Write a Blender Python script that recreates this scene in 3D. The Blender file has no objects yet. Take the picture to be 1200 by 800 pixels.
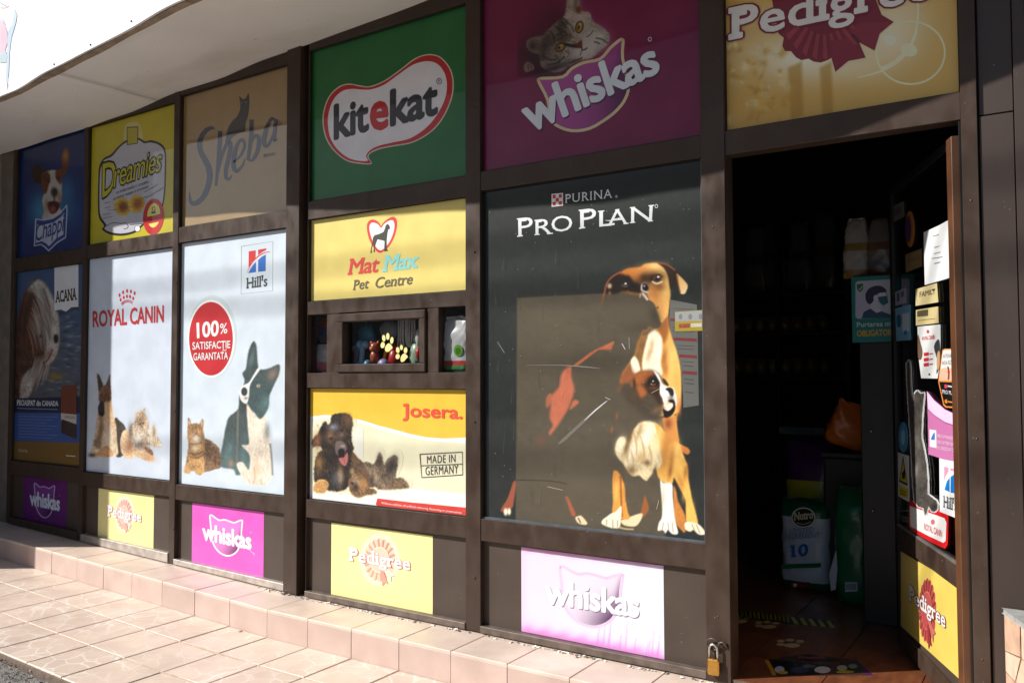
import bpy, bmesh, math, random
import numpy as np
from mathutils import Vector, Matrix
from mathutils.geometry import tessellate_polygon
random.seed(7); np.random.seed(7)
SC = bpy.context.scene
COL = SC.collection

# ------------------------------------------------------------------ camera, light, exposure
CAM_LOC = np.array([2.42426713, -3.0, 1.22527245])
CAM_ROT = [math.radians(a) for a in (92.26116367, 0.15506438, 33.40070485)]
FPX = 982.01886                     # focal length in pixels of a 1200 px wide survey picture
cam = bpy.data.cameras.new('camera'); camo = bpy.data.objects.new('camera', cam); COL.objects.link(camo)
camo.location = CAM_LOC; camo.rotation_euler = CAM_ROT
cam.sensor_width = 36; cam.sensor_fit = 'HORIZONTAL'; cam.lens = 36 * FPX / 1200
cam.clip_start = 0.05; cam.clip_end = 2000
SC.camera = camo

SUN_EL = math.radians(36.0)
SUN_DIR = Vector((-0.763 * math.cos(SUN_EL), -0.646 * math.cos(SUN_EL), math.sin(SUN_EL)))   # towards the sun
w = bpy.data.worlds.new('World'); SC.world = w; w.use_nodes = True
nt = w.node_tree; nt.nodes.clear()
sky = nt.nodes.new('ShaderNodeTexSky'); sky.sky_type = 'NISHITA'; sky.sun_disc = False
sky.sun_elevation = SUN_EL; sky.sun_rotation = math.atan2(SUN_DIR.x, SUN_DIR.y)
bg = nt.nodes.new('ShaderNodeBackground'); bg.inputs[1].default_value = 0.055
wo = nt.nodes.new('ShaderNodeOutputWorld')
nt.links.new(sky.outputs[0], bg.inputs[0]); nt.links.new(bg.outputs[0], wo.inputs[0])
sl = bpy.data.lights.new('sun', 'SUN'); sl.energy = 4.6; sl.angle = math.radians(0.55); sl.color = (1.0, 0.965, 0.91)
so = bpy.data.objects.new('sun', sl); COL.objects.link(so)
so.rotation_euler = (-SUN_DIR).to_track_quat('-Z', 'Y').to_euler(); so.location = (-8, -7, 8)
SC.view_settings.view_transform = 'Standard'; SC.view_settings.look = 'None'
SC.view_settings.exposure = 0.46; SC.view_settings.gamma = 1
SC.cycles.max_bounces = 8; SC.cycles.transparent_max_bounces = 12

# ------------------------------------------------------------------ survey: picture point -> point on a plane of the place
def _rot(e):
    rx, ry, rz = e
    cx, sx, cy, sy, cz, sz = math.cos(rx), math.sin(rx), math.cos(ry), math.sin(ry), math.cos(rz), math.sin(rz)
    X = np.array([[1, 0, 0], [0, cx, -sx], [0, sx, cx]]); Y = np.array([[cy, 0, sy], [0, 1, 0], [-sy, 0, cy]])
    Z = np.array([[cz, -sz, 0], [sz, cz, 0], [0, 0, 1]])
    return Z @ Y @ X
RC = _rot(CAM_ROT)
class Plane:
    """a flat surface of the place: origin o, outward normal n (towards the street), in-plane axes a (right) and b (up)"""
    def __init__(s, o, n, a, b):
        s.o, s.n, s.a, s.b = [np.array(q, float) for q in (o, n, a, b)]
        s.n /= np.linalg.norm(s.n); s.a /= np.linalg.norm(s.a); s.b /= np.linalg.norm(s.b)
    def at(s, u, v):
        d = RC @ np.array([(u - 600) / FPX, -(v - 400) / FPX, -1.0])
        return CAM_LOC + d * ((s.o - CAM_LOC) @ s.n) / (d @ s.n)
    def ab(s, u, v):
        p = s.at(u, v) - s.o
        return np.array([p @ s.a, p @ s.b])
    def pt(s, ab, h=0.0):
        return s.o + s.a * ab[0] + s.b * ab[1] + s.n * h
    def px(s, A, B):                     # survey coordinates of in-plane points (arrays)
        P = s.o + A[..., None] * s.a + B[..., None] * s.b - CAM_LOC
        d = P @ RC
        return 600 + FPX * d[..., 0] / -d[..., 2], 400 - FPX * d[..., 1] / -d[..., 2]
def wallplane(y): return Plane((0, y, 0), (0, -1, 0), (1, 0, 0), (0, 0, 1))
def floorplane(z): return Plane((0, 0, z), (0, 0, 1), (1, 0, 0), (0, 1, 0))
W0 = wallplane(0.0); YP = 0.025; WP = wallplane(YP)
def zz(x0, y0, s):                       # detail-picture coordinates -> survey coordinates
    return lambda pts: [(x0 + p[0] / s, y0 + p[1] / s) for p in pts]

# ------------------------------------------------------------------ materials
def lin(c): return [((x / 255) / 12.92 if x / 255 <= 0.04045 else ((x / 255 + 0.055) / 1.055) ** 2.4) for x in c]
_mats = {}
def nodes(name):
    m = bpy.data.materials.new(name); m.use_nodes = True
    t = m.node_tree; return m, t, t.nodes['Principled BSDF'], (lambda k: t.nodes.new(k)), t.links.new
def noise_mix(t, N, L, c0, c1, scale, detail=4, stretch=(1, 1, 1), lo=0.35, hi=0.65, coord='geo'):
    if coord == 'geo': src = N('ShaderNodeNewGeometry').outputs['Position']
    else: src = N('ShaderNodeTexCoord').outputs['Object']
    mp = N('ShaderNodeMapping'); mp.inputs['Scale'].default_value = stretch; L(src, mp.inputs['Vector'])
    nz = N('ShaderNodeTexNoise'); nz.inputs['Scale'].default_value = scale; nz.inputs['Detail'].default_value = detail
    L(mp.outputs[0], nz.inputs['Vector'])
    mr = N('ShaderNodeMapRange'); mr.inputs[1].default_value = lo; mr.inputs[2].default_value = hi; L(nz.outputs[0], mr.inputs[0])
    mx = N('ShaderNodeMix'); mx.data_type = 'RGBA'; L(mr.outputs[0], mx.inputs[0])
    for i, c in ((6, c0), (7, c1)):
        if hasattr(c, 'node'): L(c, mx.inputs[i])
        else: mx.inputs[i].default_value = (*c, 1)
    return mx.outputs[2], mr.outputs[0]
def bump(t, N, L, P, src, strength, dist=0.002):
    b = N('ShaderNodeBump'); b.inputs['Strength'].default_value = strength; b.inputs['Distance'].default_value = dist
    L(src, b.inputs['Height']); L(b.outputs[0], P.inputs['Normal'])
def ink(c, gloss=0.6, rough=0.4, vary=0.05):
    """printed film: colour with slight fading, under a glossy laminate"""
    key = (tuple(c), gloss, rough)
    if key in _mats: return _mats[key]
    m, t, P, N, L = nodes('print_ink')
    c = lin(c); a = [x * (1 - vary) for x in c]; b = [min(0.86, x * (1 + vary) + 0.004) for x in c]
    o, _ = noise_mix(t, N, L, a, b, 7)
    L(o, P.inputs['Base Color']); P.inputs['Roughness'].default_value = rough
    P.inputs['Coat Weight'].default_value = gloss; P.inputs['Coat Roughness'].default_value = 0.03
    P.inputs['Coat IOR'].default_value = 1.62 if gloss >= 1 else 1.5
    P.inputs['Specular IOR Level'].default_value = 0.3
    _mats[key] = m; return m
def plain(c, rough=0.5, metal=0.0, vary=0.12, scale=25, bmp=0.0, name='paint', coat=0.0, linear=False):
    key = (tuple(c), rough, metal, vary, scale, bmp, coat)
    if key in _mats: return _mats[key]
    m, t, P, N, L = nodes(name)
    c = list(c) if linear else lin(c)
    o, f = noise_mix(t, N, L, [x * (1 - vary) for x in c], [min(.9, x * (1 + vary)) for x in c], scale)
    L(o, P.inputs['Base Color']); P.inputs['Roughness'].default_value = rough; P.inputs['Metallic'].default_value = metal
    P.inputs['Coat Weight'].default_value = coat
    if bmp: bump(t, N, L, P, f, bmp)
    _mats[key] = m; return m
def art_material(gloss):
    key = ('art', gloss)
    if key in _mats: return _mats[key]
    m, t, P, N, L = nodes('printed_photo')
    at = N('ShaderNodeAttribute'); at.attribute_name = 'print'
    L(at.outputs['Color'], P.inputs['Base Color']); P.inputs['Roughness'].default_value = 0.4
    P.inputs['Coat Weight'].default_value = gloss; P.inputs['Coat Roughness'].default_value = 0.05
    P.inputs['Specular IOR Level'].default_value = 0.3
    _mats[key] = m; return m
def m_frame():
    if 'frame' in _mats: return _mats['frame']
    m, t, P, N, L = nodes('brown_coated_metal')
    o, f = noise_mix(t, N, L, (0.046, 0.028, 0.020), (0.056, 0.035, 0.0245), 5, 6, (3, 3, 1.6))
    o, g = noise_mix(t, N, L, o, (0.082, 0.058, 0.045), 4, 6, (1, 1, 1), 0.52, 0.9)
    o, s = noise_mix(t, N, L, o, (0.42, 0.38, 0.34), 130, 2, (1, 1, .6), 0.77, 0.79)
    o, s2 = noise_mix(t, N, L, o, (0.30, 0.26, 0.22), 26, 3, (1, 1, 1), 0.79, 0.80)
    L(o, P.inputs['Base Color'])
    mr = N('ShaderNodeMapRange'); mr.inputs[3].default_value = 0.30; mr.inputs[4].default_value = 0.6; L(f, mr.inputs[0])
    L(mr.outputs[0], P.inputs['Roughness']); P.inputs['Specular IOR Level'].default_value = 0.3
    bump(t, N, L, P, f, 0.12, 0.001)
    _mats['frame'] = m; return m
def m_kick():
    if 'kick' in _mats: return _mats['kick']
    m, t, P, N, L = nodes('brown_matt_panel')
    o, f = noise_mix(t, N, L, (0.054, 0.036, 0.026), (0.068, 0.047, 0.035), 5, 6)
    o, s = noise_mix(t, N, L, o, (0.30, 0.27, 0.24), 95, 2, (1, 1, 1), 0.765, 0.785)
    L(o, P.inputs['Base Color']); P.inputs['Roughness'].default_value = 0.55
    _mats['kick'] = m; return m
def m_tile(name, c0, c1, vein, amount):
    m, t, P, N, L = nodes(name)
    oi = N('ShaderNodeObjectInfo')
    o, f = noise_mix(t, N, L, c0, c1, 9, 6)
    hs = N('ShaderNodeHueSaturation'); mr = N('ShaderNodeMapRange'); L(oi.outputs['Random'], mr.inputs[0])
    mr.inputs[3].default_value = 0.94; mr.inputs[4].default_value = 1.05
    L(mr.outputs[0], hs.inputs['Value']); L(o, hs.inputs['Color'])
    o = hs.outputs[0]
    if amount > 0:
        geo = N('ShaderNodeNewGeometry')
        nz = N('ShaderNodeTexNoise'); nz.inputs['Scale'].default_value = 14; L(geo.outputs['Position'], nz.inputs['Vector'])
        ad = N('ShaderNodeVectorMath'); ad.operation = 'MULTIPLY_ADD'; ad.inputs[1].default_value = (0.05, 0.05, 0.0)
        L(nz.outputs['Color'], ad.inputs[0]); L(geo.outputs['Position'], ad.inputs[2])
        vo = N('ShaderNodeTexVoronoi'); vo.feature = 'DISTANCE_TO_EDGE'; vo.inputs['Scale'].default_value = 10.5; L(ad.outputs[0], vo.inputs['Vector'])
        vm = N('ShaderNodeMapRange'); vm.inputs[1].default_value = 0.01; vm.inputs[2].default_value = 0.06; vm.inputs[3].default_value = 1; vm.inputs[4].default_value = 0
        L(vo.outputs['Distance'], vm.inputs[0])
        n2 = N('ShaderNodeTexNoise'); n2.inputs['Scale'].default_value = 2.3; L(geo.outputs['Position'], n2.inputs['Vector'])
        m2 = N('ShaderNodeMapRange'); m2.inputs[1].default_value = 0.38; m2.inputs[2].default_value = 0.62; m2.inputs[4].default_value = amount; L(n2.outputs[0], m2.inputs[0])
        mu = N('ShaderNodeMath'); mu.operation = 'MULTIPLY'; L(vm.outputs[0], mu.inputs[0]); L(m2.outputs[0], mu.inputs[1])
        mx = N('ShaderNodeMix'); mx.data_type = 'RGBA'; L(mu.outputs[0], mx.inputs[0]); L(o, mx.inputs[6]); mx.inputs[7].default_value = (*vein, 1)
        o = mx.outputs[2]
        # each stone piece of the crazy-paving print has its own tone
        v2 = N('ShaderNodeTexVoronoi'); v2.inputs['Scale'].default_value = 10.5; L(ad.outputs[0], v2.inputs['Vector'])
        h2 = N('ShaderNodeHueSaturation'); r2 = N('ShaderNodeMapRange'); r2.inputs[3].default_value = 0.95; r2.inputs[4].default_value = 1.03
        sep = N('ShaderNodeSeparateColor'); L(v2.outputs['Color'], sep.inputs[0]); L(sep.outputs[0], r2.inputs[0]); L(r2.outputs[0], h2.inputs['Value']); L(o, h2.inputs['Color'])
        o = h2.outputs[0]
    # grime
    o, s = noise_mix(t, N, L, o, [x * .78 for x in c0], 3.2, 7, (1, 1, 1), 0.55, 0.85)
    o, s = noise_mix(t, N, L, o, [x * .45 for x in c0], 75, 3, (1, 1, 1), 0.70, 0.76)
    L(o, P.inputs['Base Color']); P.inputs['Roughness'].default_value = 0.42
    bump(t, N, L, P, f, 0.15, 0.002)
    return m
def m_glass(tint=(1, 1, 1)):
    key = ('glass', tint)
    if key in _mats: return _mats[key]
    m = bpy.data.materials.new('window_glass'); m.use_nodes = True; t = m.node_tree; t.nodes.clear(); N = t.nodes.new; L = t.links.new
    tr = N('ShaderNodeBsdfTransparent'); tr.inputs[0].default_value = (*[0.93 * x for x in tint], 1)
    gl = N('ShaderNodeBsdfGlossy'); gl.inputs['Roughness'].default_value = 0.02
    fr = N('ShaderNodeFresnel'); ge = N('ShaderNodeNewGeometry'); io = N('ShaderNodeMapRange'); io.inputs[3].default_value = 1.5; io.inputs[4].default_value = 1 / 1.5
    L(ge.outputs['Backfacing'], io.inputs[0]); L(io.outputs[0], fr.inputs[0])      # both faces of the pane reflect alike
    mx = N('ShaderNodeMixShader'); o = N('ShaderNodeOutputMaterial')
    L(fr.outputs[0], mx.inputs[0]); L(tr.outputs[0], mx.inputs[1]); L(gl.outputs[0], mx.inputs[2]); L(mx.outputs[0], o.inputs[0])
    _mats[key] = m; return m

# ------------------------------------------------------------------ mesh building
def origin_of(o):
    p = np.zeros(3)
    while o is not None:
        p += np.array(o.location); o = o.parent
    return p
class MB:
    """collects faces in world coordinates, then links them as ONE mesh object"""
    def __init__(s): s.v = []; s.f = []; s.mi = []; s.m = []; s.smooth = []
    def mid(s, m):
        if m not in s.m: s.m.append(m)
        return s.m.index(m)
    def add(s, vs, fs, m, smooth=False):
        b = len(s.v); i = s.mid(m); s.v += [tuple(map(float, q)) for q in vs]
        for f in fs: s.f.append(tuple(b + k for k in f)); s.mi.append(i); s.smooth.append(smooth)
        return s
    def box(s, x0, x1, y0, y1, z0, z1, m, M=None):
        vs = [(x, y, z) for z in (z0, z1) for y in (y0, y1) for x in (x0, x1)]
        if M is not None: vs = [tuple(M @ Vector(q)) for q in vs]
        return s.add(vs, [(0, 2, 3, 1), (4, 5, 7, 6), (0, 1, 5, 4), (2, 6, 7, 3), (0, 4, 6, 2), (1, 3, 7, 5)], m)
    def prism(s, pts, d, m):             # closed outline of 3D points pushed by vector d
        n = len(pts); d = np.array(d); P = [np.array(p) for p in pts]
        tri = tessellate_polygon([[Vector(p) for p in P]])
        vs = P + [p + d for p in P]
        fs = [tuple(t) for t in tri] + [tuple(n + k for k in reversed(t)) for t in tri] + [(i, (i + 1) % n, n + (i + 1) % n, n + i) for i in range(n)]
        return s.add(vs, fs, m)
    def tube(s, path, r, m, n=8, caps=True):
        P = [Vector(p) for p in path]; R = r if hasattr(r, '__len__') else [r] * len(P); vs = []; up = None
        for i, p in enumerate(P):
            t = (P[min(i + 1, len(P) - 1)] - P[max(i - 1, 0)]).normalized()
            if up is None: up = t.orthogonal()
            up = (up - t * up.dot(t)).normalized(); sd = t.cross(up)
            vs += [p + (up * math.cos(2 * math.pi * k / n) + sd * math.sin(2 * math.pi * k / n)) * R[i] for k in range(n)]
        fs = [(i * n + k, i * n + (k + 1) % n, (i + 1) * n + (k + 1) % n, (i + 1) * n + k) for i in range(len(P) - 1) for k in range(n)]
        if caps: fs += [tuple(range(n))[::-1], tuple((len(P) - 1) * n + k for k in range(n))]
        return s.add(vs, fs, m, True)
    def ball(s, c, r, m, nu=12, nv=8, rot=None, wob=0.0):
        c = Vector(c); r = Vector(r if hasattr(r, '__len__') else (r, r, r)); vs = []
        for j in range(nv + 1):
            th = math.pi * j / nv
            for i in range(nu):
                ph = 2 * math.pi * i / nu; q = Vector((r.x * math.sin(th) * math.cos(ph), r.y * math.sin(th) * math.sin(ph), r.z * math.cos(th)))
                if wob: q *= 1 + wob * math.sin(3 * ph + 5 * th + c.x * 40)
                if rot is not None: q = rot @ q
                vs.append(c + q)
        fs = [(j * nu + i, j * nu + (i + 1) % nu, (j + 1) * nu + (i + 1) % nu, (j + 1) * nu + i) for j in range(nv) for i in range(nu)]
        return s.add(vs, fs, m, True)
    def build(s, name, parent=None, loc=None, bevel=0.0, shift=None):
        o0 = origin_of(parent)
        here = np.array(loc, float) if loc is not None else o0
        me = bpy.data.meshes.new(name)
        V = np.array(s.v, float) - here if s.v else np.zeros((0, 3))
        me.from_pydata(V.tolist(), [], s.f)
        for m in s.m: me.materials.append(m)
        me.polygons.foreach_set('material_index', s.mi); me.polygons.foreach_set('use_smooth', s.smooth)
        me.update()
        o = bpy.data.objects.new(name, me); COL.objects.link(o)
        o.location = here - o0; o.parent = parent
        if bevel:
            b = o.modifiers.new('edge', 'BEVEL'); b.width = bevel; b.segments = 1; b.limit_method = 'ANGLE'
        return o
def tag(o, label=None, cat=None, group=None, kind=None):
    if label: o['label'] = label
    if cat: o['category'] = cat
    if group: o['group'] = group
    if kind: o['kind'] = kind
    return o
def thing(name, loc, label, cat, group=None):
    o = bpy.data.objects.new(name, None); COL.objects.link(o); o.location = loc; o.empty_display_size = 0.1
    return tag(o, label, cat, group)
def copy_tree(o, parent=None):
    c = o.copy(); COL.objects.link(c); c.parent = parent
    for ch in list(o.children): copy_tree(ch, c)
    return c

# ------------------------------------------------------------------ 2D outlines
def smooth(pts, k=5, closed=True):
    P = np.array(pts, float); n = len(P); out = []
    for i in range(n if closed else n - 1):
        if closed: a, b, c, d = P[i - 1], P[i], P[(i + 1) % n], P[(i + 2) % n]
        else: a, b, c, d = P[max(i - 1, 0)], P[i], P[i + 1], P[min(i + 2, n - 1)]
        for j in range(k):
            t = j / k
            out.append(0.5 * ((2 * b) + (-a + c) * t + (2 * a - 5 * b + 4 * c - d) * t * t + (-a + 3 * b - 3 * c + d) * t ** 3))
    if not closed: out.append(P[-1])
    return [tuple(q) for q in out]
def ell(cx, cy, rx, ry, n=20, ang=0.0):
    ca, sa = math.cos(ang), math.sin(ang)
    return [(cx + rx * math.cos(t) * ca - ry * math.sin(t) * sa, cy + rx * math.cos(t) * sa + ry * math.sin(t) * ca) for t in [2 * math.pi * i / n for i in range(n)]]
def ribbon(pts, wd, k=5):
    n = len(pts); W = wd if hasattr(wd, '__len__') else [wd] * n
    q = smooth([(p[0], p[1], W[i]) for i, p in enumerate(pts)], k, False) if k > 1 else [(p[0], p[1], W[i]) for i, p in enumerate(pts)]
    l, r = [], []
    for i, p in enumerate(q):
        a, b = q[max(i - 1, 0)], q[min(i + 1, len(q) - 1)]
        dx, dy = b[0] - a[0], b[1] - a[1]; h = math.hypot(dx, dy) or 1; h = p[2] / 2 / h
        l.append((p[0] - dy * h, p[1] + dx * h)); r.append((p[0] + dy * h, p[1] - dx * h))
    return l, r
def bilin(q, a, b):                      # a right, b down in 0..1; q = TL, TR, BR, BL
    return tuple((q[0][i] * (1 - a) + q[1][i] * a) * (1 - b) + (q[3][i] * (1 - a) + q[2][i] * a) * b for i in (0, 1))
def inv_bilin(q, p):
    a = b = 0.5
    for _ in range(12):
        x = bilin(q, a, b); e = 1e-4
        xa = bilin(q, a + e, b); xb = bilin(q, a, b + e)
        J = np.array([[(xa[0] - x[0]) / e, (xb[0] - x[0]) / e], [(xa[1] - x[1]) / e, (xb[1] - x[1]) / e]])
        d = np.linalg.solve(J, np.array([p[0] - x[0], p[1] - x[1]])); a += d[0]; b += d[1]
    return a, b

_gc = {}
def glyphs(s, slab=False, space=1.0):
    """lettering as triangles plus a small layer number for each letter; slab adds block serifs at feet and heads of the stems"""
    key = (s, slab, space)
    if key in _gc: return _gc[key]
    cu = bpy.data.curves.new('lettering', 'FONT'); cu.body = s; cu.space_character = space; cu.resolution_u = 3
    o = bpy.data.objects.new('lettering', cu); COL.objects.link(o)
    me = bpy.data.meshes.new_from_object(o.evaluated_get(bpy.context.evaluated_depsgraph_get()))
    V = np.array([v.co[:2] for v in me.vertices]); T = [tuple(p.vertices) for p in me.polygons]
    bpy.data.objects.remove(o); bpy.data.curves.remove(cu); bpy.data.meshes.remove(me)
    par = {}
    def find(q):
        while par.setdefault(q, q) != q: par[q] = par[par[q]]; q = par[q]
        return q
    rk = [tuple(np.round(v, 4)) for v in V]
    for f in T:
        for i in f[1:]: par[find(rk[i])] = find(rk[f[0]])
    roots = {}; comp = [roots.setdefault(find(q), len(roots)) for q in rk]
    H = [c % 6 for c in comp]
    if slab:
        cnt = {}
        for f in T:
            for i in range(len(f)):
                e = tuple(sorted((rk[f[i]], rk[f[(i + 1) % len(f)]]))); cnt[e] = cnt.get(e, 0) + 1
        V = V.tolist(); sx, t = slab; caps = max(v[1] for v in V); k = 0
        for (p, q), c in cnt.items():
            if c != 1 or abs(p[1] - q[1]) > 0.004: continue
            x0, x1 = min(p[0], q[0]), max(p[0], q[0]); wd = x1 - x0; y = p[1]
            if wd < 0.03 or wd > 0.62: continue
            if abs(y) < 0.02 and wd < 0.30: r = (x0 - sx, x1 + sx, y, y + t)
            elif y > 0.40 and wd < 0.30 and (abs(y - caps) < 0.04 or abs(y - 0.52) < 0.13): r = (x0 - sx, x1 + (sx if s.isupper() else sx * .3), y - t, y)
            elif abs(y - caps) < 0.06 and wd >= 0.30: r = (x0 - sx, x0 + 0.1, y - t, y)
            else: continue
            n = len(V); V += [(r[0], r[2]), (r[1], r[2]), (r[1], r[3]), (r[0], r[3])]; T += [(n, n + 1, n + 2), (n, n + 2, n + 3)]; H += [7 + k % 5] * 4; k += 1
        V = np.array(V)
    _gc[key] = (V, T, np.array(H)); return _gc[key]

class Print:
    """flat print on a plane: polygons and lettering in survey coordinates, each layer a tenth of a millimetre above the last"""
    def __init__(s, pl, k=1, gloss=0.6, warp=None):
        s.pl = pl; s.k = k; s.mb = MB(); s.gloss = gloss; s.warp = warp; s.rough = 0.4
    def P(s, p, h=None):
        if s.warp: p = s.warp(p)
        return s.pl.pt(s.pl.ab(*p), 0.0001 * s.k if h is None else h)
    def ink(s, c): return c if hasattr(c, 'node_tree') else ink(c, s.gloss, s.rough)
    def poly(s, pts, c, sm=0, holes=()):
        if sm: pts = smooth(pts, sm)
        loops = [pts] + [smooth(h, sm) if sm else h for h in holes]
        allp = [q for l in loops for q in l]
        tri = tessellate_polygon([[Vector((x, y, 0)) for x, y in l] for l in loops])
        s.mb.add([s.P(q) for q in allp], [tuple(t) for t in tri], s.ink(c)); s.k += 1; return s
    def stroke(s, pts, wd, c, k=5):
        l, r = ribbon(pts, wd, k); n = len(l)
        s.mb.add([s.P(q) for q in l + r], [(i, i + 1, n + i + 1, n + i) for i in range(n - 1)], s.ink(c)); s.k += 1; return s
    def loop(s, pts, wd, c, k=0):
        P = smooth(pts, k) if k else list(pts)
        return s.stroke(P + [P[0]], wd, c, 1)
    def text(s, body, quad, c, off=0.0, slab=False, space=1.0, shear=0.0, outline=None):
        """off thickens the strokes (in parts of the letter height)"""
        V, T, H = glyphs(body, slab or False, space)
        V = V.copy(); V[:, 0] += shear * V[:, 1]
        off = max(off, 0.0); lo, hi = V.min(0) - off, V.max(0) + off
        for (cc, oo) in ([outline] if outline else []) + [(c, off)]:
            if oo <= 0.001: ring = [(0, 0)]
            else:
                m = 8 if oo < .05 else 12; ring = [(0, 0)] + [(oo * math.cos(2 * math.pi * i / m), oo * math.sin(2 * math.pi * i / m)) for i in range(m)]
            for j, (dx, dy) in enumerate(ring):
                A = (V + np.array([dx, dy]) - lo) / (hi - lo)
                base = 0.0001 * s.k + j * 0.00003
                s.mb.add([s.P(bilin(quad, a, 1 - b), base + 0.000004 * h) for (a, b), h in zip(A, H)], T, s.ink(cc))
            s.k += 1 + int(len(ring) * .35)
        return s
    def build(s, name, parent): return s.mb.build(name, parent)

# ------------------------------------------------------------------ printed photographs: a fine grid with a printed colour at each point
def hash2(ix, iy, seed):
    h = (ix.astype(np.int64) * 374761393 + iy.astype(np.int64) * 668265263 + seed * 144665) & 0x7fffffff
    h = ((h ^ (h >> 13)) * 1274126177) & 0x7fffffff
    return ((h ^ (h >> 16)) & 0xffff) / 65535.0
def vnoise(x, y, seed=0):
    ix, iy = np.floor(x), np.floor(y); fx, fy = x - ix, y - iy
    fx = fx * fx * (3 - 2 * fx); fy = fy * fy * (3 - 2 * fy)
    a, b, c, d = hash2(ix, iy, seed), hash2(ix + 1, iy, seed), hash2(ix, iy + 1, seed), hash2(ix + 1, iy + 1, seed)
    return (a * (1 - fx) + b * fx) * (1 - fy) + (c * (1 - fx) + d * fx) * fy
class Art:
    def __init__(s, pl, box, bgc, step=0.9, k=0.5, gain=1.0, clip=None):
        """box = survey rectangle u0,v0,u1,v1 that the picture covers"""
        s.pl = pl; s.k = k; u0, v0, u1, v1 = box; s.gain = gain
        c = np.array([pl.ab(u, v) for u, v in ((u0, v0), (u1, v0), (u0, v1), (u1, v1))])
        a0, a1 = c[:, 0].min(), c[:, 0].max(); b0, b1 = c[:, 1].min(), c[:, 1].max()
        if clip: a0, a1, b0, b1 = clip
        um, vm = (u0 + u1) / 2, (v0 + v1) / 2
        da = abs(pl.ab(um + step, vm)[0] - pl.ab(um, vm)[0]); db = abs(pl.ab(um, vm + step)[1] - pl.ab(um, vm)[1])
        na, nb = int((a1 - a0) / da) + 2, int((b1 - b0) / db) + 2
        s.A, s.B = np.meshgrid(np.linspace(a0, a1, na), np.linspace(b0, b1, nb))
        s.u, s.v = pl.px(s.A, s.B); s.step = step
        s.C = np.zeros(s.u.shape + (3,)); s.C[:] = np.array(bgc, float); s.cov = np.zeros(s.u.shape)
        s.dom = np.ones(s.u.shape, bool) if clip else (s.u >= u0 - .1) & (s.u <= u1 + .1) & (s.v >= v0 - .1) & (s.v <= v1 + .1)
    def _blend(s, sl, a, col, show=True):
        s.C[sl] = s.C[sl] * (1 - a[..., None]) + col * a[..., None]
        if show: s.cov[sl] = np.maximum(s.cov[sl], a)
    def _sl(s, x0, y0, x1, y1):
        m = (s.u >= x0) & (s.u <= x1) & (s.v >= y0) & (s.v <= y1)
        if not m.any(): return None
        r = np.where(m.any(1))[0]; c = np.where(m.any(0))[0]
        return (slice(r[0], r[-1] + 1), slice(c[0], c[-1] + 1))
    def col(s, c, sl, fur, c2, ax):
        u, v = s.u[sl], s.v[sl]; c = np.array(c, float); out = np.zeros(u.shape + (3,)); out[:] = c
        if c2 is not None:
            (p, q) = ax; d = np.array([q[0] - p[0], q[1] - p[1]]); t = np.clip(((u - p[0]) * d[0] + (v - p[1]) * d[1]) / (d @ d), 0, 1)[..., None]
            out = c * (1 - t) + np.array(c2, float) * t
        if fur:
            amp, sc, ang = fur; ca, sa = math.cos(ang), math.sin(ang)
            sc *= .62; al = (u * ca + v * sa) / (sc * 2.6) + 1.5 * vnoise(u / 7, v / 7, 21); ac = (-u * sa + v * ca) / sc + 2.5 * vnoise(u / 6, v / 6, 17)
            n = vnoise(al, ac, 3) * .65 + vnoise(al * 2.3, ac * 2.3, 5) * .35 + 0.5 * (vnoise(u / 9, v / 9, 8) - .5)
            out = out * (1 + amp * 2 * (n - .5))[..., None]
        return np.clip(out, 0, 255)
    def poly(s, pts, c, soft=1.2, sm=5, a=1.0, fur=None, c2=None, ax=None, show=True):
        P = np.array(smooth(pts, sm) if sm else pts)
        sl = s._sl(P[:, 0].min() - 2 * soft, P[:, 1].min() - 2 * soft, P[:, 0].max() + 2 * soft, P[:, 1].max() + 2 * soft)
        if sl is None: return s
        u, v = s.u[sl], s.v[sl]; d2 = np.full(u.shape, 1e9); ins = np.zeros(u.shape, bool)
        for i in range(len(P)):
            x0, y0 = P[i - 1]; x1, y1 = P[i]; dx, dy = x1 - x0, y1 - y0; L2 = dx * dx + dy * dy
            if L2 < 1e-9: continue
            t = np.clip(((u - x0) * dx + (v - y0) * dy) / L2, 0, 1)
            d2 = np.minimum(d2, (u - x0 - t * dx) ** 2 + (v - y0 - t * dy) ** 2)
            if dy != 0: ins ^= ((y0 > v) != (y1 > v)) & (u < (v - y0) * dx / dy + x0)
        sd = np.sqrt(d2) * np.where(ins, 1, -1)
        if fur: sd = sd + fur[0] * soft * 2.2 * (vnoise(u / 1.7, v / 1.7, 11) - .5)
        al = np.clip(sd / soft * .5 + .5, 0, 1); al = al * al * (3 - 2 * al) * a
        s._blend(sl, al, s.col(c, sl, fur, c2, ax), show); return s
    def blob(s, x, y, rx, ry, c, a=1.0, ang=0.0, fur=None, hard=1.0, show=True):
        R = max(rx, ry) * 2
        sl = s._sl(x - R, y - R, x + R, y + R)
        if sl is None: return s
        u, v = s.u[sl] - x, s.v[sl] - y; ca, sa = math.cos(ang), math.sin(ang)
        r = np.sqrt(((u * ca + v * sa) / rx) ** 2 + ((-u * sa + v * ca) / ry) ** 2)
        al = a * np.exp(-np.power(r, 2 * hard) * 1.2)
        s._blend(sl, al, s.col(c, sl, fur, None, None), show); return s
    def stroke(s, pts, wd, c, soft=0.8, a=1.0, fur=None, show=True):
        l, r = ribbon(pts, wd, 4); return s.poly(l + r[::-1], c, soft, 0, a, fur, show=show)
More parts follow.
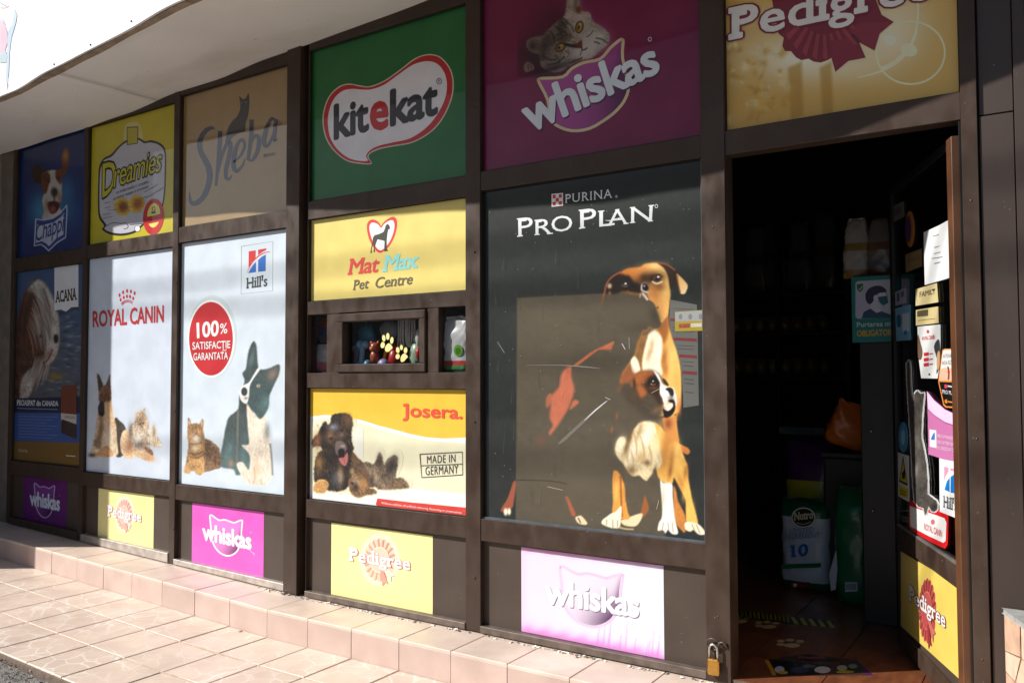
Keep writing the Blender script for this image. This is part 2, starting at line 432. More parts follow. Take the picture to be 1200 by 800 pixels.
    def finish(s, name, parent, gloss=0.6, all_=False):
        keep = s.dom if all_ else (s.dom & (s.cov > 0.02))
        f = keep[:-1, :-1] | keep[1:, :-1] | keep[:-1, 1:] | keep[1:, 1:]
        if not all_: f &= s.dom[:-1, :-1] & s.dom[1:, :-1] & s.dom[:-1, 1:] & s.dom[1:, 1:]
        nb, na = s.u.shape; idx = np.arange(nb * na).reshape(nb, na)
        q = np.stack([idx[:-1, :-1][f], idx[:-1, 1:][f], idx[1:, 1:][f], idx[1:, :-1][f]], 1)
        used = np.unique(q); mp = np.zeros(nb * na, int); mp[used] = np.arange(len(used)); q = mp[q]
        V = (s.pl.o + s.A.reshape(-1, 1)[used] * s.pl.a + s.B.reshape(-1, 1)[used] * s.pl.b + s.pl.n * (0.0001 * s.k)) - origin_of(parent)
        c = np.clip(s.C.reshape(-1, 3)[used] * s.gain, 0, 255) / 255
        c = np.where(c <= 0.04045, c / 12.92, ((c + 0.055) / 1.055) ** 2.4)
        me = bpy.data.meshes.new(name); me.vertices.add(len(V)); me.vertices.foreach_set('co', V.ravel())
        me.loops.add(len(q) * 4); me.loops.foreach_set('vertex_index', q.ravel().astype(np.int32))
        me.polygons.add(len(q)); me.polygons.foreach_set('loop_start', np.arange(0, len(q) * 4, 4, dtype=np.int32))
        me.update(calc_edges=True)
        at = me.attributes.new('print', 'FLOAT_COLOR', 'POINT'); at.data.foreach_set('color', np.c_[c, np.ones(len(c))].ravel().astype(np.float32))
        me.materials.append(art_material(gloss))
        o = bpy.data.objects.new(name, me); COL.objects.link(o); o.parent = parent
        return o

# ------------------------------------------------------------------ the setting
def zoff(x):                              # the pavement climbs a little towards the far end
    return 0.0 if x > -0.8 else 0.0295 * (-0.8 - x)
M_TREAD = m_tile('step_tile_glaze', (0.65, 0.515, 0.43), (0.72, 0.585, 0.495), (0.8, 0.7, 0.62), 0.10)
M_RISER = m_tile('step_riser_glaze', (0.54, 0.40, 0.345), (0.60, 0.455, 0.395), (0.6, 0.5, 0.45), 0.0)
M_PAVE = m_tile('paving_glaze', (0.63, 0.50, 0.41), (0.69, 0.56, 0.465), (0.84, 0.78, 0.72), 0.7)
def m_asphalt():
    m, t, P, N, L = nodes('asphalt')
    o, f = noise_mix(t, N, L, (0.20, 0.19, 0.18), (0.32, 0.305, 0.285), 160, 6)
    o, g = noise_mix(t, N, L, o, (0.30, 0.28, 0.25), 6, 6, (1, 1, 1), 0.5, 0.75)
    L(o, P.inputs['Base Color']); P.inputs['Roughness'].default_value = 0.9; bump(t, N, L, P, f, 0.8, 0.01); return m
M_ASPH = m_asphalt()
g = MB(); g.add([(-400, -400, -0.075), (400, -400, -0.075), (400, 400, -0.075), (-400, 400, -0.075)], [(0, 1, 2, 3)], M_ASPH)
tag(g.build('ground'), kind='structure')
# the street's asphalt, climbing like the pavement
xs = [-14 + 0.5 * i for i in range(49)]
r = MB(); vs = []; n = len(xs)
for y in (-1.12, -9.0): vs += [(x, y, zoff(max(x, -6)) - 0.052) for x in xs]
r.add(vs, [(i, i + 1, n + i + 1, n + i) for i in range(n - 1)], M_ASPH); tag(r.build('road'), kind='structure')

M_GROUT = plain((194, 172, 152), 0.9, 0, 0.15, 60, name='cement_grout')
PITCH = 0.277
xj = [-1.076 + PITCH * k for k in range(-13, 18)]
def strip(y0, y1, dz0, dz1, m, xa=-4.75, xb=3.6):
    b = MB()
    for i in range(18):
        x0 = xa + (xb - xa) * i / 18; x1 = xa + (xb - xa) * (i + 1) / 18
        vs = [(x, y, zoff(x) + dz) for dz in (dz0, dz1) for y in (y0, y1) for x in (x0, x1)]
        b.add(vs, [(0, 2, 3, 1), (4, 5, 7, 6), (0, 1, 5, 4), (2, 6, 7, 3)] + ([(0, 4, 6, 2)] if i == 0 else []) + ([(1, 3, 7, 5)] if i == 17 else []), m)
    return b
pav = tag(strip(-1.098, -0.244, -0.12, -0.0345, plain((120, 104, 92), 0.95, 0, 0.2, 50, name='mortar_bed')).build('pavement'), kind='structure')
def tile_mesh(x0, x1, y0, y1, ztop, th, m, jit=0.0012):
    zs = [ztop + zoff(x) + random.uniform(-jit, jit) for x in (x0, x1)] * 2
    c = 0.0025; b = MB()
    top = [(x0 + c, y0 + c, zs[0]), (x1 - c, y0 + c, zs[1]), (x1 - c, y1 - c, zs[1]), (x0 + c, y1 - c, zs[0])]
    mid = [(x0, y0, zs[0] - c), (x1, y0, zs[1] - c), (x1, y1, zs[1] - c), (x0, y1, zs[0] - c)]
    bot = [(p[0], p[1], p[2] - th) for p in mid]
    b.add(top + mid + bot, [(0, 1, 2, 3)] + [(4 + i, 4 + (i + 1) % 4, (i + 1) % 4, i) for i in range(4)] + [(8 + i, 8 + (i + 1) % 4, 4 + (i + 1) % 4, 4 + i) for i in range(4)], m)
    return b
for i in range(len(xj) - 1):
    for k, (ya, yb) in enumerate(((-0.53, -0.252), (-0.81, -0.534), (-1.09, -0.814))):
        tile_mesh(xj[i] + 0.0028, xj[i + 1] - 0.0028, ya + .0015, yb - .0015, -0.028, 0.02, M_PAVE).build('paving_tile', pav, loc=((xj[i] + xj[i + 1]) / 2, (ya + yb) / 2, zoff(xj[i]) - 0.028))
for y in (-0.532, -0.812):                # pale grout flush in the long joints
    strip(y - 0.0035, y + 0.0035, -0.036, -0.0288, M_GROUT).build('grout_line', pav)
step = tag(strip(-0.243, 0.06, -0.12, 0.088, plain((112, 98, 88), 0.95, 0, 0.2, 50, name='mortar_bed')).build('step'), kind='structure')
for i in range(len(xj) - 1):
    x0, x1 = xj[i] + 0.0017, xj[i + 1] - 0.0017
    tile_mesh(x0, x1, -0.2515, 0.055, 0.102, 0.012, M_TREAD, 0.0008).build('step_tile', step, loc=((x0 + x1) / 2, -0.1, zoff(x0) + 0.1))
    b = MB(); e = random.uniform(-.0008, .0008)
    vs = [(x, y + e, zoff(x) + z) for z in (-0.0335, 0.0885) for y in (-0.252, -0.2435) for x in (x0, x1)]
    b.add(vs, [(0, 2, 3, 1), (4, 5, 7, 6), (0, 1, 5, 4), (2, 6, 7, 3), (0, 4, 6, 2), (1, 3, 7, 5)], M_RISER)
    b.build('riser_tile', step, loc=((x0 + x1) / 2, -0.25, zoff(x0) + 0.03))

# dark shop interior: floor, walls and ceiling
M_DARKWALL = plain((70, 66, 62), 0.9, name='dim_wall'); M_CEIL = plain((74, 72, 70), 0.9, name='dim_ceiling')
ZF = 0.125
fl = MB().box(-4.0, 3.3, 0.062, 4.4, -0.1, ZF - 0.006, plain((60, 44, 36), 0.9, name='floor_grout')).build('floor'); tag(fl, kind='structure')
def m_floor():
    m, t, P, N, L = nodes('red_brown_floor_tile')
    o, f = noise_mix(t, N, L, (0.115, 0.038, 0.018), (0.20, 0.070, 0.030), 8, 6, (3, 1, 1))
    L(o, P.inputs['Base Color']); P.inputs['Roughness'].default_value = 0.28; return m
M_FLOOR = m_floor()
for i in range(-1, 5):
    for j in range(0, 8):
        x0 = 1.373 + 0.30 * (i - 1); y0 = 0.0 + 0.30 * j
        x0a, x1a, y0a, y1a = x0 + .002, x0 + .298, max(y0, .004) + .002, y0 + .298
        MB().box(x0a, x1a, y0a, y1a, ZF - 0.012, ZF, M_FLOOR).build('floor_tile', fl, loc=((x0a + x1a) / 2, (y0a + y1a) / 2, ZF))
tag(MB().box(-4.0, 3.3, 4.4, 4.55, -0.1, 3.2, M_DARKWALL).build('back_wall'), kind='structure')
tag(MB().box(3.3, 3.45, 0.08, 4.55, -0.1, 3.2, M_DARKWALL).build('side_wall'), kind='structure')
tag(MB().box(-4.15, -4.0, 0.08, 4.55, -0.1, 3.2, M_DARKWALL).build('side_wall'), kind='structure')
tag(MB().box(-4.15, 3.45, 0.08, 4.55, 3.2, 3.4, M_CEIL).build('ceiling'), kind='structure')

# ------------------------------------------------------------------ the shopfront
MF, MK = m_frame(), m_kick()
def opening(TL, TR, BL, BR):
    """corners of a visible infill panel -> x0, x1, z0, z1 of the hole in the frame"""
    x0 = (WP.ab(*TL)[0] + WP.ab(*BL)[0]) / 2; x1 = (W0.ab(*TR)[0] + W0.ab(*BR)[0]) / 2
    zt = [(W0.ab(*TL)[1] + W0.ab(*TR)[1]) / 2, (WP.ab(*TL)[1] + WP.ab(*TR)[1]) / 2]
    zb = [(W0.ab(*BL)[1] + W0.ab(*BR)[1]) / 2, (WP.ab(*BL)[1] + WP.ab(*BR)[1]) / 2]
    return [x0, x1, zb[0] if zb[0] > 1.22 else zb[1], zt[1] if zt[0] > 1.22 else zt[0]]
OP = {
 'blue': opening((23, 168), (100, 147), (21, 303), (97, 290)), 'treat': opening((109, 150), (206, 121), (105, 288), (202.5, 270)),
 'gold': opening((217, 114), (341, 75), (213, 268), (336, 244)), 'green': opening((368, 61), (546, 5.6), (365, 236.5), (545, 205)),
 'sea': opening((20.6, 320), (95.6, 308), (17, 539), (92, 547)), 'white': opening((104, 305), (200.6, 289), (101, 549.5), (197.6, 566)),
 'collie': opening((212, 287), (336, 266), (209, 565.5), (334, 582)), 'centre': opening((364.4, 259), (545, 231), (362, 354), (545, 340)),
 'cream': opening((364, 455), (545, 455), (363, 585), (546, 604)), 'black': opening((566, 224), (822, 187), (567.5, 609), (828, 633)),
 'pink': opening((566, -60), (816, -120), (566, 199), (821, 160)), 'amber': opening((850, -70), (1122, -130), (850, 152), (1125, 109)),
 'winl': opening((362, 371.5), (381.7, 370), (362, 437), (381.7, 435.6)), 'winr': opening((517, 362), (545, 359), (517, 436), (545, 435)),
}
front = thing('shop_front', (-0.8, 0.0, 0.1), 'long brown metal shopfront grid filled with posters, open doorway at its right', 'shopfront')
def fbox(name, x0, x1, z0, z1, y0=0.0, y1=0.07, m=MF, bevel=0.0016):
    return MB().box(x0, x1, y0, y1, z0, z1, m).build(name, front, loc=((x0 + x1) / 2, (y0 + y1) / 2, (z0 + z1) / 2), bevel=bevel)
cols = [['blue', 'sea'], ['treat', 'white'], ['gold', 'collie'], ['green', 'centre', 'cream'], ['pink', 'black']]
cx = []
for c in cols:
    cx.append((sum(OP[k][0] for k in c) / len(c), sum(OP[k][1] for k in c) / len(c)))
for c, (a, b) in zip(cols, cx):
    for k in c: OP[k][0], OP[k][1] = a, b
KT = [0.533, 0.522, 0.509, 0.505, 0.502]; KB = [0.232, 0.205, 0.160, 0.137, 0.137]
ZTOP = [2.835, 2.838, 2.864, 2.90, 3.15]
def sb(x): return 0.108 + zoff(x)
# mullions
fbox('mullion', -3.825, cx[0][0], sb(-3.8), 3.2)
fbox('mullion', cx[0][1], cx[1][0], sb(-2.87), 3.2); fbox('mullion', cx[1][1], cx[2][0], sb(-1.9), 3.2)
fbox('mullion', cx[2][1], -0.862, sb(-0.9), 3.2, -0.012)
fbox('groove', -0.862, -0.815, sb(-0.85), 3.2, 0.045, 0.07)
fbox('mullion', -0.815, cx[3][0], sb(-0.8), 3.2, 0.004)
fbox('mullion', cx[3][1], cx[4][0], sb(0.25), 3.2)
fbox('door_post', cx[4][1], 1.392, 0.104, 3.2, -0.004, 0.085)
DX0, DX1, DZ = 1.392, 2.166, 2.035
fbox('door_post', DX1, 2.212, 0.104, 3.2, -0.004, 0.06)
for i, (c, (a, b)) in enumerate(zip(cols, cx)):
    tops = [OP[k] for k in c]
    fbox('header_rail', a, b, tops[0][3], 3.2, 0.003)
    for q in range(len(c) - 1):
        if c[q] == 'centre': continue
        fbox('rail', a, b, tops[q + 1][3], tops[q][2], 0.003)
    fbox('rail', a, b, KT[i], tops[-1][2], 0.003)
    fbox('kick_panel', a, b, KB[i] - 0.01, KT[i], 0.026, 0.05, MK, 0)
    xm = (a + b) / 2
    z1 = KB[i]
    m = MB()
    for xx0, xx1 in ((a, b),):
        vs = [(x, y, z) for (z_) in (0, 1) for y in (-0.006, 0.07) for x in (xx0, xx1) for z in [(sb(x) if z_ == 0 else KB[i] + (zoff(x) - zoff(xm)) * 0.7)]]
        m.add(vs, [(0, 2, 3, 1), (4, 5, 7, 6), (0, 1, 5, 4), (2, 6, 7, 3), (0, 4, 6, 2), (1, 3, 7, 5)], (plain((104, 92, 84), .45, .3, .25, 20, .1, 'worn_sill') if i > 2 else plain((176, 168, 160), .38, .5, .2, 20, .1, 'bare_aluminium')) if i else MF)
    m.build('sill', front, loc=(xm, 0, z1), bevel=0.002)
# column of the small windows
a, b = cx[3]; zt0, zb0 = OP['centre'][2], OP['cream'][3]
WZ0, WZ1 = 1.241, 1.526
fbox('rail', a, b, 1.533, zt0, 0.003); fbox('rail', a, b, zb0, 1.236, 0.003)
fbox('mullion', OP['winl'][1], -0.597, 1.236, 1.533, 0.006); fbox('mullion', -0.026, OP['winr'][0], 1.236, 1.533, 0.006)
win = MB().box(-0.594, -0.029, 0.03, 0.034, 1.241, 1.527, m_glass()).build('window_pane', front, loc=(-0.31, 0.03, 1.38))
def wbar(x0, x1, z0, z1): MB().box(x0, x1, -0.006, 0.05, z0, z1, MF).build('window_frame', win, loc=((x0 + x1) / 2, 0, (z0 + z1) / 2), bevel=0.004)
wbar(-0.594, -0.029, 1.487, 1.527); wbar(-0.594, -0.029, 1.239, 1.279); wbar(-0.594, -0.554, 1.279, 1.487); wbar(-0.066, -0.029, 1.279, 1.487)
MB().box(a, OP['winl'][1], 0.03, 0.034, 1.236, 1.533, m_glass()).build('window_pane', front, loc=(a, 0.03, 1.38))
MB().box(OP['winr'][0], b, 0.03, 0.034, 1.236, 1.533, m_glass()).build('window_pane', front, loc=(b, 0.03, 1.38))
# glass behind the big films
for k in ('blue', 'sea', 'treat', 'white', 'gold', 'collie', 'green', 'centre', 'cream', 'pink', 'black', 'amber'):
    q = OP[k]
    if k == 'amber': q[0], q[1] = 1.392, 2.166
    MB().box(q[0] - .004, q[1] + .004, 0.034, 0.04, q[2] - .004, q[3] + .004, m_glass()).build('window_pane', front, loc=((q[0] + q[1]) / 2, .037, (q[2] + q[3]) / 2))
# grey glazing seals round the big panes
MGA = plain((92, 100, 108), .35, .2, .15, 30, 0, 'grey_seal'); MGB = plain((22, 21, 21), .6, 0, .15, 30, 0, 'black_seal')
for k in ('black', 'pink', 'amber', 'green', 'gold', 'white', 'collie', 'cream', 'centre', 'sea', 'treat', 'blue'):
    q = OP[k]; m = MGA if k == 'black' else MGB; t_ = .008 if k == 'black' else .005
    fbox('glazing_seal', q[0], q[1], q[2], q[2] + t_, 0.014, 0.0235, m, 0); fbox('glazing_seal', q[1] - t_, q[1], q[2] + t_, q[3], 0.014, 0.0235, m, 0)
    fbox('glazing_seal', q[0], q[0] + t_ * .7, q[2] + t_, q[3], 0.014, 0.0235, MGB, 0); fbox('glazing_seal', q[0] + t_ * .7, q[1] - t_, q[3] - t_ * .6, q[3], 0.014, 0.0235, MGB, 0)
# screw heads on the mullions
msc = plain((70, 62, 56), .4, .7, .1, 40, 0, 'screw_steel')
for x in (cx[0][1] + .04, cx[1][1] + .045, cx[3][1] + .05, cx[4][1] + .045, 2.19):
    for z in (.34, 1.02, 1.77, 2.42): MB().ball((x, -.0035, z), (.0045, .002, .0045), msc, 8, 6).build('screw_head', front)
# over the door
fbox('lintel', 1.392, 2.166, DZ, OP['amber'][2], 0.002)
fbox('header_rail', 1.392, 2.166, OP['amber'][3], 3.2, 0.003)
MB().box(1.40, 2.16, 0.0, 0.06, 0.0985, 0.124, plain((96, 84, 74), 0.6, 0, .3, 40, name='worn_threshold')).build('threshold', front)
# right of the door: sheet-metal panels
def m_sheet():
    m, t, P, N, L = nodes('brown_sheet_metal')
    o, f = noise_mix(t, N, L, (0.042, 0.027, 0.022), (0.052, 0.035, 0.029), 3, 5, (2, 1, .6))
    o, s = noise_mix(t, N, L, o, (0.34, 0.30, 0.28), 110, 2, (1, 1, 1), 0.765, 0.785)
    L(o, P.inputs['Base Color']); P.inputs['Roughness'].default_value = 0.42; bump(t, N, L, P, f, 0.15, 0.002); return m
MS = m_sheet()
fbox('metal_panel', 2.2165, 2.31, 2.041, 3.2, 0.012, 0.04, MS); fbox('metal_panel', 2.2165, 2.31, 0.104, 2.036, 0.006, 0.04, MS)
fbox('metal_panel', 2.3125, 2.345, 0.104, 3.2, 0.0, 0.04, MS); fbox('metal_panel', 2.348, 3.3, 0.104, 2.18, 0.004, 0.04, MS)
fbox('metal_panel', 2.348, 3.3, 2.184, 3.2, 0.014, 0.04, plain((205, 203, 198), .7, name='pale_panel'))
fbox('backing', 2.212, 3.3, 0.104, 3.2, 0.042, 0.075, MK, 0)
# far end
fbox('end_panel', -4.02, -3.83, 0.1, 3.2, 0.012, 0.07, plain((118, 108, 100), .8, 0, .15, 12, name='grey_render'))
fb = MB().box(-4.2, 3.45, 0.0, 4.55, 3.2, 3.9, plain((190, 180, 168), .9, name='render')).build('upper_wall', front)

# projecting neighbour at the far end (its corner throws the shade over the first panels)
nb = thing('neighbour_pier', (-4.4, -0.6, 0.0), 'rendered grey masonry pier projecting past the far left end of the shopfront', 'pier')
MR = plain((150, 140, 130), 0.9, 0, .12, 9, .3, name='rough_render')
MB().box(-4.9, -4.03, -1.185, 0.2, -0.08, 3.6, MR).build('pier_body', nb)
MB().box(-4.94, -4.0, -1.18, 0.0, -0.08, 0.22, plain((110, 100, 92), .9, name='plinth')).build('plinth', nb)

# ------------------------------------------------------------------ canopy with its banner
CXY = [(-5.2, -.40), (-4.3, -.56), (-3.5, -.60), (-2.9, -.56), (-2.03, -.63), (-1.4, -.705), (-0.73, -.765), (0, -.80), (0.7, -.76), (1.4, -.63), (2.2, -.47), (3.5, -.20)]  # unseen far-left bulge added to lower the shadow on the panels
def cy(x): return float(np.interp(x, [p[0] for p in CXY], [p[1] for p in CXY]))
def cys(x): return (cy(x - .3) + cy(x - .15) + cy(x) + cy(x + .15) + cy(x + .3)) / 5
def zfac(x): return float(np.interp(x, [-3.7, -2.9, -2.4, -2.0, -1.5, -1.2, -0.92, -.5, 0, 3], [2.838, 2.848, 2.862, 2.897, 2.905, 2.93, 2.941, 2.952, 2.976, 3.02])) + 0.002 * math.sin(x * 9)
def zfr(x): return 2.868 + 0.003 * math.sin(x * 5.1) + 0.002 * math.sin(x * 13)
MSOF = None
def m_soffit():
    m, t, P, N, L = nodes('off_white_soffit')
    o, f = noise_mix(t, N, L, (0.80, 0.785, 0.77), (0.86, 0.845, 0.83), 2.2, 6)
    o, s = noise_mix(t, N, L, o, (0.68, 0.63, 0.58), 1.1, 7, (1, 2.5, 1), 0.55, 0.8)
    o, s = noise_mix(t, N, L, o, (0.25, 0.2, 0.16), 48, 2, (1, 1, 1), 0.74, 0.78)
    L(o, P.inputs['Base Color']); P.inputs['Roughness'].default_value = 0.75; bump(t, N, L, P, f, 0.15, 0.01); return m
MSOF = m_soffit()
can = thing('canopy', (-0.8, 0.0, 2.85), 'bowed off-white canopy overhanging the shopfront', 'canopy')
def soffit(x0, x1):
    n = max(4, int((x1 - x0) / 0.08)); m = 7; b = MB(); vs = []
    for i in range(n + 1):
        x = x0 + (x1 - x0) * i / n
        for j in range(m + 1):
            t = j / m; y = 0.004 + (cys(x) - 0.004) * t
            vs.append((x, y, zfac(x) * (1 - t) + zfr(x) * t + 0.006 * math.sin(math.pi * t) * math.sin(x * 3.1 + 1)))
    top = [(v[0], v[1], v[2] + 0.02) for v in vs]; k = m + 1
    b.add(vs + top, [(i * k + j, i * k + j + 1, (i + 1) * k + j + 1, (i + 1) * k + j) for i in range(n) for j in range(m)] +
          [(len(vs) + i * k + j, len(vs) + (i + 1) * k + j, len(vs) + (i + 1) * k + j + 1, len(vs) + i * k + j + 1) for i in range(n) for j in range(m)] +
          [(j, len(vs) + j, len(vs) + j + 1, j + 1) for j in range(m)] + [(n * k + j, n * k + j + 1, len(vs) + n * k + j + 1, len(vs) + n * k + j) for j in range(m)], MSOF, True)
    return b.build('soffit_panel', can, loc=((x0 + x1) / 2, cys((x0 + x1) / 2) / 2, 2.87))
soffit(-5.2, -2.134); soffit(-2.130, 3.45)
def curved(off, z0f, z1f, th, m, x0=-5.2, x1=3.45, step=0.09):
    n = int((x1 - x0) / step); b = MB(); vs = []
    for i in range(n + 1):
        x = x0 + (x1 - x0) * i / n; y = cys(x) - off
        vs += [(x, y, z0f(x)), (x, y, z1f(x)), (x, y + th, z1f(x)), (x, y + th, z0f(x))]
    b.add(vs, [(4 * i + a, 4 * i + (a + 1) % 4, 4 * i + 4 + (a + 1) % 4, 4 * i + 4 + a) for i in range(n) for a in range(4)] + [(0, 1, 2, 3), (4 * n, 4 * n + 3, 4 * n + 2, 4 * n + 1)], m)
    return b
curved(0.008, lambda x: zfr(x) - 0.008, lambda x: 3.62, 0.035, plain((150, 132, 112), .8, 0, .25, 14, name='weathered_edge')).build('fascia', can)
top = MB(); n = 40; vs = []
for i in range(n + 1):
    x = -5.2 + 8.65 * i / n; vs += [(x, cys(x), 3.58), (x, 0.0, 3.62)]
top.add(vs, [(2 * i, 2 * i + 1, 2 * i + 3, 2 * i + 2) for i in range(n)], plain((120, 115, 110), .9, name='roofing')).build('roof_sheet', can)
MBAN = plain((244, 243, 244), 0.5, 0, .02, 3, name='banner_vinyl')
def ban_lo(x): return zfr(x) - 0.002 - 0.005 * math.sin(x * 4.3 + .6) + 0.003 * math.sin(x * 11)
ban = curved(0.022, ban_lo, lambda x: 3.60, 0.012, MBAN, -3.7, 3.4, 0.07).build('banner')
tag(ban, 'white vinyl banner along the canopy front, with faint pale print', 'banner')
def on_banner(p):
    d = RC @ np.array([(p[0] - 600) / FPX, -(p[1] - 400) / FPX, -1.0]); t = 1.0
    for _ in range(60):
        P = CAM_LOC + d * t; t += ((cys(P[0]) - 0.0235) - P[1]) / d[1] * .9
    return CAM_LOC + d * t
class Wrap(Print):
    def __init__(s): s.k = 1; s.mb = MB(); s.gloss = 0; s.warp = None; s.rough = 0.5
    def P(s, p, h=None):
        q = on_banner(p); q[1] -= 0.0006 * s.k; return q
pr = Wrap(); B = zz(0, 0, 6.667)
pr.poly(B([(0, 150), (20, 170), (45, 210), (60, 260), (60, 330), (40, 400), (0, 440)]), (214, 186, 200), 0)
pr.poly(B([(65, 240), (95, 190), (115, 70), (135, 120), (125, 180), (90, 300), (75, 420), (70, 560), (55, 700), (45, 600), (52, 480)]), (186, 204, 226), 0)
pr.poly(B([(0, 430), (45, 400), (60, 440), (50, 490), (0, 490)]), (180, 200, 205), 0)
pr.stroke(B([(0, 20), (30, 40), (50, 50)]), 1.2, (150, 150, 160)); pr.stroke(B([(0, 60), (40, 60), (70, 40)]), 1.0, (240, 200, 205)); pr.stroke(B([(0, 140), (25, 160), (40, 195)]), 0.6, (150, 160, 180))
pr.mb.build('pale_figure', ban); pr.mb = MB()
for q in ([(215, 0), (205, 150), (212, 290), (228, 316), (245, 290), (262, 160), (262, 0)], [(290, 0), (290, 200), (304, 216), (316, 190), (320, 0)], [(390, 140), (440, 100), (450, 40)], [(480, 0), (480, 100), (560, 70), (640, 30)], [(190, 180), (120, 480), (40, 720)], [(430, 40), (470, 30)]):
    pr.mb = MB(); pr.stroke(B(q), 0.55, (226, 216, 226)); pr.mb.build('pale_letter', ban)
sc = MB()
for x in (-2.05, -1.62, -1.2): sc.ball((x, cys(x) - .024, zfr(x) + 0.02), .005, plain((70, 66, 64), .5, .6, name='screw'), 8, 6)
sc.build('screw_head', ban)
for x in (-2.75, -2.52, -2.46, -1.95, -1.88): pass

# ------------------------------------------------------------------ posters
def sheet(rect, c, name, label, cat='poster', group=None, gloss=0.6, y=YP, rough=0.4):
    x0, x1, z0, z1 = rect
    o = MB().box(x0, x1, y, y + 0.003, z0, z1, ink(c, gloss, rough)).build(name, None, loc=((x0 + x1) / 2, y, z0))
    return tag(o, label, cat, group)
def big(k, c, label, gloss=0.6):
    q = OP[k]; return sheet((q[0] - .004, q[1] + .004, q[2] - .004, q[3] + .004), c, 'poster', label, 'poster', 'posters filling the shopfront', gloss)
def small(pts, c, label, gloss=0.15, rough=0.45):
    q = np.array([WP.ab(*p) for p in pts])    # TL TR BL BR
    r = ((q[0, 0] + q[2, 0]) / 2, (q[1, 0] + q[3, 0]) / 2, (q[2, 1] + q[3, 1]) / 2, (q[0, 1] + q[1, 1]) / 2)
    o = sheet(r, c, 'poster', label, 'poster', 'small posters on the kick panels', gloss, YP, rough); return o, r

# --- cat head brand mark used on several posters: drawn once in its own picture, warped to each place
WQ = [(130, 240), (570, 332), (572, 490), (130, 400)]
WHEAD = [(198, 185), (208, 177), (222, 182), (280, 222), (330, 218), (405, 244), (420, 244), (470, 224), (487, 226), (488, 240), (480, 320), (476, 410), (440, 500), (370, 540), (300, 520), (250, 470), (220, 400), (205, 260)]
def cat_mark(root, q, head, cols_, k0=2, off=0.036, gl=.3, line=13, rmark=True):
    """cols_: rim, inner light, inner dark, letters, letter edge"""
    def warp(p): a, b = inv_bilin(WQ, p); return bilin(q, a, b)
    H = head or [warp(p) for p in WHEAD]
    sc_ = (math.dist(q[0], q[1]) + math.dist(q[3], q[2])) / 900
    P = Print(WP, k0, gl); P.poly(smooth(H, 3), cols_[0]) if False else None
    xs_, ys_ = [p[0] for p in H], [p[1] for p in H]
    A = Art(WP, (min(xs_) - 2, min(ys_) - 2, max(xs_) + 2, max(ys_) + 2), cols_[1], 0.75, k0)
    dirx = np.array(q[2]) - np.array(q[0])
    A.poly(H, cols_[1], .6, 3, c2=cols_[1], ax=((0, 0), (1, 1)))
    c = np.mean(np.array(H), 0); R = (max(xs_) - min(xs_)) / 2
    br = np.array(bilin(q, .80, 1.15))
    A.blob(br[0], br[1], R * 1.05, R * .62, cols_[2], 1.0, math.atan2(q[2][1] - q[3][1], q[2][0] - q[3][0]) - .5, hard=.8, show=False)
    er = np.array(H[12 if head is None else 8]); A.blob(*np.array(bilin(q, .83, .12)), R * .20, R * .62, cols_[2], .95, 0.2, hard=1, show=False)
    A.finish('brand_mark', root, gl)
    P = Print(WP, k0 + 2, gl); P.loop(H, line * sc_, cols_[0], 3)
    P.build('mark_outline', root)
    T = Print(WP, k0 + 4, gl)
    sh = np.array([1.6, 2.4]) * sc_ * 2.2
    if cols_[4]: T.text('whiskas', [tuple(np.array(p) + sh * .8) for p in q], cols_[4], off, space=.95)
    T.text('whiskas', q, cols_[3], off, space=.95)
    if rmark:
        c0 = bilin(q, .985, .0); T.loop(ell(c0[0], c0[1], 5 * sc_, 6 * sc_, 10), 2 * sc_, cols_[3])
    T.build('lettering', root)

# --- rosette brand mark
def rosette(root, c, rx, ry, tq, main, dark, light, letter, edge, k0=2, gl=.15, tails=None, off=0.016, halo=None, slope=0.17):
    P = Print(WP, k0, gl)
    if halo: P.poly(ell(c[0], c[1], rx * 1.22, ry * 1.2, 28), halo)
    def ring(r, t): return (c[0] + rx * r * math.cos(t), c[1] + ry * r * math.sin(t))
    nb_ = 18; pts = []
    for i in range(nb_):
        for e in (0, .25, .5, .75): 
            t = 2 * math.pi * (i + e) / nb_; pts.append(ring(0.93 + 0.07 * math.sin(math.pi * e) if e else 0.90, t))
    P.poly(pts, main)
    for i in range(nb_):
        t0, t1, t2 = [2 * math.pi * (i + e) / nb_ for e in (.08, .5, .34)]
        P.poly([ring(.58, t0), ring(.9, t0), ring(.97, t2), ring(.58, t1)], dark)
    P.poly(ell(c[0], c[1], rx * .60, ry * .60, 24), light); P.poly(ell(c[0], c[1], rx * .55, ry * .55, 24), main)
    if tails is None:
        P.poly([ring(.35, 1.2), ring(.35, .75), ring(1.2, .62), ring(1.05, .80), ring(1.22, .95)], light)
        P.poly([ring(.45, 1.45), ring(.45, 1.1), ring(1.22, 1.12), ring(1.08, 1.25), ring(1.2, 1.42)], dark)
    P.build('rosette', root)
    T = Print(WP, P.k + 1, gl)
    T.text('Pedigree', tq, letter, off, (0.06, 0.10), 1.04, 0, (edge, off + 0.028))
    T.build('lettering', root)

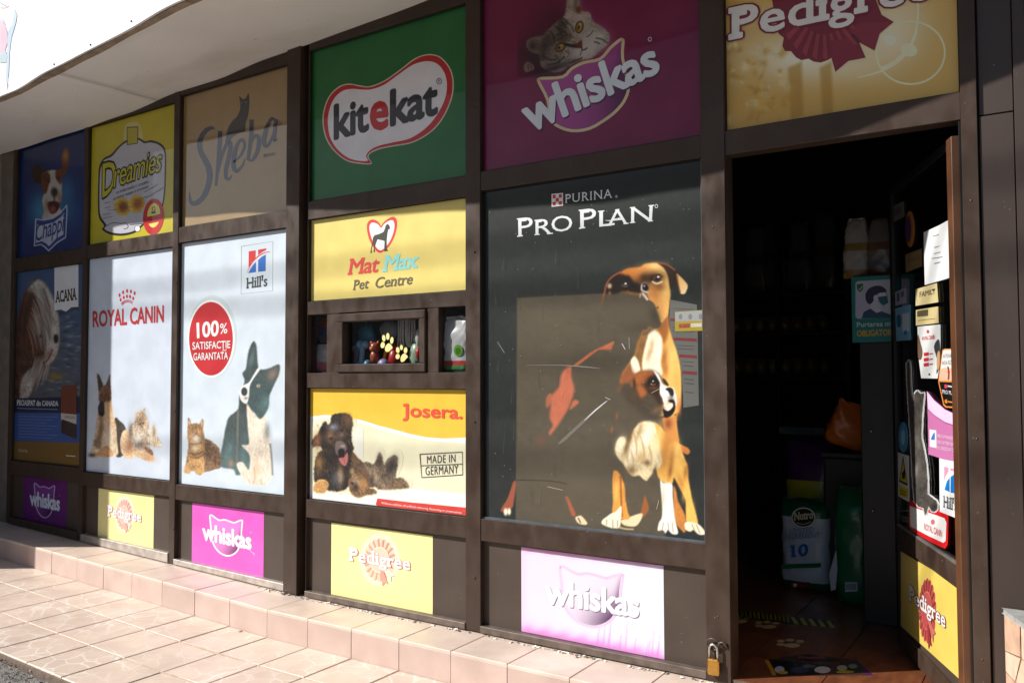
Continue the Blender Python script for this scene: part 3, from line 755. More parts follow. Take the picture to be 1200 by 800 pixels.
# ===== top row
p = big('blue', (12, 42, 100), 'dark blue poster of a brown and white dog above a white name banner', .5)
Z = zz(20, 165, 5.714)
A = Art(WP, (30, 168, 96, 300), (15, 51, 122), .8)
for x, y, rx, ry, a in ((225, 480, 170, 120, .75), (330, 330, 60, 110, .5), (150, 440, 60, 110, .5)): A.blob(*Z([(x, y)])[0], rx / 5.7, ry / 5.7, (80, 180, 225), a)
A.poly(Z([(105, 190), (130, 165), (160, 175), (200, 215), (190, 265), (150, 285), (115, 275), (100, 230)]), (52, 30, 22), 1, fur=(.3, 1.5, 1))
A.poly(Z([(297, 130), (303, 85), (325, 48), (345, 62), (352, 120), (340, 190), (310, 235), (270, 235), (262, 200), (300, 180)]), (128, 66, 30), 1, fur=(.3, 1.5, 1.5))
A.blob(*Z([(325, 100)])[0], 3.4, 7, (225, 160, 90), .9)
A.poly(Z([(165, 230), (200, 205), (245, 195), (285, 215), (300, 260), (300, 330), (298, 390), (280, 440), (300, 480), (240, 530), (170, 525), (180, 470), (168, 400), (185, 340), (170, 300)]), (226, 220, 210), 1.2, fur=(.12, 1.5, 1.4))
A.poly(Z([(165, 230), (205, 208), (222, 240), (212, 300), (195, 350), (178, 345), (165, 290)]), (120, 62, 32), 1.2, fur=(.3, 1.3, 1.4))
A.poly(Z([(258, 205), (290, 205), (302, 250), (296, 290), (275, 275), (258, 240)]), (134, 70, 34), 1.2, fur=(.3, 1.3, 1.4))
A.blob(*Z([(212, 270)])[0], 1.8, 2.6, (20, 14, 12)); A.blob(*Z([(272, 250)])[0], 1.8, 2.6, (20, 14, 12))
A.blob(*Z([(250, 345)])[0], 4.4, 6, (26, 22, 24), 1, hard=2); A.blob(*Z([(250, 400)])[0], 1.2, 8, (60, 40, 36), .8)
A.poly(Z([(205, 415), (250, 405), (285, 420), (270, 470), (235, 490), (212, 465)]), (70, 20, 22), 1); A.blob(*Z([(240, 460)])[0], 4, 4.5, (190, 90, 95), .9, hard=2)
A.blob(*Z([(200, 430)])[0], 3.5, 9, (160, 110, 70), .6); A.blob(*Z([(285, 380)])[0], 3, 8, (170, 110, 70), .7)
A.C *= .82; A.finish('dog_picture', p, .5)
P = Print(WP, 3, .5)
P.poly(Z([(122, 520), (180, 528), (240, 515), (290, 480), (335, 425), (338, 470), (328, 650), (270, 685), (212, 742), (185, 715), (160, 698), (112, 708), (118, 600)]), (180, 188, 204))
P.poly(Z([(130, 528), (180, 536), (242, 523), (292, 490), (330, 440), (331, 470), (322, 644), (266, 678), (212, 730), (190, 708), (162, 690), (120, 700), (126, 600)]), (22, 60, 132))
P.poly(Z([(138, 560), (182, 562), (244, 547), (292, 512), (317, 482), (316, 530), (310, 628), (262, 655), (214, 706), (196, 688), (166, 672), (126, 684), (130, 610)]), (182, 188, 204))
P.text('Chappi', Z([(128, 560), (320, 480), (314, 640), (122, 716)]), (24, 54, 122), .012, False, .95, .12)
P.build('lettering', p)

p = big('treat', (196, 182, 36), 'yellow poster of a white treat bag with bubbly lettering, biscuits and a red oval seal')
Z = zz(100, 130, 5); P = Print(WP, 1)
P.poly(Z([(230, 180), (232, 100), (255, 72), (310, 70), (330, 110), (328, 180)]), (206, 198, 130), 4)
OUT = [(108, 278), (150, 255), (190, 212), (225, 182), (260, 165), (310, 158), (350, 178), (385, 172), (440, 190), (472, 240), (473, 380), (466, 500), (440, 590), (350, 662), (295, 712), (215, 732), (140, 722), (98, 694), (110, 672), (82, 630), (74, 560), (76, 400), (82, 325)]
P.poly(Z(OUT), (26, 26, 26), 4)
INN = [(112, 288), (155, 268), (195, 222), (228, 192), (262, 178), (310, 170), (345, 190), (385, 186), (434, 202), (463, 246), (464, 380), (458, 495), (434, 582), (345, 652), (290, 700), (215, 718), (150, 710), (112, 690), (124, 668), (93, 622), (84, 560), (85, 400), (92, 332)]
P.poly(Z(INN), (190, 190, 200), 4)
P.stroke(Z([(125, 672), (165, 655), (210, 660), (235, 655)]), .8, (40, 40, 40)); P.stroke(Z([(235, 655), (252, 675), (240, 690), (225, 690)]), .8, (40, 40, 40)); P.stroke(Z([(262, 668), (335, 660)]), .8, (60, 60, 60))
P.poly(Z(ell(306, 690, 18, 20)), (40, 40, 40)); P.poly(Z(ell(306, 690, 15, 17)), (235, 235, 240))
P.poly(Z([(243, 95), (311, 92), (309, 192), (245, 202)]), (30, 30, 24)); P.poly(Z([(247, 100), (307, 98), (305, 188), (249, 197)]), (184, 170, 50))
P.build('bag_picture', p)
P2 = Print(WP, P.k + 1)
P2.text('D', Z([(103, 312), (188, 286), (168, 470), (100, 512)]), (196, 186, 30), .01, outline=((22, 22, 18), .055))
P2.text('reamies', Z([(165, 318), (452, 222), (446, 350), (168, 452)]), (196, 186, 30), .0, False, .92, .18, outline=((22, 22, 18), .045))
for x0, y0, x1, y1 in ((182, 470, 372, 405), (165, 508, 372, 432)):
    P2.text('cu inima moale si crocanta', Z([(x0, y0 - 2), (x1, y1 - 2), (x1, y1 + 18), (x0, y0 + 18)]), (70, 70, 76))
for x0, y0, x1, y1 in ((345, 478, 425, 432), (355, 512, 462, 448), (115, 540, 145, 535), (115, 570, 150, 562), (103, 610, 150, 600), (103, 630, 160, 620)):
    P2.stroke(Z([(x0, y0), (x1, y1)]), .7, (120, 120, 126), 1)
P2.stroke(Z([(135, 582), (185, 580)]), .4, (60, 60, 60), 1); P2.stroke(Z([(325, 520), (360, 500)]), .4, (60, 60, 60), 1)
P2.build('lettering', p)
A = Art(WP, (130, 225, 175, 255), (190, 190, 200), .7, P.k + .5)
for cxx, cyy, an in ((218, 562, -.5), (302, 545, .4)):
    A.poly(Z(ell(cxx, cyy, 48, 54, 18, an)), (206, 170, 60), 1, 0, fur=(.2, 1.5, 0)); A.blob(*Z([(cxx + 6, cyy)])[0], 6.5, 7, (128, 70, 36), .95, fur=(.3, 1.2, 0), hard=1.6)
A.finish('biscuit_picture', p)
P3 = Print(WP, P.k + 3); P3.poly(Z(ell(400, 620, 61, 106, 26, .08)), (196, 36, 44)); P3.poly(Z(ell(402, 612, 38, 72, 24, .08)), (232, 222, 110))
P3.poly(Z([(345, 625), (455, 600), (455, 645), (345, 668)]), (196, 36, 44)); P3.text('NOU', Z([(375, 630), (430, 618), (430, 636), (375, 648)]), (110, 20, 26))
P3.poly(Z(ell(402, 574, 10, 13)), (60, 60, 70)); P3.poly(Z(ell(402, 574, 6, 8)), (232, 222, 110)); P3.poly(Z([(388, 590), (414, 588), (412, 602), (390, 604)]), (60, 60, 70)); P3.build('seal', p)

p = big('gold', (156, 128, 84), 'gold-beige poster with a black cat silhouette sitting on slanted blue script', 1.0)
Z = zz(215, 90, 5); P = Print(WP, 1, 1.0)
P.poly(Z([(247, 392), (250, 345), (262, 300), (285, 262), (312, 236), (328, 205), (333, 170), (327, 116), (346, 130), (364, 126), (382, 98), (387, 150), (382, 205), (376, 240), (364, 275), (362, 318), (335, 328), (305, 342), (275, 372)]), (30, 32, 38), 4)
P.stroke(Z([(336, 152), (345, 156)]), .5, (150, 150, 140), 1); P.stroke(Z([(362, 152), (372, 148)]), .5, (150, 150, 140), 1); P.build('cat_silhouette', p)
S = (28, 38, 66); T = Print(WP, P.k + 1, 1.0)
T.stroke(Z([(186, 308), (165, 300), (130, 318), (98, 372), (98, 430), (125, 485), (150, 540), (152, 610), (125, 690), (85, 735), (55, 742), (40, 722), (34, 672)]), [q / 5 for q in (4, 20, 28, 30, 30, 34, 34, 32, 30, 30, 28, 18, 3)], S)
T.stroke(Z([(216, 318), (210, 420), (190, 640)]), [q / 5 for q in (26, 24, 14)], S)
T.stroke(Z([(204, 560), (222, 470), (255, 392), (275, 388), (272, 440), (250, 540), (250, 590), (268, 600), (285, 575)]), [q / 5 for q in (10, 18, 20, 22, 24, 24, 22, 14, 3)], S)
T.stroke(Z([(292, 502), (335, 462), (358, 405), (345, 368), (318, 392), (298, 455), (294, 525), (312, 555), (345, 520), (362, 478)]), [q / 5 for q in (8, 14, 16, 16, 20, 26, 26, 20, 12, 3)], S)
T.stroke(Z([(400, 252), (396, 350), (378, 490)]), [q / 5 for q in (26, 24, 18)], S)
T.stroke(Z([(386, 430), (405, 365), (430, 345), (444, 375), (432, 440), (404, 488), (380, 490)]), [q / 5 for q in (8, 16, 20, 24, 22, 16, 8)], S)
T.stroke(Z([(540, 262), (518, 246), (488, 300), (472, 370), (478, 405), (500, 395), (528, 330), (540, 262)]), [q / 5 for q in (14, 18, 24, 26, 22, 16, 12, 12)], S)
T.stroke(Z([(545, 250), (534, 330), (532, 372), (552, 368)]), [q / 5 for q in (22, 22, 20, 4)], S)
T.loop(Z(ell(564, 272, 11, 14, 14)), .7, (120, 70, 50)); T.text('TM', Z([(560, 266), (569, 263), (569, 278), (560, 280)]), (120, 70, 50))
T.text('BRAND', Z([(470, 452), (540, 440), (540, 460), (470, 474)]), (90, 84, 84)); T.build('lettering', p)

p = big('green', (20, 102, 48), 'green poster with a red-edged white speech bubble holding bold black lettering', .3)
Z = zz(370, 55, 5.333); P = Print(WP, 1, .3)
BO = [(43, 480), (48, 400), (82, 310), (145, 248), (210, 230), (280, 242), (340, 246), (430, 210), (530, 140), (620, 72), (705, 46), (780, 64), (838, 130), (862, 215), (852, 320), (800, 440), (725, 530), (610, 598), (490, 622), (400, 640), (345, 665), (330, 690), (350, 731), (280, 732), (190, 712), (110, 648), (62, 570)]
def inset(pts, d):
    c = np.array(pts, float); out = []
    area = sum(c[i - 1][0] * c[i][1] - c[i][0] * c[i - 1][1] for i in range(len(c)))
    for i in range(len(c)):
        t = c[(i + 1) % len(c)] - c[i - 1]; t /= np.linalg.norm(t); nrm = np.array([-t[1], t[0]]) * (1 if area > 0 else -1)
        out.append(tuple(c[i] + nrm * d))
    return out
P.poly(Z(BO), (206, 200, 186), 4); P.poly(Z(inset(BO, 7)), (186, 30, 34), 4)
P.poly(Z([(76, 480), (84, 400), (115, 325), (165, 278), (225, 264), (290, 268), (350, 266), (430, 236), (520, 172), (610, 112), (695, 91), (760, 108), (805, 165), (820, 240), (806, 330), (755, 430), (685, 510), (590, 572), (480, 598), (390, 620), (335, 650), (315, 684), (324, 712), (270, 712), (205, 694), (140, 645), (92, 570)]), (226, 224, 232), 4)
P.build('speech_bubble', p)
T = Print(WP, P.k + 1, .3); K = (44, 46, 52)
T.text('kit', Z([(112, 360), (335, 302), (334, 530), (112, 590)]), K, .034, space=.97)
T.text('e', Z([(338, 345), (458, 330), (456, 518), (338, 530)]), (190, 34, 34), .032)
T.text('kat', Z([(464, 268), (770, 190), (764, 428), (464, 506)]), K, .034, space=.97)
T.loop(Z(ell(772, 216, 15, 18, 14)), .7, K); T.text('R', Z([(767, 208), (779, 205), (779, 222), (767, 225)]), K); T.build('lettering', p)

p = big('pink', (112, 14, 66), 'dark magenta poster with a tabby cat peering over tilted white lettering', .25)
Z = zz(600, 0, 8); G = 1.0
A = Art(WP, (606, -12, 722, 92), (140, 18, 83), .75)
A.blob(*Z([(300, 560)])[0], 40, 30, (40, 6, 22), .8); A.blob(*Z([(420, 220)])[0], 30, 30, (60, 8, 32), .6)
A.poly(Z([(135, 400), (165, 365), (230, 345), (290, 335), (345, 280), (430, 200), (490, 150), (505, 80), (515, 0), (525, -70), (600, -60), (625, -20), (632, 50), (660, 108), (725, 122), (765, 205), (850, 260), (912, 320), (915, 370), (880, 430), (800, 500), (750, 545), (640, 570), (480, 660), (390, 680), (310, 655), (265, 600), (260, 520), (200, 500), (150, 465)]), (176, 160, 150), 1.2, fur=(.35, 1.2, .6))
A.poly(Z([(300, 330), (380, 260), (470, 190), (520, 240), (560, 330), (520, 400), (420, 400), (330, 470), (300, 560), (270, 560), (262, 500)]), (110, 92, 82), 4, fur=(.45, 1.2, -.6))
A.blob(*Z([(790, 370)])[0], 17, 15, (225, 218, 216), .9, .4, fur=(.12, 1.5, .5)); A.blob(*Z([(700, 480)])[0], 16, 10, (224, 216, 212), .9, -.5); A.blob(*Z([(590, 60)])[0], 8, 16, (206, 196, 188), .8, fur=(.2, 1.2, 1.2)); A.blob(*Z([(620, 490)])[0], 6, 6, (216, 208, 204), .9); A.blob(*Z([(680, 250)])[0], 10, 18, (208, 196, 186), .6)
A.blob(*Z([(200, 415)])[0], 8, 6, (120, 90, 76), .9); A.blob(*Z([(190, 440)])[0], 4, 5, (60, 34, 30), .8); A.blob(*Z([(622, 95)])[0], 4, 5, (120, 66, 46), 1, hard=2); A.blob(*Z([(600, 20)])[0], 3, 12, (110, 90, 76), .8, .2)
D = (44, 34, 32)
for s_, w_ in (([(440, 200), (480, 215), (510, 265)], 2), ([(395, 245), (440, 280), (470, 335)], 2), ([(430, 262), (480, 290), (520, 340)], 1.6), ([(455, 180), (495, 185), (525, 225)], 1.6), ([(350, 290), (385, 330), (400, 385)], 1.8), ([(520, 215), (560, 250), (580, 300)], 1.2),
              ([(785, 360), (840, 370), (895, 405)], 1.8), ([(770, 395), (800, 400), (825, 415)], 1.8), ([(760, 290), (730, 330), (700, 350)], 1.0), ([(290, 520), (350, 560), (420, 560)], 2), ([(330, 610), (420, 590), (500, 530)], 1.8), ([(540, 590), (600, 570), (660, 545)], 2), ([(400, 520), (440, 560), (430, 600)], 1.5), ([(500, 480), (530, 500), (520, 540)], 1)):
    A.stroke(Z(s_), w_, D, 1.0, .75)
A.poly(Z([(480, 405), (530, 410), (600, 425), (650, 440), (640, 452), (560, 445), (500, 430)]), (36, 26, 26), 1)
A.poly(Z([(575, 412), (615, 405), (645, 378), (658, 400), (655, 440), (620, 440)]), (130, 44, 48), .8)
A.stroke(Z([(652, 440), (660, 470), (690, 462), (705, 450)]), 1.3, (40, 26, 26), .8); A.stroke(Z([(655, 470), (645, 500), (640, 520)]), 1.0, (50, 36, 34), .8, .7)
for ex, ey, rx, ry, an in ((632, 256, 3.5, 6.2, .25), (452, 446, 5.4, 3.6, -.5)):
    c0 = Z([(ex, ey)])[0]
    A.poly(ell(*c0, rx + 1.3, ry + 1.3, 18, an), (24, 18, 16), .7, 0); A.poly(ell(*c0, rx, ry, 18, an), (190, 146, 44), .6, 0); A.blob(c0[0] - rx * .3, c0[1] + ry * .1, rx * .35, ry * .5, (20, 14, 10), 1, an, hard=2); A.blob(c0[0] + 1, c0[1] - ry * .5, 1, 1, (240, 240, 230), .9)
A.poly(Z([(110, 650), (115, 610), (140, 580), (170, 590), (200, 610), (205, 650), (170, 668), (130, 680)]), (150, 128, 116), 1.2, fur=(.2, 1.2, 1.5)); A.stroke(Z([(150, 600), (155, 660)]), .7, (60, 40, 38)); A.stroke(Z([(178, 605), (182, 655)]), .7, (60, 40, 38))
A.blob(*Z([(300, 480)])[0], 22, 20, (50, 34, 36), .5, .5, show=False); A.blob(*Z([(400, 640)])[0], 20, 5, (30, 16, 22), .7, -.3, show=False); A.C *= .82; A.finish('cat_picture', p, .25)
Z2 = zz(600, 30, 5.716)
cat_mark(p, Z2([(32, 492), (938, 88), (1002, 314), (118, 730)]), Z2([(178, 375), (188, 360), (205, 355), (340, 345), (400, 290), (480, 250), (590, 225), (660, 150), (722, 98), (738, 97), (745, 110), (741, 220), (780, 400), (760, 490), (710, 560), (640, 620), (520, 690), (400, 705), (300, 670), (255, 620), (240, 500)]), [(206, 190, 150), (160, 70, 140), (60, 10, 50), (214, 222, 232), (60, 16, 50)], 3, .030, .25, 9)

p = big('amber', (208, 160, 62), 'amber poster over the doorway with a maroon rosette behind cream lettering and pale rings', .4)
Z = zz(840, 0, 4.138); q = OP['amber']
A = Art(WP, (846, -40, 1128, 156), (212, 166, 74), 2.0, .4, clip=q)
A.poly([(846, -40), (1128, -40), (1128, 160), (846, 160)], (206, 160, 70), 1, 0, c2=(222, 182, 96), ax=((850, 60), (1120, 60)))
for x, y, rx, ry, c, a in ((420, 280, 330, 130, (250, 244, 222), .95), (830, 170, 190, 170, (250, 240, 214), .85), (250, 60, 160, 130, (248, 236, 200), .4), (640, 330, 200, 80, (250, 240, 206), .4), (880, 60, 160, 120, (246, 232, 190), .6)): A.blob(*Z([(x, y)])[0], rx / 4.14, ry / 4.14, c, a)
for x0, x1 in ((345, 412), (500, 556)): A.poly(Z([(x0, 330), (x1, 300), (x1 + 8, 560), (x0 + 15, 590)]), (176, 126, 30), 3, 0, .6)
rg = np.random.RandomState(4)
for _ in range(46):
    x, y = rg.uniform(40, 340), rg.uniform(190, 600); A.blob(*Z([(x, y)])[0], rg.uniform(2, 9), rg.uniform(1.5, 6), (188, 138, 34) if rg.rand() < .6 else (236, 220, 170), .55, rg.uniform(0, 3), fur=(.3, 2, .5))
A.finish('backdrop_print', p, .4, True)
P = Print(WP, 3, .4); PALE = (244, 232, 190)
P.loop(Z(ell(940, 257, 166, 152, 40)), 2.4, PALE); P.poly(Z(ell(932, 243, 42, 32, 18, .3)), PALE)
P.stroke(Z([(905, 265), (860, 305), (795, 335)]), [5, 4.4, 3.4], PALE); P.stroke(Z([(975, -20), (975, 90), (955, 190), (900, 280), (800, 345), (680, 378)]), [2.5, 3, 4, 3.4, 3, 1], PALE); P.poly(Z(ell(840, 195, 32, 28, 16)), (250, 240, 206)); P.build('pale_rings', p)
P = Print(WP, 8, .4); MA = (126, 26, 42)
P.poly(Z([(260, -40), (285, 90), (300, 165), (325, 185), (318, 225), (330, 248), (360, 250), (385, 280), (410, 293), (445, 286), (470, 300), (505, 305), (540, 292), (556, 282), (575, 350), (638, 297), (722, 281), (690, 207), (765, 247), (790, 165), (858, 108), (800, 74), (740, -80), (500, -190), (320, -120)]), MA)
for i in range(9):
    t = 0.55 + i * .235; P.poly(Z([(520 + 130 * math.cos(t), 20 + 150 * math.sin(t)), (520 + 235 * math.cos(t) * .96, 20 + 275 * math.sin(t)), (520 + 225 * math.cos(t + .1), 20 + 262 * math.sin(t + .1)), (520 + 130 * math.cos(t + .12), 20 + 150 * math.sin(t + .12))]), (160, 54, 62))
P.poly(Z([(545, 200), (640, 190), (722, 281), (638, 297), (575, 350)]), (136, 34, 48)); P.poly(Z([(650, 150), (700, 110), (858, 108), (790, 165), (765, 247), (690, 207)]), (140, 38, 54)); P.poly(Z([(650, 170), (665, 165), (700, 205), (690, 210)]), (96, 16, 32))
P.build('rosette', p)
T = Print(WP, 25, .4)
T.text('Pedigree', Z([(57, 42), (1045, -166), (1045, 46), (57, 250)]), (232, 228, 224), .018, (0.06, 0.10), 1.02, 0, ((126, 26, 42), .055)); T.build('lettering', p)

# ===== main row
p = big('sea', (60, 86, 128), 'shaded seaside poster of a shaggy brown and white dog with gold footer', .5)
Z = zz(10, 300, 3.2); A = Art(WP, (14, 300, 97, 555), (60, 86, 128), .85, .4, clip=OP['sea'])
A.poly([(0, 290), (110, 290), (110, 480), (0, 480)], (70, 104, 156), 1, 0, c2=(96, 104, 116), ax=((50, 320), (50, 460)))
rg = np.random.RandomState(2)
for _ in range(150):
    x, y = rg.uniform(120, 265), rg.uniform(190, 520); A.blob(*Z([(x, y)])[0], rg.uniform(2, 6), rg.uniform(.6, 1.8), [(196, 204, 212), (50, 58, 70), (120, 130, 140)][rg.randint(3)], .6, rg.uniform(-.4, .4))
A.blob(*Z([(175, 450)])[0], 10, 5, (176, 140, 60), .9); A.blob(*Z([(95, 100)])[0], 8, 3, (150, 130, 130), .6)
A.poly(Z([(20, 520), (28, 400), (30, 280), (45, 180), (75, 120), (110, 85), (140, 110), (165, 160), (185, 220), (192, 290), (188, 350), (165, 400), (130, 440), (100, 480), (75, 540)]), (96, 62, 44), 2, fur=(.5, 1.5, 1.3))
A.poly(Z([(70, 130), (110, 88), (145, 115), (170, 165), (188, 230), (192, 300), (186, 355), (160, 402), (135, 400), (140, 330), (130, 250), (120, 180), (95, 140)]), (222, 214, 204), 2, fur=(.22, 1.4, 1.3))
A.poly(Z([(60, 200), (110, 190), (132, 240), (120, 320), (90, 360), (70, 330)]), (112, 56, 34), 3, fur=(.4, 1.3, 1.4))
A.poly(Z([(45, 480), (70, 430), (110, 420), (95, 480), (70, 545), (45, 540)]), (206, 196, 188), 2, fur=(.25, 1.3, 1.3))
rg = np.random.RandomState(5)
for k in range(150):
    t = rg.rand(); x0_, y0_ = 60 + 70 * t + rg.normal(0, 8), 120 - 25 * t + rg.uniform(0, 150); side = x0_ + .25 * (y0_ - 100) > 105
    c = [(228, 222, 214), (176, 166, 158), (206, 198, 190), (120, 100, 90)][rg.randint(4)] if side else [(104, 56, 36), (70, 44, 34), (134, 84, 58), (52, 38, 34)][rg.randint(4)]
    l = rg.uniform(60, 130); bend = 28 if side else -14
    A.stroke(Z([(x0_, y0_), (x0_ + bend * .7, y0_ + l * .5), (min(x0_ + bend, 186), y0_ + l)]), [.5, 1.5, .3], c, .9, .6, show=False)
for k in range(40):
    x0_, y0_ = rg.uniform(95, 165), rg.uniform(370, 410); A.stroke(Z([(x0_, y0_), (x0_ - 10, y0_ + 40), (x0_ - 26, y0_ + rg.uniform(60, 110))]), [.5, 1.4, .3], [(224, 216, 206), (186, 172, 160), (150, 130, 116)][rg.randint(3)], .9, .6)
A.poly(Z(ell(178, 310, 9, 17)), (34, 28, 30), 1.2, 0); A.blob(*Z([(120, 300)])[0], 1.6, 2.2, (40, 26, 24), .8); A.blob(*Z([(150, 370)])[0], 4, 7, (190, 130, 120), .9, .5); A.stroke(Z([(165, 350), (150, 385), (135, 400)]), 1, (60, 36, 30))
A.poly([(0, 467), (110, 464), (110, 486), (0, 483)], (24, 38, 70), .8, 0); A.poly([(0, 483), (110, 484), (110, 519), (0, 516)], (64, 100, 178), .8, 0); A.poly([(0, 516), (110, 519), (110, 560), (0, 560)], (140, 106, 44), .8, 0)
A.C *= .85; A.finish('dog_picture', p, .5, True)
P = Print(WP, 2, .5); P.poly(Z([(172, 42), (262, 20), (262, 190), (235, 192), (216, 208), (196, 200), (172, 205)]), (228, 230, 232))
P.text('ACANA', Z([(175, 132), (256, 118), (256, 165), (176, 176)]), (64, 40, 36), .03, (.06, .08)); P.stroke(Z([(176, 205), (216, 212), (256, 192)]), .8, (30, 34, 40))
P.build('lettering', p); P.mb = MB(); P.text('PROASPAT din CANADA', Z([(32, 538), (187, 543), (187, 562), (32, 560)]), (216, 220, 228), .02, (.03, .05)); P.stroke(Z([(33, 570), (185, 575)]), .8, (110, 150, 210), 1)
for i in range(8): P.stroke(Z([(38, 600 + i * 11), (185 - (i % 3) * 20, 603 + i * 11.4)]), .6, (110, 140, 200), 1)
P.build('headline', p); P.mb = MB(); P.text('acana', Z([(38, 722), (72, 726), (72, 736), (38, 732)]), (200, 190, 160)); P.build('footer_name', p); P.mb = MB(); P.stroke(Z([(217, 747), (252, 750)]), 1, (220, 215, 200), 1); P.build('footer_line', p)
P = Print(WP, 20, .5); P.poly(Z([(198, 488), (256, 483), (255, 686), (198, 662)]), (112, 54, 34)); P.poly(Z([(198, 588), (256, 594), (255, 630), (198, 618)]), (196, 190, 180)); P.poly(Z([(200, 610), (255, 630), (255, 686), (199, 662)]), (50, 40, 38)); P.text('SINGLES', Z([(212, 597), (250, 600), (250, 610), (212, 607)]), (60, 50, 50)); P.build('packet_picture', p)

p = big('white', (208, 218, 232), 'tall white poster with red crown lettering above an alsatian and two fluffy cats')
Z = zz(100, 330, 12); P = Print(WP, 1); R = (196, 52, 56)
for x, y in ((482, 190), (532, 150), (588, 130), (642, 138), (694, 162)): P.poly(Z(ell(x, y, 15, 28, 12)), R)
for x, y in ((497, 255), (541, 222), (586, 207), (630, 210), (674, 235)): P.poly(Z(ell(x, y, 14, 26, 12)), R)
P.stroke(Z([(505, 312), (545, 275), (592, 262), (635, 268), (668, 292)]), 1.1, R); P.stroke(Z([(515, 330), (550, 296), (592, 284), (632, 290), (660, 310)]), .9, R); P.build('crown', p)
T = Print(WP, P.k + 1); T.text('ROYAL CANIN', Z([(105, 412), (1106, 326), (1104, 572), (106, 646)]), R, .022, space=.98); T.build('lettering', p)
Z = zz(100, 420, 6.15); A = Art(WP, (102, 434, 194, 546), (208, 218, 232), .7)
A.poly(Z([(210, 440), (255, 455), (285, 490), (300, 540), (320, 600), (280, 690), (215, 690)]), (72, 66, 60), 1, fur=(.35, 1.2, 1.2))
A.poly(Z([(28, 690), (40, 668), (60, 600), (75, 500), (85, 430), (95, 360), (105, 300), (135, 270), (180, 270), (192, 330), (205, 420), (222, 480), (228, 580), (232, 690), (150, 708), (80, 708), (35, 706)]), (204, 166, 124), 1, fur=(.22, 1.3, 1.4), c2=(232, 206, 172), ax=(Z([(120, 300)])[0], Z([(170, 650)])[0]))
for q, c in (([(84, 120), (92, 110), (108, 135), (128, 190), (125, 240), (100, 250), (92, 200)], (86, 66, 54)), ([(178, 115), (180, 160), (186, 270), (160, 265), (140, 220), (160, 160)], (96, 70, 54)), ([(98, 250), (120, 200), (160, 195), (185, 240), (185, 300), (150, 310), (120, 330), (98, 300)], (130, 92, 66))): A.poly(Z(q), c, 1, fur=(.3, 1.2, 1.3))
A.poly(Z([(92, 350), (105, 315), (128, 310), (138, 350), (135, 400), (118, 418), (98, 400)]), (48, 42, 42), 1, fur=(.3, 1.2, 1)); A.blob(*Z([(115, 395)])[0], 2.5, 2, (16, 14, 16)); A.blob(*Z([(118, 265)])[0], 1, .9, (20, 14, 12)); A.blob(*Z([(150, 262)])[0], 1, .9, (20, 14, 12))
A.poly(Z([(105, 420), (125, 425), (130, 500), (118, 580), (110, 650), (82, 640), (60, 600), (95, 540)]), (110, 84, 64), 2, a=.65, fur=(.3, 1.2, 1.4)); A.blob(*Z([(170, 560)])[0], 6, 14, (240, 226, 204), .8)
A.poly(Z([(80, 690), (110, 650), (155, 630), (190, 660), (200, 700), (130, 708)]), (206, 160, 116), 1, fur=(.2, 1.2, .3)); A.blob(*Z([(50, 695)])[0], 5, 2.5, (60, 54, 52), .9)
A.poly(Z([(255, 660), (252, 580), (275, 520), (310, 520), (328, 580), (345, 640), (420, 660), (480, 690), (495, 730), (470, 742), (420, 725), (350, 700), (345, 720), (320, 722), (280, 700)]), (222, 190, 154), 1, fur=(.25, 1.3, .8)); A.blob(*Z([(320, 630)])[0], 5, 10, (168, 116, 82), .8, .3); A.blob(*Z([(455, 715)])[0], 9, 4, (200, 150, 110), .7, .3)
A.poly(Z([(318, 520), (335, 470), (365, 440), (368, 372), (385, 390), (410, 375), (430, 358), (432, 400), (455, 450), (468, 520), (472, 620), (440, 660), (380, 656), (340, 610)]), (206, 188, 166), 1, fur=(.4, 1.2, 1.3)); A.blob(*Z([(400, 440)])[0], 7, 10, (150, 118, 88), .75, fur=(.5, 1.2, 1)); A.blob(*Z([(395, 610)])[0], 7, 5, (110, 90, 80), .7, fur=(.4, 1, 1)); A.blob(*Z([(380, 570)])[0], 5, 6, (240, 234, 226), .8); A.blob(*Z([(325, 520)])[0], 3, 10, (90, 76, 66), .7)
A.blob(*Z([(395, 470)])[0], 1, 1, (30, 26, 24)); A.blob(*Z([(418, 465)])[0], 1, 1, (30, 26, 24)); A.blob(*Z([(408, 490)])[0], 1.2, 1, (120, 70, 64))
A.poly(Z([(425, 640), (455, 640), (480, 660), (488, 695), (470, 690), (440, 670)]), (150, 110, 84), 1, fur=(.4, 1, .6))
A.poly(Z([(475, 520), (492, 480), (510, 490), (522, 560), (545, 610), (540, 635), (480, 625)]), (226, 206, 176), 1, fur=(.3, 1.2, 1)); A.blob(*Z([(495, 530)])[0], 2.5, 8, (130, 116, 104), .8)
A.finish('pets_picture', p)

p = big('collie', (210, 222, 232), 'tall pale poster with a red disc above a collie and a tabby cat')
Z = zz(215, 275, 4.706); P = Print(WP, 1)
P.loop(Z([(320, 65), (493, 37), (492, 308), (318, 327)]), .55, (120, 124, 124))
P.poly(Z([(360, 92), (399, 86), (398, 128), (378, 150), (359, 182)]), (206, 60, 58)); P.poly(Z([(412, 83), (457, 75), (457, 84), (435, 96), (412, 113)]), (206, 60, 58))
P.poly(Z([(357, 212), (372, 185), (386, 165), (400, 150), (400, 206)]), (54, 108, 190)); P.poly(Z([(412, 205), (412, 140), (432, 122), (454, 110), (453, 200)]), (54, 108, 190))
P.stroke(Z([(350, 210), (372, 168), (410, 124), (450, 100), (480, 95)]), [.3, 1.6, 2.2, 1.6, .3], (206, 66, 60)); P.stroke(Z([(352, 207), (378, 164), (412, 128), (450, 104), (476, 97)]), [.2, .7, 1, .7, .2], (236, 240, 244)); P.build('logo', p)
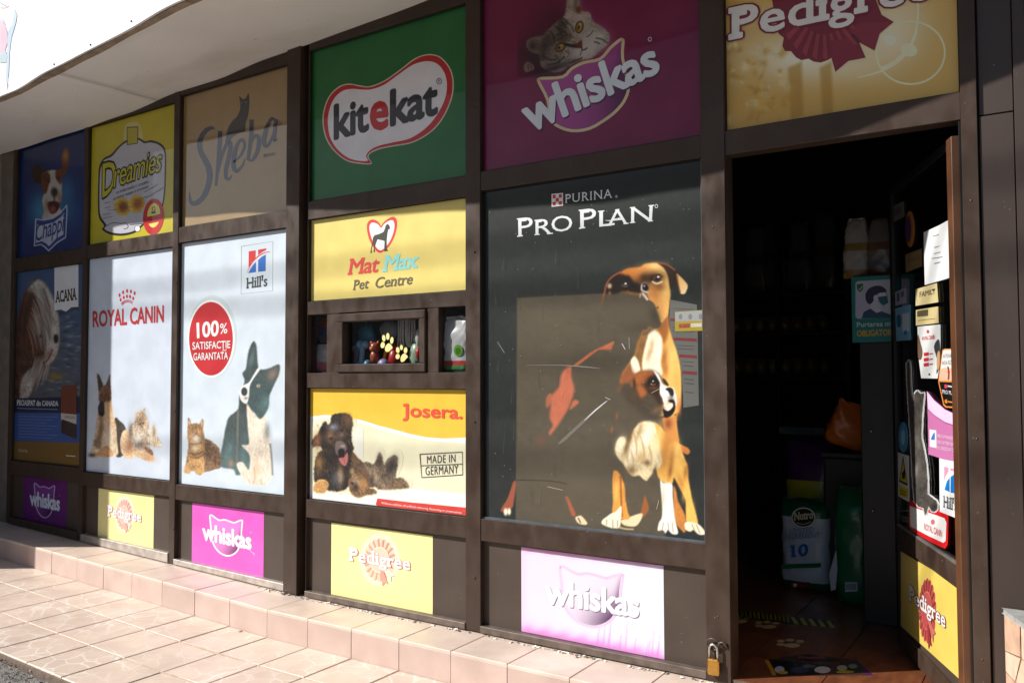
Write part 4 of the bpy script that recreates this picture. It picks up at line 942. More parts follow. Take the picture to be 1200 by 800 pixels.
T = Print(WP, P.k, ); T.text("Hill's", Z([(347, 236), (464, 219), (462, 284), (347, 298)]), (72, 76, 80), .015, (.05, .07)); T.build('lettering', p)
D = Print(WP, 1); D.poly(Z(ell(160, 560, 136, 226, 40)), (196, 210, 214)); D.poly(Z(ell(153, 573, 130, 214, 40)), (240, 244, 246)); D.poly(Z(ell(152, 573, 121, 203, 40)), (196, 48, 54)); D.build('guarantee_disc', p)
T = Print(WP, 5); Wt = (240, 236, 236)
T.text('100', Z([(72, 484), (197, 469), (195, 559), (75, 573)]), Wt, .03); T.text('%', Z([(202, 490), (243, 485), (243, 543), (202, 548)]), Wt, .01)
T.text('SATISFACTIE', Z([(50, 592), (259, 583), (259, 625), (51, 634)]), Wt, .015); T.stroke(Z([(219, 628), (222, 634), (217, 642)]), .8, Wt, 1)
T.text('GARANTATA', Z([(56, 652), (247, 645), (247, 686), (57, 693)]), Wt, .015); T.stroke(Z([(222, 632), (231, 639), (240, 630)]), .7, Wt, 3); T.build('lettering', p)
Z = zz(250, 390, 4.324); A = Art(WP, (212, 396, 332, 572), (210, 222, 232), .75)
K, KT2 = (66, 74, 74), (92, 116, 116)
A.poly(Z([(32, 670), (48, 560), (62, 480), (80, 425), (125, 385), (132, 320), (150, 300), (190, 330), (200, 420), (190, 560), (180, 690), (120, 720), (100, 690)]), K, 1.2, fur=(.15, 1.2, 1.4), c2=KT2, ax=(Z([(60, 400)])[0], Z([(110, 680)])[0]))
A.blob(*Z([(80, 600)])[0], 6, 15, (120, 156, 158), .6, .2, fur=(.2, 1.5, 1.3)); A.blob(*Z([(150, 620)])[0], 4, 13, (116, 148, 150), .5); A.stroke(Z([(125, 390), (122, 560), (118, 660)]), 2, (150, 140, 130), 1.2, .6); A.blob(*Z([(90, 660)])[0], 3, 5, (200, 140, 100), .7)
A.poly(Z([(170, 360), (200, 400), (240, 430), (272, 420), (270, 470), (288, 540), (292, 620), (300, 700), (275, 765), (235, 770), (190, 765), (165, 760), (125, 690), (120, 660), (150, 655), (185, 700), (185, 620), (145, 570), (180, 560), (175, 480)]), (236, 224, 206), 1.2, fur=(.12, 1.6, 1.4)); A.blob(*Z([(215, 690)])[0], 6, 14, (214, 180, 146), .6); A.stroke(Z([(205, 680), (212, 735), (200, 760)]), 1.2, (170, 140, 120), 1, .6); A.stroke(Z([(240, 740), (242, 765)]), .8, (170, 150, 130), 1, .7); A.stroke(Z([(180, 740), (184, 762)]), .8, (170, 150, 130), 1, .7)
A.blob(*Z([(272, 500)])[0], 4, 9, (110, 110, 108), .85, fur=(.3, 1.4, 1.3)); A.stroke(Z([(288, 560), (296, 640), (300, 720)]), 2, (110, 112, 108), 1.2, .8)
A.poly(Z([(158, 245), (148, 205), (165, 180), (175, 110), (190, 62), (205, 42), (218, 65), (222, 110), (228, 172), (245, 185), (280, 180), (325, 160), (338, 170), (330, 215), (300, 280), (285, 320), (278, 380), (240, 435), (205, 400), (175, 360), (150, 340), (140, 300)]), K, 1.2, fur=(.15, 1.2, .6), c2=(76, 96, 96), ax=(Z([(200, 60)])[0], Z([(230, 400)])[0]))
A.blob(*Z([(195, 130)])[0], 3, 12, (104, 138, 138), .6, .2); A.blob(*Z([(300, 210)])[0], 6, 8, (150, 124, 112), .8, .6); A.blob(*Z([(260, 350)])[0], 6, 9, (110, 144, 144), .5, fur=(.3, 1.4, 1))
A.poly(Z([(226, 178), (236, 185), (205, 230), (185, 268), (180, 320), (168, 358), (140, 340), (133, 300), (148, 268), (180, 250), (205, 210)]), (238, 238, 236), 1); A.poly(Z(ell(157, 297, 16, 22)), (58, 66, 70), .9, 0); A.poly(Z([(140, 322), (165, 322), (176, 300), (180, 320), (165, 345), (148, 340)]), (222, 216, 210), .8); A.blob(*Z([(165, 330)])[0], 2, 1.5, (110, 100, 96), .8)
A.blob(*Z([(228, 268)])[0], 2.2, 2, (226, 204, 180), 1, hard=2); A.blob(*Z([(228, 268)])[0], 1, 1, (70, 50, 40)); A.stroke(Z([(20, 297), (80, 298), (134, 300)]), [.3, 1.6, 2.6], (240, 244, 246), 1, .9, show=False)
Z = zz(210, 470, 8); C1 = (150, 114, 78)
A.poly(Z([(232, 365), (270, 358), (330, 395), (372, 440), (390, 520), (390, 615), (340, 635), (300, 650), (220, 650), (215, 500)]), (128, 100, 76), 1, fur=(.4, 1.2, 1))
A.poly(Z([(75, 320), (82, 220), (82, 160), (100, 165), (118, 210), (160, 205), (190, 212), (215, 165), (230, 190), (225, 270), (238, 340), (240, 420), (232, 520), (238, 640), (200, 688), (160, 680), (150, 655), (105, 655), (95, 675), (52, 668), (50, 630), (65, 560), (80, 470), (85, 390)]), C1, 1, fur=(.35, 1.2, 1.4), c2=(186, 146, 98), ax=(Z([(150, 250)])[0], Z([(150, 660)])[0]))
A.blob(*Z([(158, 350)])[0], 5.5, 6, (236, 226, 208), .9); A.blob(*Z([(150, 440)])[0], 5, 4, (232, 214, 184), .9); A.blob(*Z([(97, 200)])[0], 1.5, 3.5, (226, 190, 170), .8); A.blob(*Z([(212, 205)])[0], 1.5, 3.5, (226, 190, 170), .8); A.stroke(Z([(90, 395), (150, 400), (230, 385)]), 1, (110, 76, 50), .8, .7); A.stroke(Z([(95, 480), (150, 500), (225, 470)]), 1.6, (96, 70, 50), 1, .7); A.stroke(Z([(100, 520), (160, 530), (220, 500)]), 1.2, (96, 70, 50), 1, .6)
A.blob(*Z([(128, 255)])[0], 1.3, 1, (90, 120, 80)); A.blob(*Z([(195, 255)])[0], 1.3, 1, (90, 120, 80)); A.blob(*Z([(163, 295)])[0], 1.2, 1, (120, 80, 70)); A.stroke(Z([(150, 250), (158, 235), (170, 250)]), .8, (80, 60, 44), .8, .8); A.stroke(Z([(163, 300), (130, 330)]), .7, (100, 76, 60), .7, .8); A.stroke(Z([(163, 300), (195, 330)]), .7, (100, 76, 60), .7, .8)
for x, y in ((78, 640), (190, 650)): A.blob(*Z([(x, y)])[0], 4, 4, (214, 168, 106), .8)
for q in ([(280, 400), (300, 470), (290, 560)], [(320, 420), (345, 500), (335, 600)], [(250, 420), (262, 500), (255, 600)]): A.stroke(Z(q), 1.4, (84, 64, 50), 1, .6)
A.finish('pets_picture', p)

p = big('centre', (232, 212, 124), 'yellow sign film with a red heart round a standing dog and two lines of script')
Z = zz(395, 245, 8); P = Print(WP, 1); R = (222, 72, 66)
P.poly(Z([(414, 158), (432, 130), (470, 96), (520, 72), (552, 86), (564, 130), (556, 200), (530, 280), (480, 360), (405, 412), (350, 372), (308, 300), (284, 220), (280, 150), (298, 112), (330, 98), (365, 106), (395, 130)]), R, 3)
P.poly(Z([(414, 176), (440, 142), (475, 116), (514, 104), (534, 122), (538, 170), (522, 240), (492, 306), (450, 362), (405, 388), (362, 352), (328, 284), (306, 210), (304, 160), (322, 130), (350, 128), (385, 144)]), (232, 238, 240), 3); P.build('heart', p)
P = Print(WP, P.k + 1); DG = (74, 72, 66)
P.poly(Z([(334, 300), (336, 268), (352, 246), (400, 232), (436, 214), (450, 182), (458, 152), (474, 140), (490, 152), (498, 184), (480, 192), (472, 232), (466, 290), (466, 368), (480, 392), (444, 398), (442, 378), (446, 300), (420, 292), (380, 284), (366, 318), (352, 368), (358, 404), (342, 402), (346, 348), (336, 330), (326, 370), (326, 414), (312, 412), (322, 352)]), DG); P.build('dog_silhouette', p)
T = Print(WP, P.k + 1)
T.text('Mat', Z([(92, 468), (402, 440), (402, 592), (98, 622)]), (226, 84, 78), .025, (.05, .06), .96, .22); T.text('Max', Z([(424, 438), (766, 396), (766, 550), (424, 592)]), (150, 226, 222), .025, (.05, .06), .96, .22)
T.text('Pet', Z([(142, 668), (304, 648), (300, 742), (150, 760)]), (112, 104, 88), .008, (.05, .05), .98, .22); T.text('Centre', Z([(362, 642), (712, 600), (708, 702), (362, 742)]), (112, 104, 88), .008, (.05, .05), .98, .22); T.build('lettering', p)

p = big('cream', (232, 228, 196), 'cream and yellow poster of a dark puppy and tabby with a black stamp')
Z = zz(360, 450, 5); Z2 = zz(460, 450, 5); x0, x1, z0, z1 = OP['cream']; P = Print(WP, 1)
top_ = [(0, 20), (930, 20), (930, 320)] ; curve = [(20, 188), (100, 180), (180, 184), (260, 196), (340, 216), (420, 242), (500, 262), (600, 290), (700, 310), (800, 317), (928, 312)]
P.poly(Z([(12, 190)] + curve[1:] + [(932, 320), (932, 346), (800, 338), (700, 330), (600, 310), (500, 284), (420, 262), (340, 236), (260, 216), (180, 204), (100, 200), (12, 210)]), (240, 240, 240)); P.poly(Z([(10, 20), (932, 20)] + curve[::-1] + [(10, 190)]), (230, 190, 66)); P.build('yellow_band', p)
P = Print(WP, P.k); P.poly(Z([(10, 570), (60, 600), (200, 630), (280, 660), (300, 690), (440, 700), (440, 760), (10, 690)]), (240, 238, 238)); P.poly(Z([(270, 640), (400, 620), (600, 610), (930, 640), (930, 790), (300, 700)]), (240, 238, 236)); P.poly(Z([(12, 215), (300, 245), (330, 260), (330, 470), (60, 560), (12, 570)]), (226, 226, 214)); P.build('sofa_print', p)
P = Print(WP, P.k + 2); P.poly(Z([(412, 668), (600, 690), (930, 722), (930, 770), (600, 750), (420, 718), (402, 704)]), (214, 66, 56))
P.text('Without addition of artificial colouring, flavouring or preservatives', [(447, 587.5), (541, 599.2), (541, 602.2), (447, 590.8)], (244, 226, 222), .008); P.build('red_footer', p)
T = Print(WP, P.k + 1); T.text('Josera.', Z2([(60, 112), (414, 126), (412, 230), (60, 216)]), (224, 84, 62), .028); T.poly(Z2([(64, 114), (92, 115), (92, 132), (64, 131)]), (224, 84, 62)); T.build('lettering', p)
T = Print(WP, P.k + 1); KK = (70, 70, 72)
T.loop(Z2([(161, 410), (410, 397), (412, 530), (172, 546)]), 1.15, KK); T.stroke(Z2([(167, 477), (410, 467)]), .9, KK, 1); T.text('MADE IN', Z2([(203, 419), (369, 409), (369, 456), (203, 464)]), KK, .0, space=1.1); T.text('GERMANY', Z2([(193, 483), (386, 470), (386, 522), (194, 533)]), KK, .0, space=1.1); T.build('stamp', p)
A = Art(WP, (363, 482, 483, 586), (232, 228, 196), .75, 9)
A.poly(Z([(0, 0), (700, 0), (700, 330), (600, 300), (500, 273), (420, 252), (340, 226), (260, 206), (180, 194), (100, 190), (0, 200)]), (238, 220, 150), 2, 0, show=False)
A.poly(Z([(0, 0), (600, 0), (600, 290), (500, 262), (420, 242), (340, 216), (260, 196), (180, 184), (100, 180), (0, 190)]), (238, 200, 76), 1, 0, show=False)
A.poly(Z([(255, 400), (300, 430), (340, 470), (390, 500), (400, 560), (395, 600), (330, 600), (240, 560)]), (96, 74, 58), 1, fur=(.4, 1.4, .8))
A.poly(Z([(330, 470), (360, 455), (390, 470), (405, 440), (425, 400), (440, 420), (450, 470), (480, 430), (525, 418), (530, 480), (520, 545), (560, 550), (600, 600), (560, 612), (420, 615), (380, 560)]), (112, 96, 80), 1.2, fur=(.5, 1.5, 1.1)); A.blob(*Z([(495, 480)])[0], 6, 12, (44, 42, 44), .9, .4); A.blob(*Z([(425, 450)])[0], 4, 9, (66, 56, 50), .8); A.blob(*Z([(530, 580)])[0], 11, 5, (120, 92, 70), .7, fur=(.4, 1.2, .2)); A.blob(*Z([(400, 550)])[0], 5, 6, (176, 156, 128), .7)
A.poly(Z([(45, 570), (42, 480), (60, 410), (90, 380), (60, 360), (35, 370), (30, 330), (60, 290), (85, 240), (105, 218), (130, 235), (150, 180), (200, 168), (250, 178), (268, 220), (262, 280), (262, 330), (272, 380), (258, 420), (262, 500), (255, 580), (200, 625), (120, 620), (100, 575)]), (44, 37, 33), 1.2, fur=(.5, 1.3, 1.2))
rg = np.random.RandomState(6)
for _ in range(90):
    x, y = rg.uniform(50, 260), rg.uniform(190, 600); c = [(120, 84, 54), (24, 20, 20), (150, 110, 70), (86, 76, 72)][rg.randint(4)]; a_n = 1.2 + rg.normal(0, .35); l = rg.uniform(14, 34)
    A.stroke(Z([(x, y), (x + l * .5 * math.cos(a_n) + 3, y + l * .5 * math.sin(a_n)), (x + l * math.cos(a_n), y + l * math.sin(a_n))]), [.3, 1.0, .3], c, .8, .55, show=False)
for x, y, rx, ry, c, a in ((60, 330, 5, 11, (150, 100, 62), .8), (235, 210, 6, 10, (118, 84, 58), .8), (135, 300, 5, 8, (140, 92, 54), .8), (70, 460, 5, 11, (168, 128, 72), .8), (180, 300, 7, 10, (96, 80, 74), .7), (195, 540, 4, 12, (190, 156, 124), .8), (205, 290, 3, 5, (150, 110, 80), .6), (165, 560, 7, 9, (100, 110, 120), .6), (110, 300, 4, 12, (60, 54, 56), .5), (155, 250, 6, 4, (130, 140, 156), .8)): A.blob(*Z([(x, y)])[0], rx, ry, c, a, fur=(.3, 1.3, 1.3))
A.poly(Z([(165, 345), (190, 330), (220, 345), (232, 380), (210, 410), (180, 415), (165, 390)]), (120, 100, 96), 1.2); A.poly(Z([(182, 388), (200, 376), (220, 386), (216, 412), (198, 424), (184, 412)]), (28, 28, 34), .9); A.poly(Z([(186, 432), (214, 428), (235, 400), (240, 440), (226, 476), (206, 470), (192, 452)]), (190, 112, 108), .9); A.stroke(Z([(214, 432), (222, 466)]), .7, (150, 76, 76), .8); A.blob(*Z([(210, 362)])[0], 3, 1.5, (190, 190, 200), .7)
A.blob(*Z([(140, 318)])[0], 2, 1.6, (20, 14, 12)); A.blob(*Z([(203, 272)])[0], 2, 1.6, (24, 16, 14))
A.poly(Z([(38, 620), (45, 580), (80, 555), (120, 570), (125, 600), (100, 635), (60, 636)]), (190, 146, 92), 1, fur=(.3, 1.2, .5))
A.poly(Z([(240, 580), (255, 545), (300, 515), (345, 560), (360, 600), (400, 620), (405, 640), (350, 650), (300, 662), (260, 640)]), (120, 92, 66), 1.2, fur=(.5, 1.3, .7)); A.blob(*Z([(290, 575)])[0], 6, 5, (206, 184, 150), .7, fur=(.4, 1.2, .4)); A.blob(*Z([(285, 600)])[0], 4, 6, (36, 30, 30), .8); A.blob(*Z([(330, 580)])[0], 4, 8, (180, 130, 76), .7); A.blob(*Z([(265, 580)])[0], 2, 1.6, (30, 24, 22))
A.blob(*Z([(380, 560)])[0], 3, 6, (44, 38, 36), .7); A.blob(*Z([(262, 510)])[0], 3, 5, (190, 160, 110), .7)
A.finish('pets_picture', p)

# --- the big black poster of the two boxers
p = big('black', (30, 33, 31), 'big black poster of a tan boxer dog behind a white-chested puppy, scratched', .85)
BGC = (30, 33, 31); x0, x1, z0, z1 = OP['black']
A = Art(WP, (565, 186, 832, 640), BGC, .8, .4, clip=OP['black'])
A.poly([(560, 180), (840, 180), (840, 650), (560, 650)], (36, 40, 38), 1, 0, fur=(.10, 3, 1.55))
A.poly([(606, 349), (700, 344), (748, 341), (768, 380), (776, 420), (778, 520), (780, 642), (604, 642), (605, 500)], (84, 76, 62), 1.4, 0, fur=(.05, 6, .3))  # brown reflection in the glass, painted into the print
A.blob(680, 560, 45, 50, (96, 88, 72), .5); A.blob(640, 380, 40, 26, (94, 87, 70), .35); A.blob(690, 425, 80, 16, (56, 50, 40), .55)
a_ = zz(690, 290, 5.333); b_ = zz(690, 420, 8); c_ = zz(690, 500, 5.714); d_ = zz(580, 380, 5.333); e_ = zz(580, 500, 6.154)
TAN, OR, CRM, RED, BLK = (218, 162, 82), (192, 112, 46), (246, 238, 210), (176, 96, 66), (28, 22, 18)
# hindquarters of the big dog, edge-lit
A.poly(d_([(745, 105), (735, 135), (722, 158), (650, 160), (600, 195), (560, 225), (520, 255), (490, 255), (540, 218), (590, 180), (640, 150), (700, 125)]), RED, 1.2, 3, .9, fur=(.15, 2, -.5))
A.poly(d_([(430, 290), (472, 264), (476, 300), (482, 345), (496, 395), (492, 430), (480, 470), (450, 540), (400, 620), (370, 660), (345, 690), (338, 672), (362, 630), (342, 580), (350, 500), (352, 450), (400, 390), (410, 330)]), (196, 108, 80), 2.4, 4, .92, fur=(.04, 2.2, 1.4))
A.poly(d_([(318, 500), (322, 455), (345, 430), (358, 445), (350, 490), (328, 520)]), (180, 100, 74), 1.6, 4, .8); A.poly(d_([(468, 532), (480, 490), (500, 470), (525, 485), (500, 510)]), (196, 108, 80), 1.6, 4, .85); A.blob(*d_([(285, 725)])[0], 6, 9, (124, 76, 58), .4); A.blob(*d_([(455, 290)])[0], 3, 8, (150, 78, 52), .5)
A.poly(e_([(132, 398), (152, 400), (146, 470), (135, 540), (122, 585), (62, 612), (44, 592), (92, 512)]), (164, 84, 60), 1.2, 4, .9)
A.poly(e_([(512, 505), (530, 512), (552, 560), (582, 628), (562, 645), (540, 600)]), (172, 90, 62), 1.2, 4, .9)
for q in ([(78, 612), 2.6, 4.6], [(103, 610), 2.2, 4.4]): A.blob(*e_([q[0]])[0], q[1], q[2], CRM, 1, hard=2)
A.poly(e_([(580, 655), (600, 642), (625, 642), (665, 690), (650, 705), (600, 692)]), (230, 210, 170), 1); A.stroke(e_([(600, 655), (618, 690)]), 1.2, (70, 44, 34))
# big dog: neck, chest, head
A.poly(a_([(495, 390), (497, 450), (510, 530), (545, 640), (568, 720), (576, 800), (578, 900), (570, 1000), (540, 1040), (400, 1040), (300, 900), (210, 810), (240, 740), (290, 660), (322, 560), (390, 505), (440, 500), (465, 440)]), TAN, 1.4, 4, fur=(.06, 2.4, 1.4), c2=(240, 192, 104), ax=(a_([(380, 600)])[0], a_([(550, 760)])[0]))
A.blob(*a_([(525, 680)])[0], 8, 22, (246, 204, 116), .7, .15); A.blob(*a_([(500, 560)])[0], 5, 12, (236, 184, 96), .6, .2); A.blob(*a_([(548, 820)])[0], 6, 16, (226, 170, 84), .6)
A.poly(a_([(470, 430), (495, 440), (500, 520), (470, 600), (440, 530), (430, 510), (455, 460)]), (150, 84, 40), 3, 4, .85); A.blob(*a_([(470, 690)])[0], 4, 14, (160, 90, 40), .8, .1); A.blob(*a_([(480, 760)])[0], 4, 10, (170, 100, 44), .7)
A.poly(a_([(320, 550), (365, 520), (385, 520), (350, 640), (335, 700), (330, 800), (250, 800), (215, 790), (250, 730), (290, 660)]), (130, 92, 54), 3, 4, .95, fur=(.2, 2, 1.3))
A.poly(a_([(385, 505), (415, 515), (445, 545), (458, 580), (455, 650), (448, 720), (455, 800), (350, 800), (335, 740), (340, 680), (352, 620), (368, 560)]), CRM, 1.6, 4, fur=(.06, 2.4, 1.3)); A.blob(*a_([(380, 660)])[0], 3, 12, (190, 150, 96), .7, .3); A.blob(*a_([(440, 640)])[0], 3, 10, (250, 246, 226), .8); A.blob(*a_([(395, 600)])[0], 2.2, 6, (200, 160, 110), .6)
A.poly(a_([(262, 720), (272, 690), (290, 682), (312, 720), (325, 785), (300, 800), (275, 790)]), CRM, 1.4, 4)
A.poly(a_([(205, 800), (240, 770), (290, 785), (330, 770), (400, 780), (420, 800), (300, 830), (200, 850)]), (180, 100, 52), 2, 4, .9)
A.poly(a_([(185, 190), (205, 150), (250, 130), (320, 122), (345, 104), (380, 98), (430, 98), (470, 130), (495, 175), (505, 230), (510, 290), (505, 340), (498, 400), (480, 440), (455, 470), (440, 450), (425, 400), (400, 345), (340, 320), (260, 300), (200, 290)]), OR, 1.3, 4, fur=(.07, 2.2, .6), c2=(226, 168, 90), ax=(a_([(250, 200)])[0], a_([(480, 220)])[0]))
for x, y, rx, ry, c, al in ((415, 118, 12, 5, (246, 214, 140), .8), (480, 250, 5, 16, (244, 202, 120), .8), (455, 150, 8, 5, (240, 196, 120), .6), (270, 150, 10, 5, (206, 130, 60), .7), (330, 150, 8, 7, (216, 146, 70), .7), (300, 200, 4, 9, (196, 122, 56), .6), (450, 370, 5, 12, (206, 150, 84), .8)): A.blob(*a_([(x, y)])[0], rx, ry, c, al)
A.poly(a_([(195, 165), (160, 185), (120, 215), (100, 280), (150, 290), (240, 275), (320, 285), (330, 240), (290, 225), (255, 180), (225, 172)]), (34, 24, 18), 2.5, 4, .95); A.blob(*a_([(225, 215)])[0], 8, 6, BLK, .9)
A.blob(*a_([(400, 190)])[0], 15, 7.5, (38, 24, 16), .95, -.15); A.blob(*a_([(345, 190)])[0], 6, 6, (60, 36, 22), .8); A.blob(*a_([(295, 240)])[0], 9, 7, BLK, .9); A.blob(*a_([(440, 245)])[0], 8, 6, (130, 76, 36), .8)
A.poly(a_(ell(428, 194, 27, 20)), (92, 54, 34), .8, 0); A.blob(*a_([(428, 196)])[0], 2.6, 2.4, (16, 10, 8), 1, hard=2); A.blob(*a_([(434, 184)])[0], 1.5, 1.2, (250, 250, 246), 1, hard=2); A.stroke(a_([(395, 212), (425, 226), (460, 212)]), 1.6, (240, 224, 200), .8); A.stroke(a_([(392, 205), (400, 180), (440, 168), (462, 185)]), 1, BLK, .8)
A.blob(*a_([(228, 222)])[0], 2.6, 2.2, (60, 60, 64)); A.blob(*a_([(230, 226)])[0], 1.4, 1.1, (250, 250, 250), 1, hard=2); A.stroke(a_([(205, 232), (225, 244), (245, 238)]), 1, (140, 120, 104), .8, .8)
A.stroke(a_([(200, 152), (150, 180), (112, 225), (98, 285), (80, 352)]), [2, 2, 2, 2.2, 1], (142, 78, 40), .8); A.blob(*a_([(130, 240)])[0], 3, 3.4, (226, 196, 160), .9, hard=1.5); A.blob(*a_([(130, 285)])[0], 2, 2.6, (170, 110, 70), .8)
A.poly(a_([(435, 100), (480, 104), (520, 125), (546, 150), (556, 180), (540, 230), (510, 260), (495, 180), (470, 130)]), (44, 30, 22), 1.5, 4, .95); A.stroke(a_([(430, 98), (485, 106), (540, 142)]), 1.6, (140, 70, 40), .8)
A.poly(a_([(548, 165), (570, 180), (595, 205), (618, 238), (608, 275), (596, 290), (572, 284), (560, 235)]), (232, 180, 110), 1, 4, c2=(244, 214, 160), ax=(a_([(560, 200)])[0], a_([(600, 280)])[0])); A.stroke(a_([(552, 170), (560, 230), (572, 280)]), 1.4, (120, 66, 34), 1, .8)
# muzzle, overlaid with the painted brown reflection, and its printed shade
A.poly(a_([(190, 285), (260, 288), (330, 298), (370, 325), (405, 350), (425, 400), (442, 455), (440, 490), (400, 515), (360, 540), (300, 530), (200, 420)]), (84, 76, 62), 2.4, 4, .97); A.blob(*a_([(415, 430)])[0], 7, 13, (58, 50, 40), .8, -.3); A.blob(*a_([(330, 500)])[0], 16, 7, (66, 58, 46), .6)
for q in ([(330, 545), (345, 520), (362, 530)], [(365, 525), (380, 500), (396, 515)], [(300, 640), (312, 590), (330, 600)]): A.stroke(a_(q), 3.2, (150, 98, 50), 1.4, .7)
A.poly(a_([(322, 250), (328, 225), (350, 215), (372, 228), (380, 262), (365, 280), (375, 325), (350, 322), (332, 300)]), (120, 100, 90), 1.2, 4, .9); A.poly(a_([(335, 235), (350, 225), (366, 236), (372, 258), (355, 270), (338, 258)]), (20, 16, 16), .9); A.stroke(a_([(333, 232), (330, 262), (350, 276), (372, 280)]), 1.1, (236, 232, 226), .8); A.blob(*a_([(347, 240)])[0], 1.3, 1.6, (200, 196, 196), .9); A.stroke(a_([(335, 285), (352, 305), (368, 328)]), 2, (236, 228, 214), .9, .9); A.stroke(a_([(322, 290), (320, 312)]), 1, (226, 220, 210), .8, .8); A.blob(*a_([(415, 300)])[0], 4, 9, (186, 120, 64), .7, -.3); A.blob(*a_([(430, 375)])[0], 1.2, 1.2, (60, 30, 20))
# far legs of the pair
A.poly(c_([(518, -120), (575, -80), (592, 0), (602, 110), (570, 90), (530, 30), (500, 0)]), (224, 164, 84), 1.2, 4); A.blob(*c_([(535, 10)])[0], 5, 10, (150, 76, 40), .8)
A.poly(c_([(598, 110), (640, 128), (668, 145), (678, 168), (660, 184), (630, 168), (615, 140)]), (206, 124, 60), 1)
A.poly(c_([(568, 395), (585, 430), (600, 500), (640, 580), (652, 650), (645, 705), (620, 690), (580, 640), (570, 560), (566, 460)]), (202, 130, 60), 1.2, 4, fur=(.1, 2, 1.4))
A.poly(c_([(375, 460), (398, 520), (400, 555), (370, 600), (345, 590), (350, 560), (362, 510)]), (160, 92, 46), 1.2, 4, .9); A.poly(c_([(214, 628), (250, 612), (320, 585), (358, 580), (350, 620), (312, 664), (240, 658)]), (232, 214, 172), 1.1); A.stroke(c_([(205, 672), (250, 682), (300, 684)]), 1.6, (220, 190, 140), 1, .9)
A.poly(c_([(165, 300), (190, 296), (215, 330), (240, 400), (245, 480), (262, 570), (272, 612), (215, 616), (160, 580), (162, 500), (158, 390)]), (222, 150, 66), 1.2, 4, fur=(.1, 2, 1.5)); A.stroke(c_([(212, 330), (216, 450), (222, 600)]), 2, (130, 74, 34), 1.2, .8); A.blob(*c_([(185, 430)])[0], 3, 14, (246, 196, 104), .7)
A.poly(c_([(150, 578), (180, 565), (218, 530), (216, 610), (205, 672), (165, 676), (140, 672), (88, 648), (92, 622), (120, 600)]), (242, 232, 208), 1); 
for q in ([(120, 620), (118, 655)], [(160, 620), (162, 672)], [(192, 625), (192, 670)]): A.stroke(c_(q), 1, (120, 86, 56), .8, .7)
# puppy body
A.poly(c_([(430, -30), (500, 15), (560, 75), (605, 110), (642, 210), (662, 260), (668, 350), (682, 430), (695, 500), (715, 570), (730, 650), (690, 655), (655, 640), (650, 560), (645, 480), (605, 400), (570, 340), (556, 380), (490, 366), (455, 300), (460, 150)]), TAN, 1.3, 4, fur=(.07, 2.4, 1.2), c2=(242, 186, 90), ax=(c_([(460, 100)])[0], c_([(640, 260)])[0])); A.blob(*c_([(560, 200)])[0], 4, 16, (166, 100, 44), .7, .2); A.blob(*c_([(600, 270)])[0], 6, 12, (244, 196, 104), .7); A.blob(*c_([(500, 230)])[0], 6, 12, (190, 124, 60), .6); A.blob(*c_([(620, 380)])[0], 4, 12, (190, 120, 52), .7, -.3); A.blob(*c_([(690, 560)])[0], 4, 12, (240, 184, 96), .6)
A.poly(c_([(175, 150), (190, 90), (215, 66), (240, 70), (262, 110), (290, 40), (330, -20), (380, -40), (432, -30), (462, 60), (478, 150), (490, 240), (450, 290), (420, 318), (392, 355), (370, 352), (335, 325), (300, 330), (268, 305), (230, 245), (195, 205)]), (232, 212, 166), 1.5, 4, fur=(.16, 2.2, 1.2))
for x, y, rx, ry, c, al in ((215, 120, 6, 10, (246, 238, 208), .9), (300, 160, 6, 16, (250, 244, 222), .8), (390, 60, 7, 18, (250, 246, 228), .8), (440, 170, 5, 14, (246, 232, 190), .8), (255, 130, 3, 12, (96, 74, 48), .85), (350, 200, 6, 8, (206, 170, 110), .7), (390, 240, 5, 4, (110, 80, 50), .8), (285, 290, 6, 6, (120, 90, 54), .8), (340, 30, 3, 12, (150, 116, 72), .6), (440, 292, 2, 5, (60, 40, 26), .9), (390, 300, 6, 4, (246, 226, 180), .9), (280, 60, 3, 10, (110, 84, 52), .7)): A.blob(*c_([(x, y)])[0], rx, ry, c, al, .3)
A.poly(c_([(478, 360), (500, 375), (556, 378), (562, 470), (575, 600), (585, 650), (597, 712), (560, 716), (530, 690), (515, 710), (495, 690), (462, 692), (470, 640), (490, 600), (490, 500)]), (244, 240, 228), 1.1, 4); 
for q in ([(500, 640), (492, 685)], [(530, 640), (535, 695)], [(558, 640), (565, 705)]): A.stroke(c_(q), 1, (130, 104, 80), .8, .7)
A.blob(*c_([(500, 470)])[0], 2, 14, (196, 180, 150), .6)
A.poly(c_([(645, 640), (690, 636), (740, 655), (778, 700), (772, 720), (735, 718), (700, 690), (680, 700), (648, 685)]), (242, 230, 204), 1); A.stroke(c_([(690, 650), (712, 700)]), 1, (120, 86, 56), .8, .7); A.stroke(c_([(720, 655), (745, 710)]), 1, (120, 86, 56), .8, .7)
for x, y in ((762, 572), (730, 655)): A.blob(*d_([(x, y)])[0], 1.6, 4.5, (160, 88, 56), .7, .1)
for x, y, rx, ry, c, al in ((520, 120, 6, 16, (176, 108, 48), .6), (470, 60, 4, 18, (250, 216, 130), .6), (590, 150, 5, 12, (250, 208, 120), .6), (545, 300, 3, 10, (140, 80, 34), .7), (650, 300, 3, 10, (160, 96, 40), .7), (560, 60, 5, 8, (180, 110, 50), .6), (640, 450, 3, 10, (246, 200, 110), .6)): A.blob(*c_([(x, y)])[0], rx, ry, c, al, .15)
for x0, y0, x1, y1 in ((250, 60, 262, 200), (300, 30, 320, 190), (345, 60, 372, 210), (280, 150, 300, 300), (230, 130, 262, 240), (400, 120, 420, 250)): A.stroke(c_([(x0, y0), ((x0 + x1) / 2 + 8, (y0 + y1) / 2), (x1, y1)]), [1, 2.4, .6], (170, 134, 84), 1.2, .55)
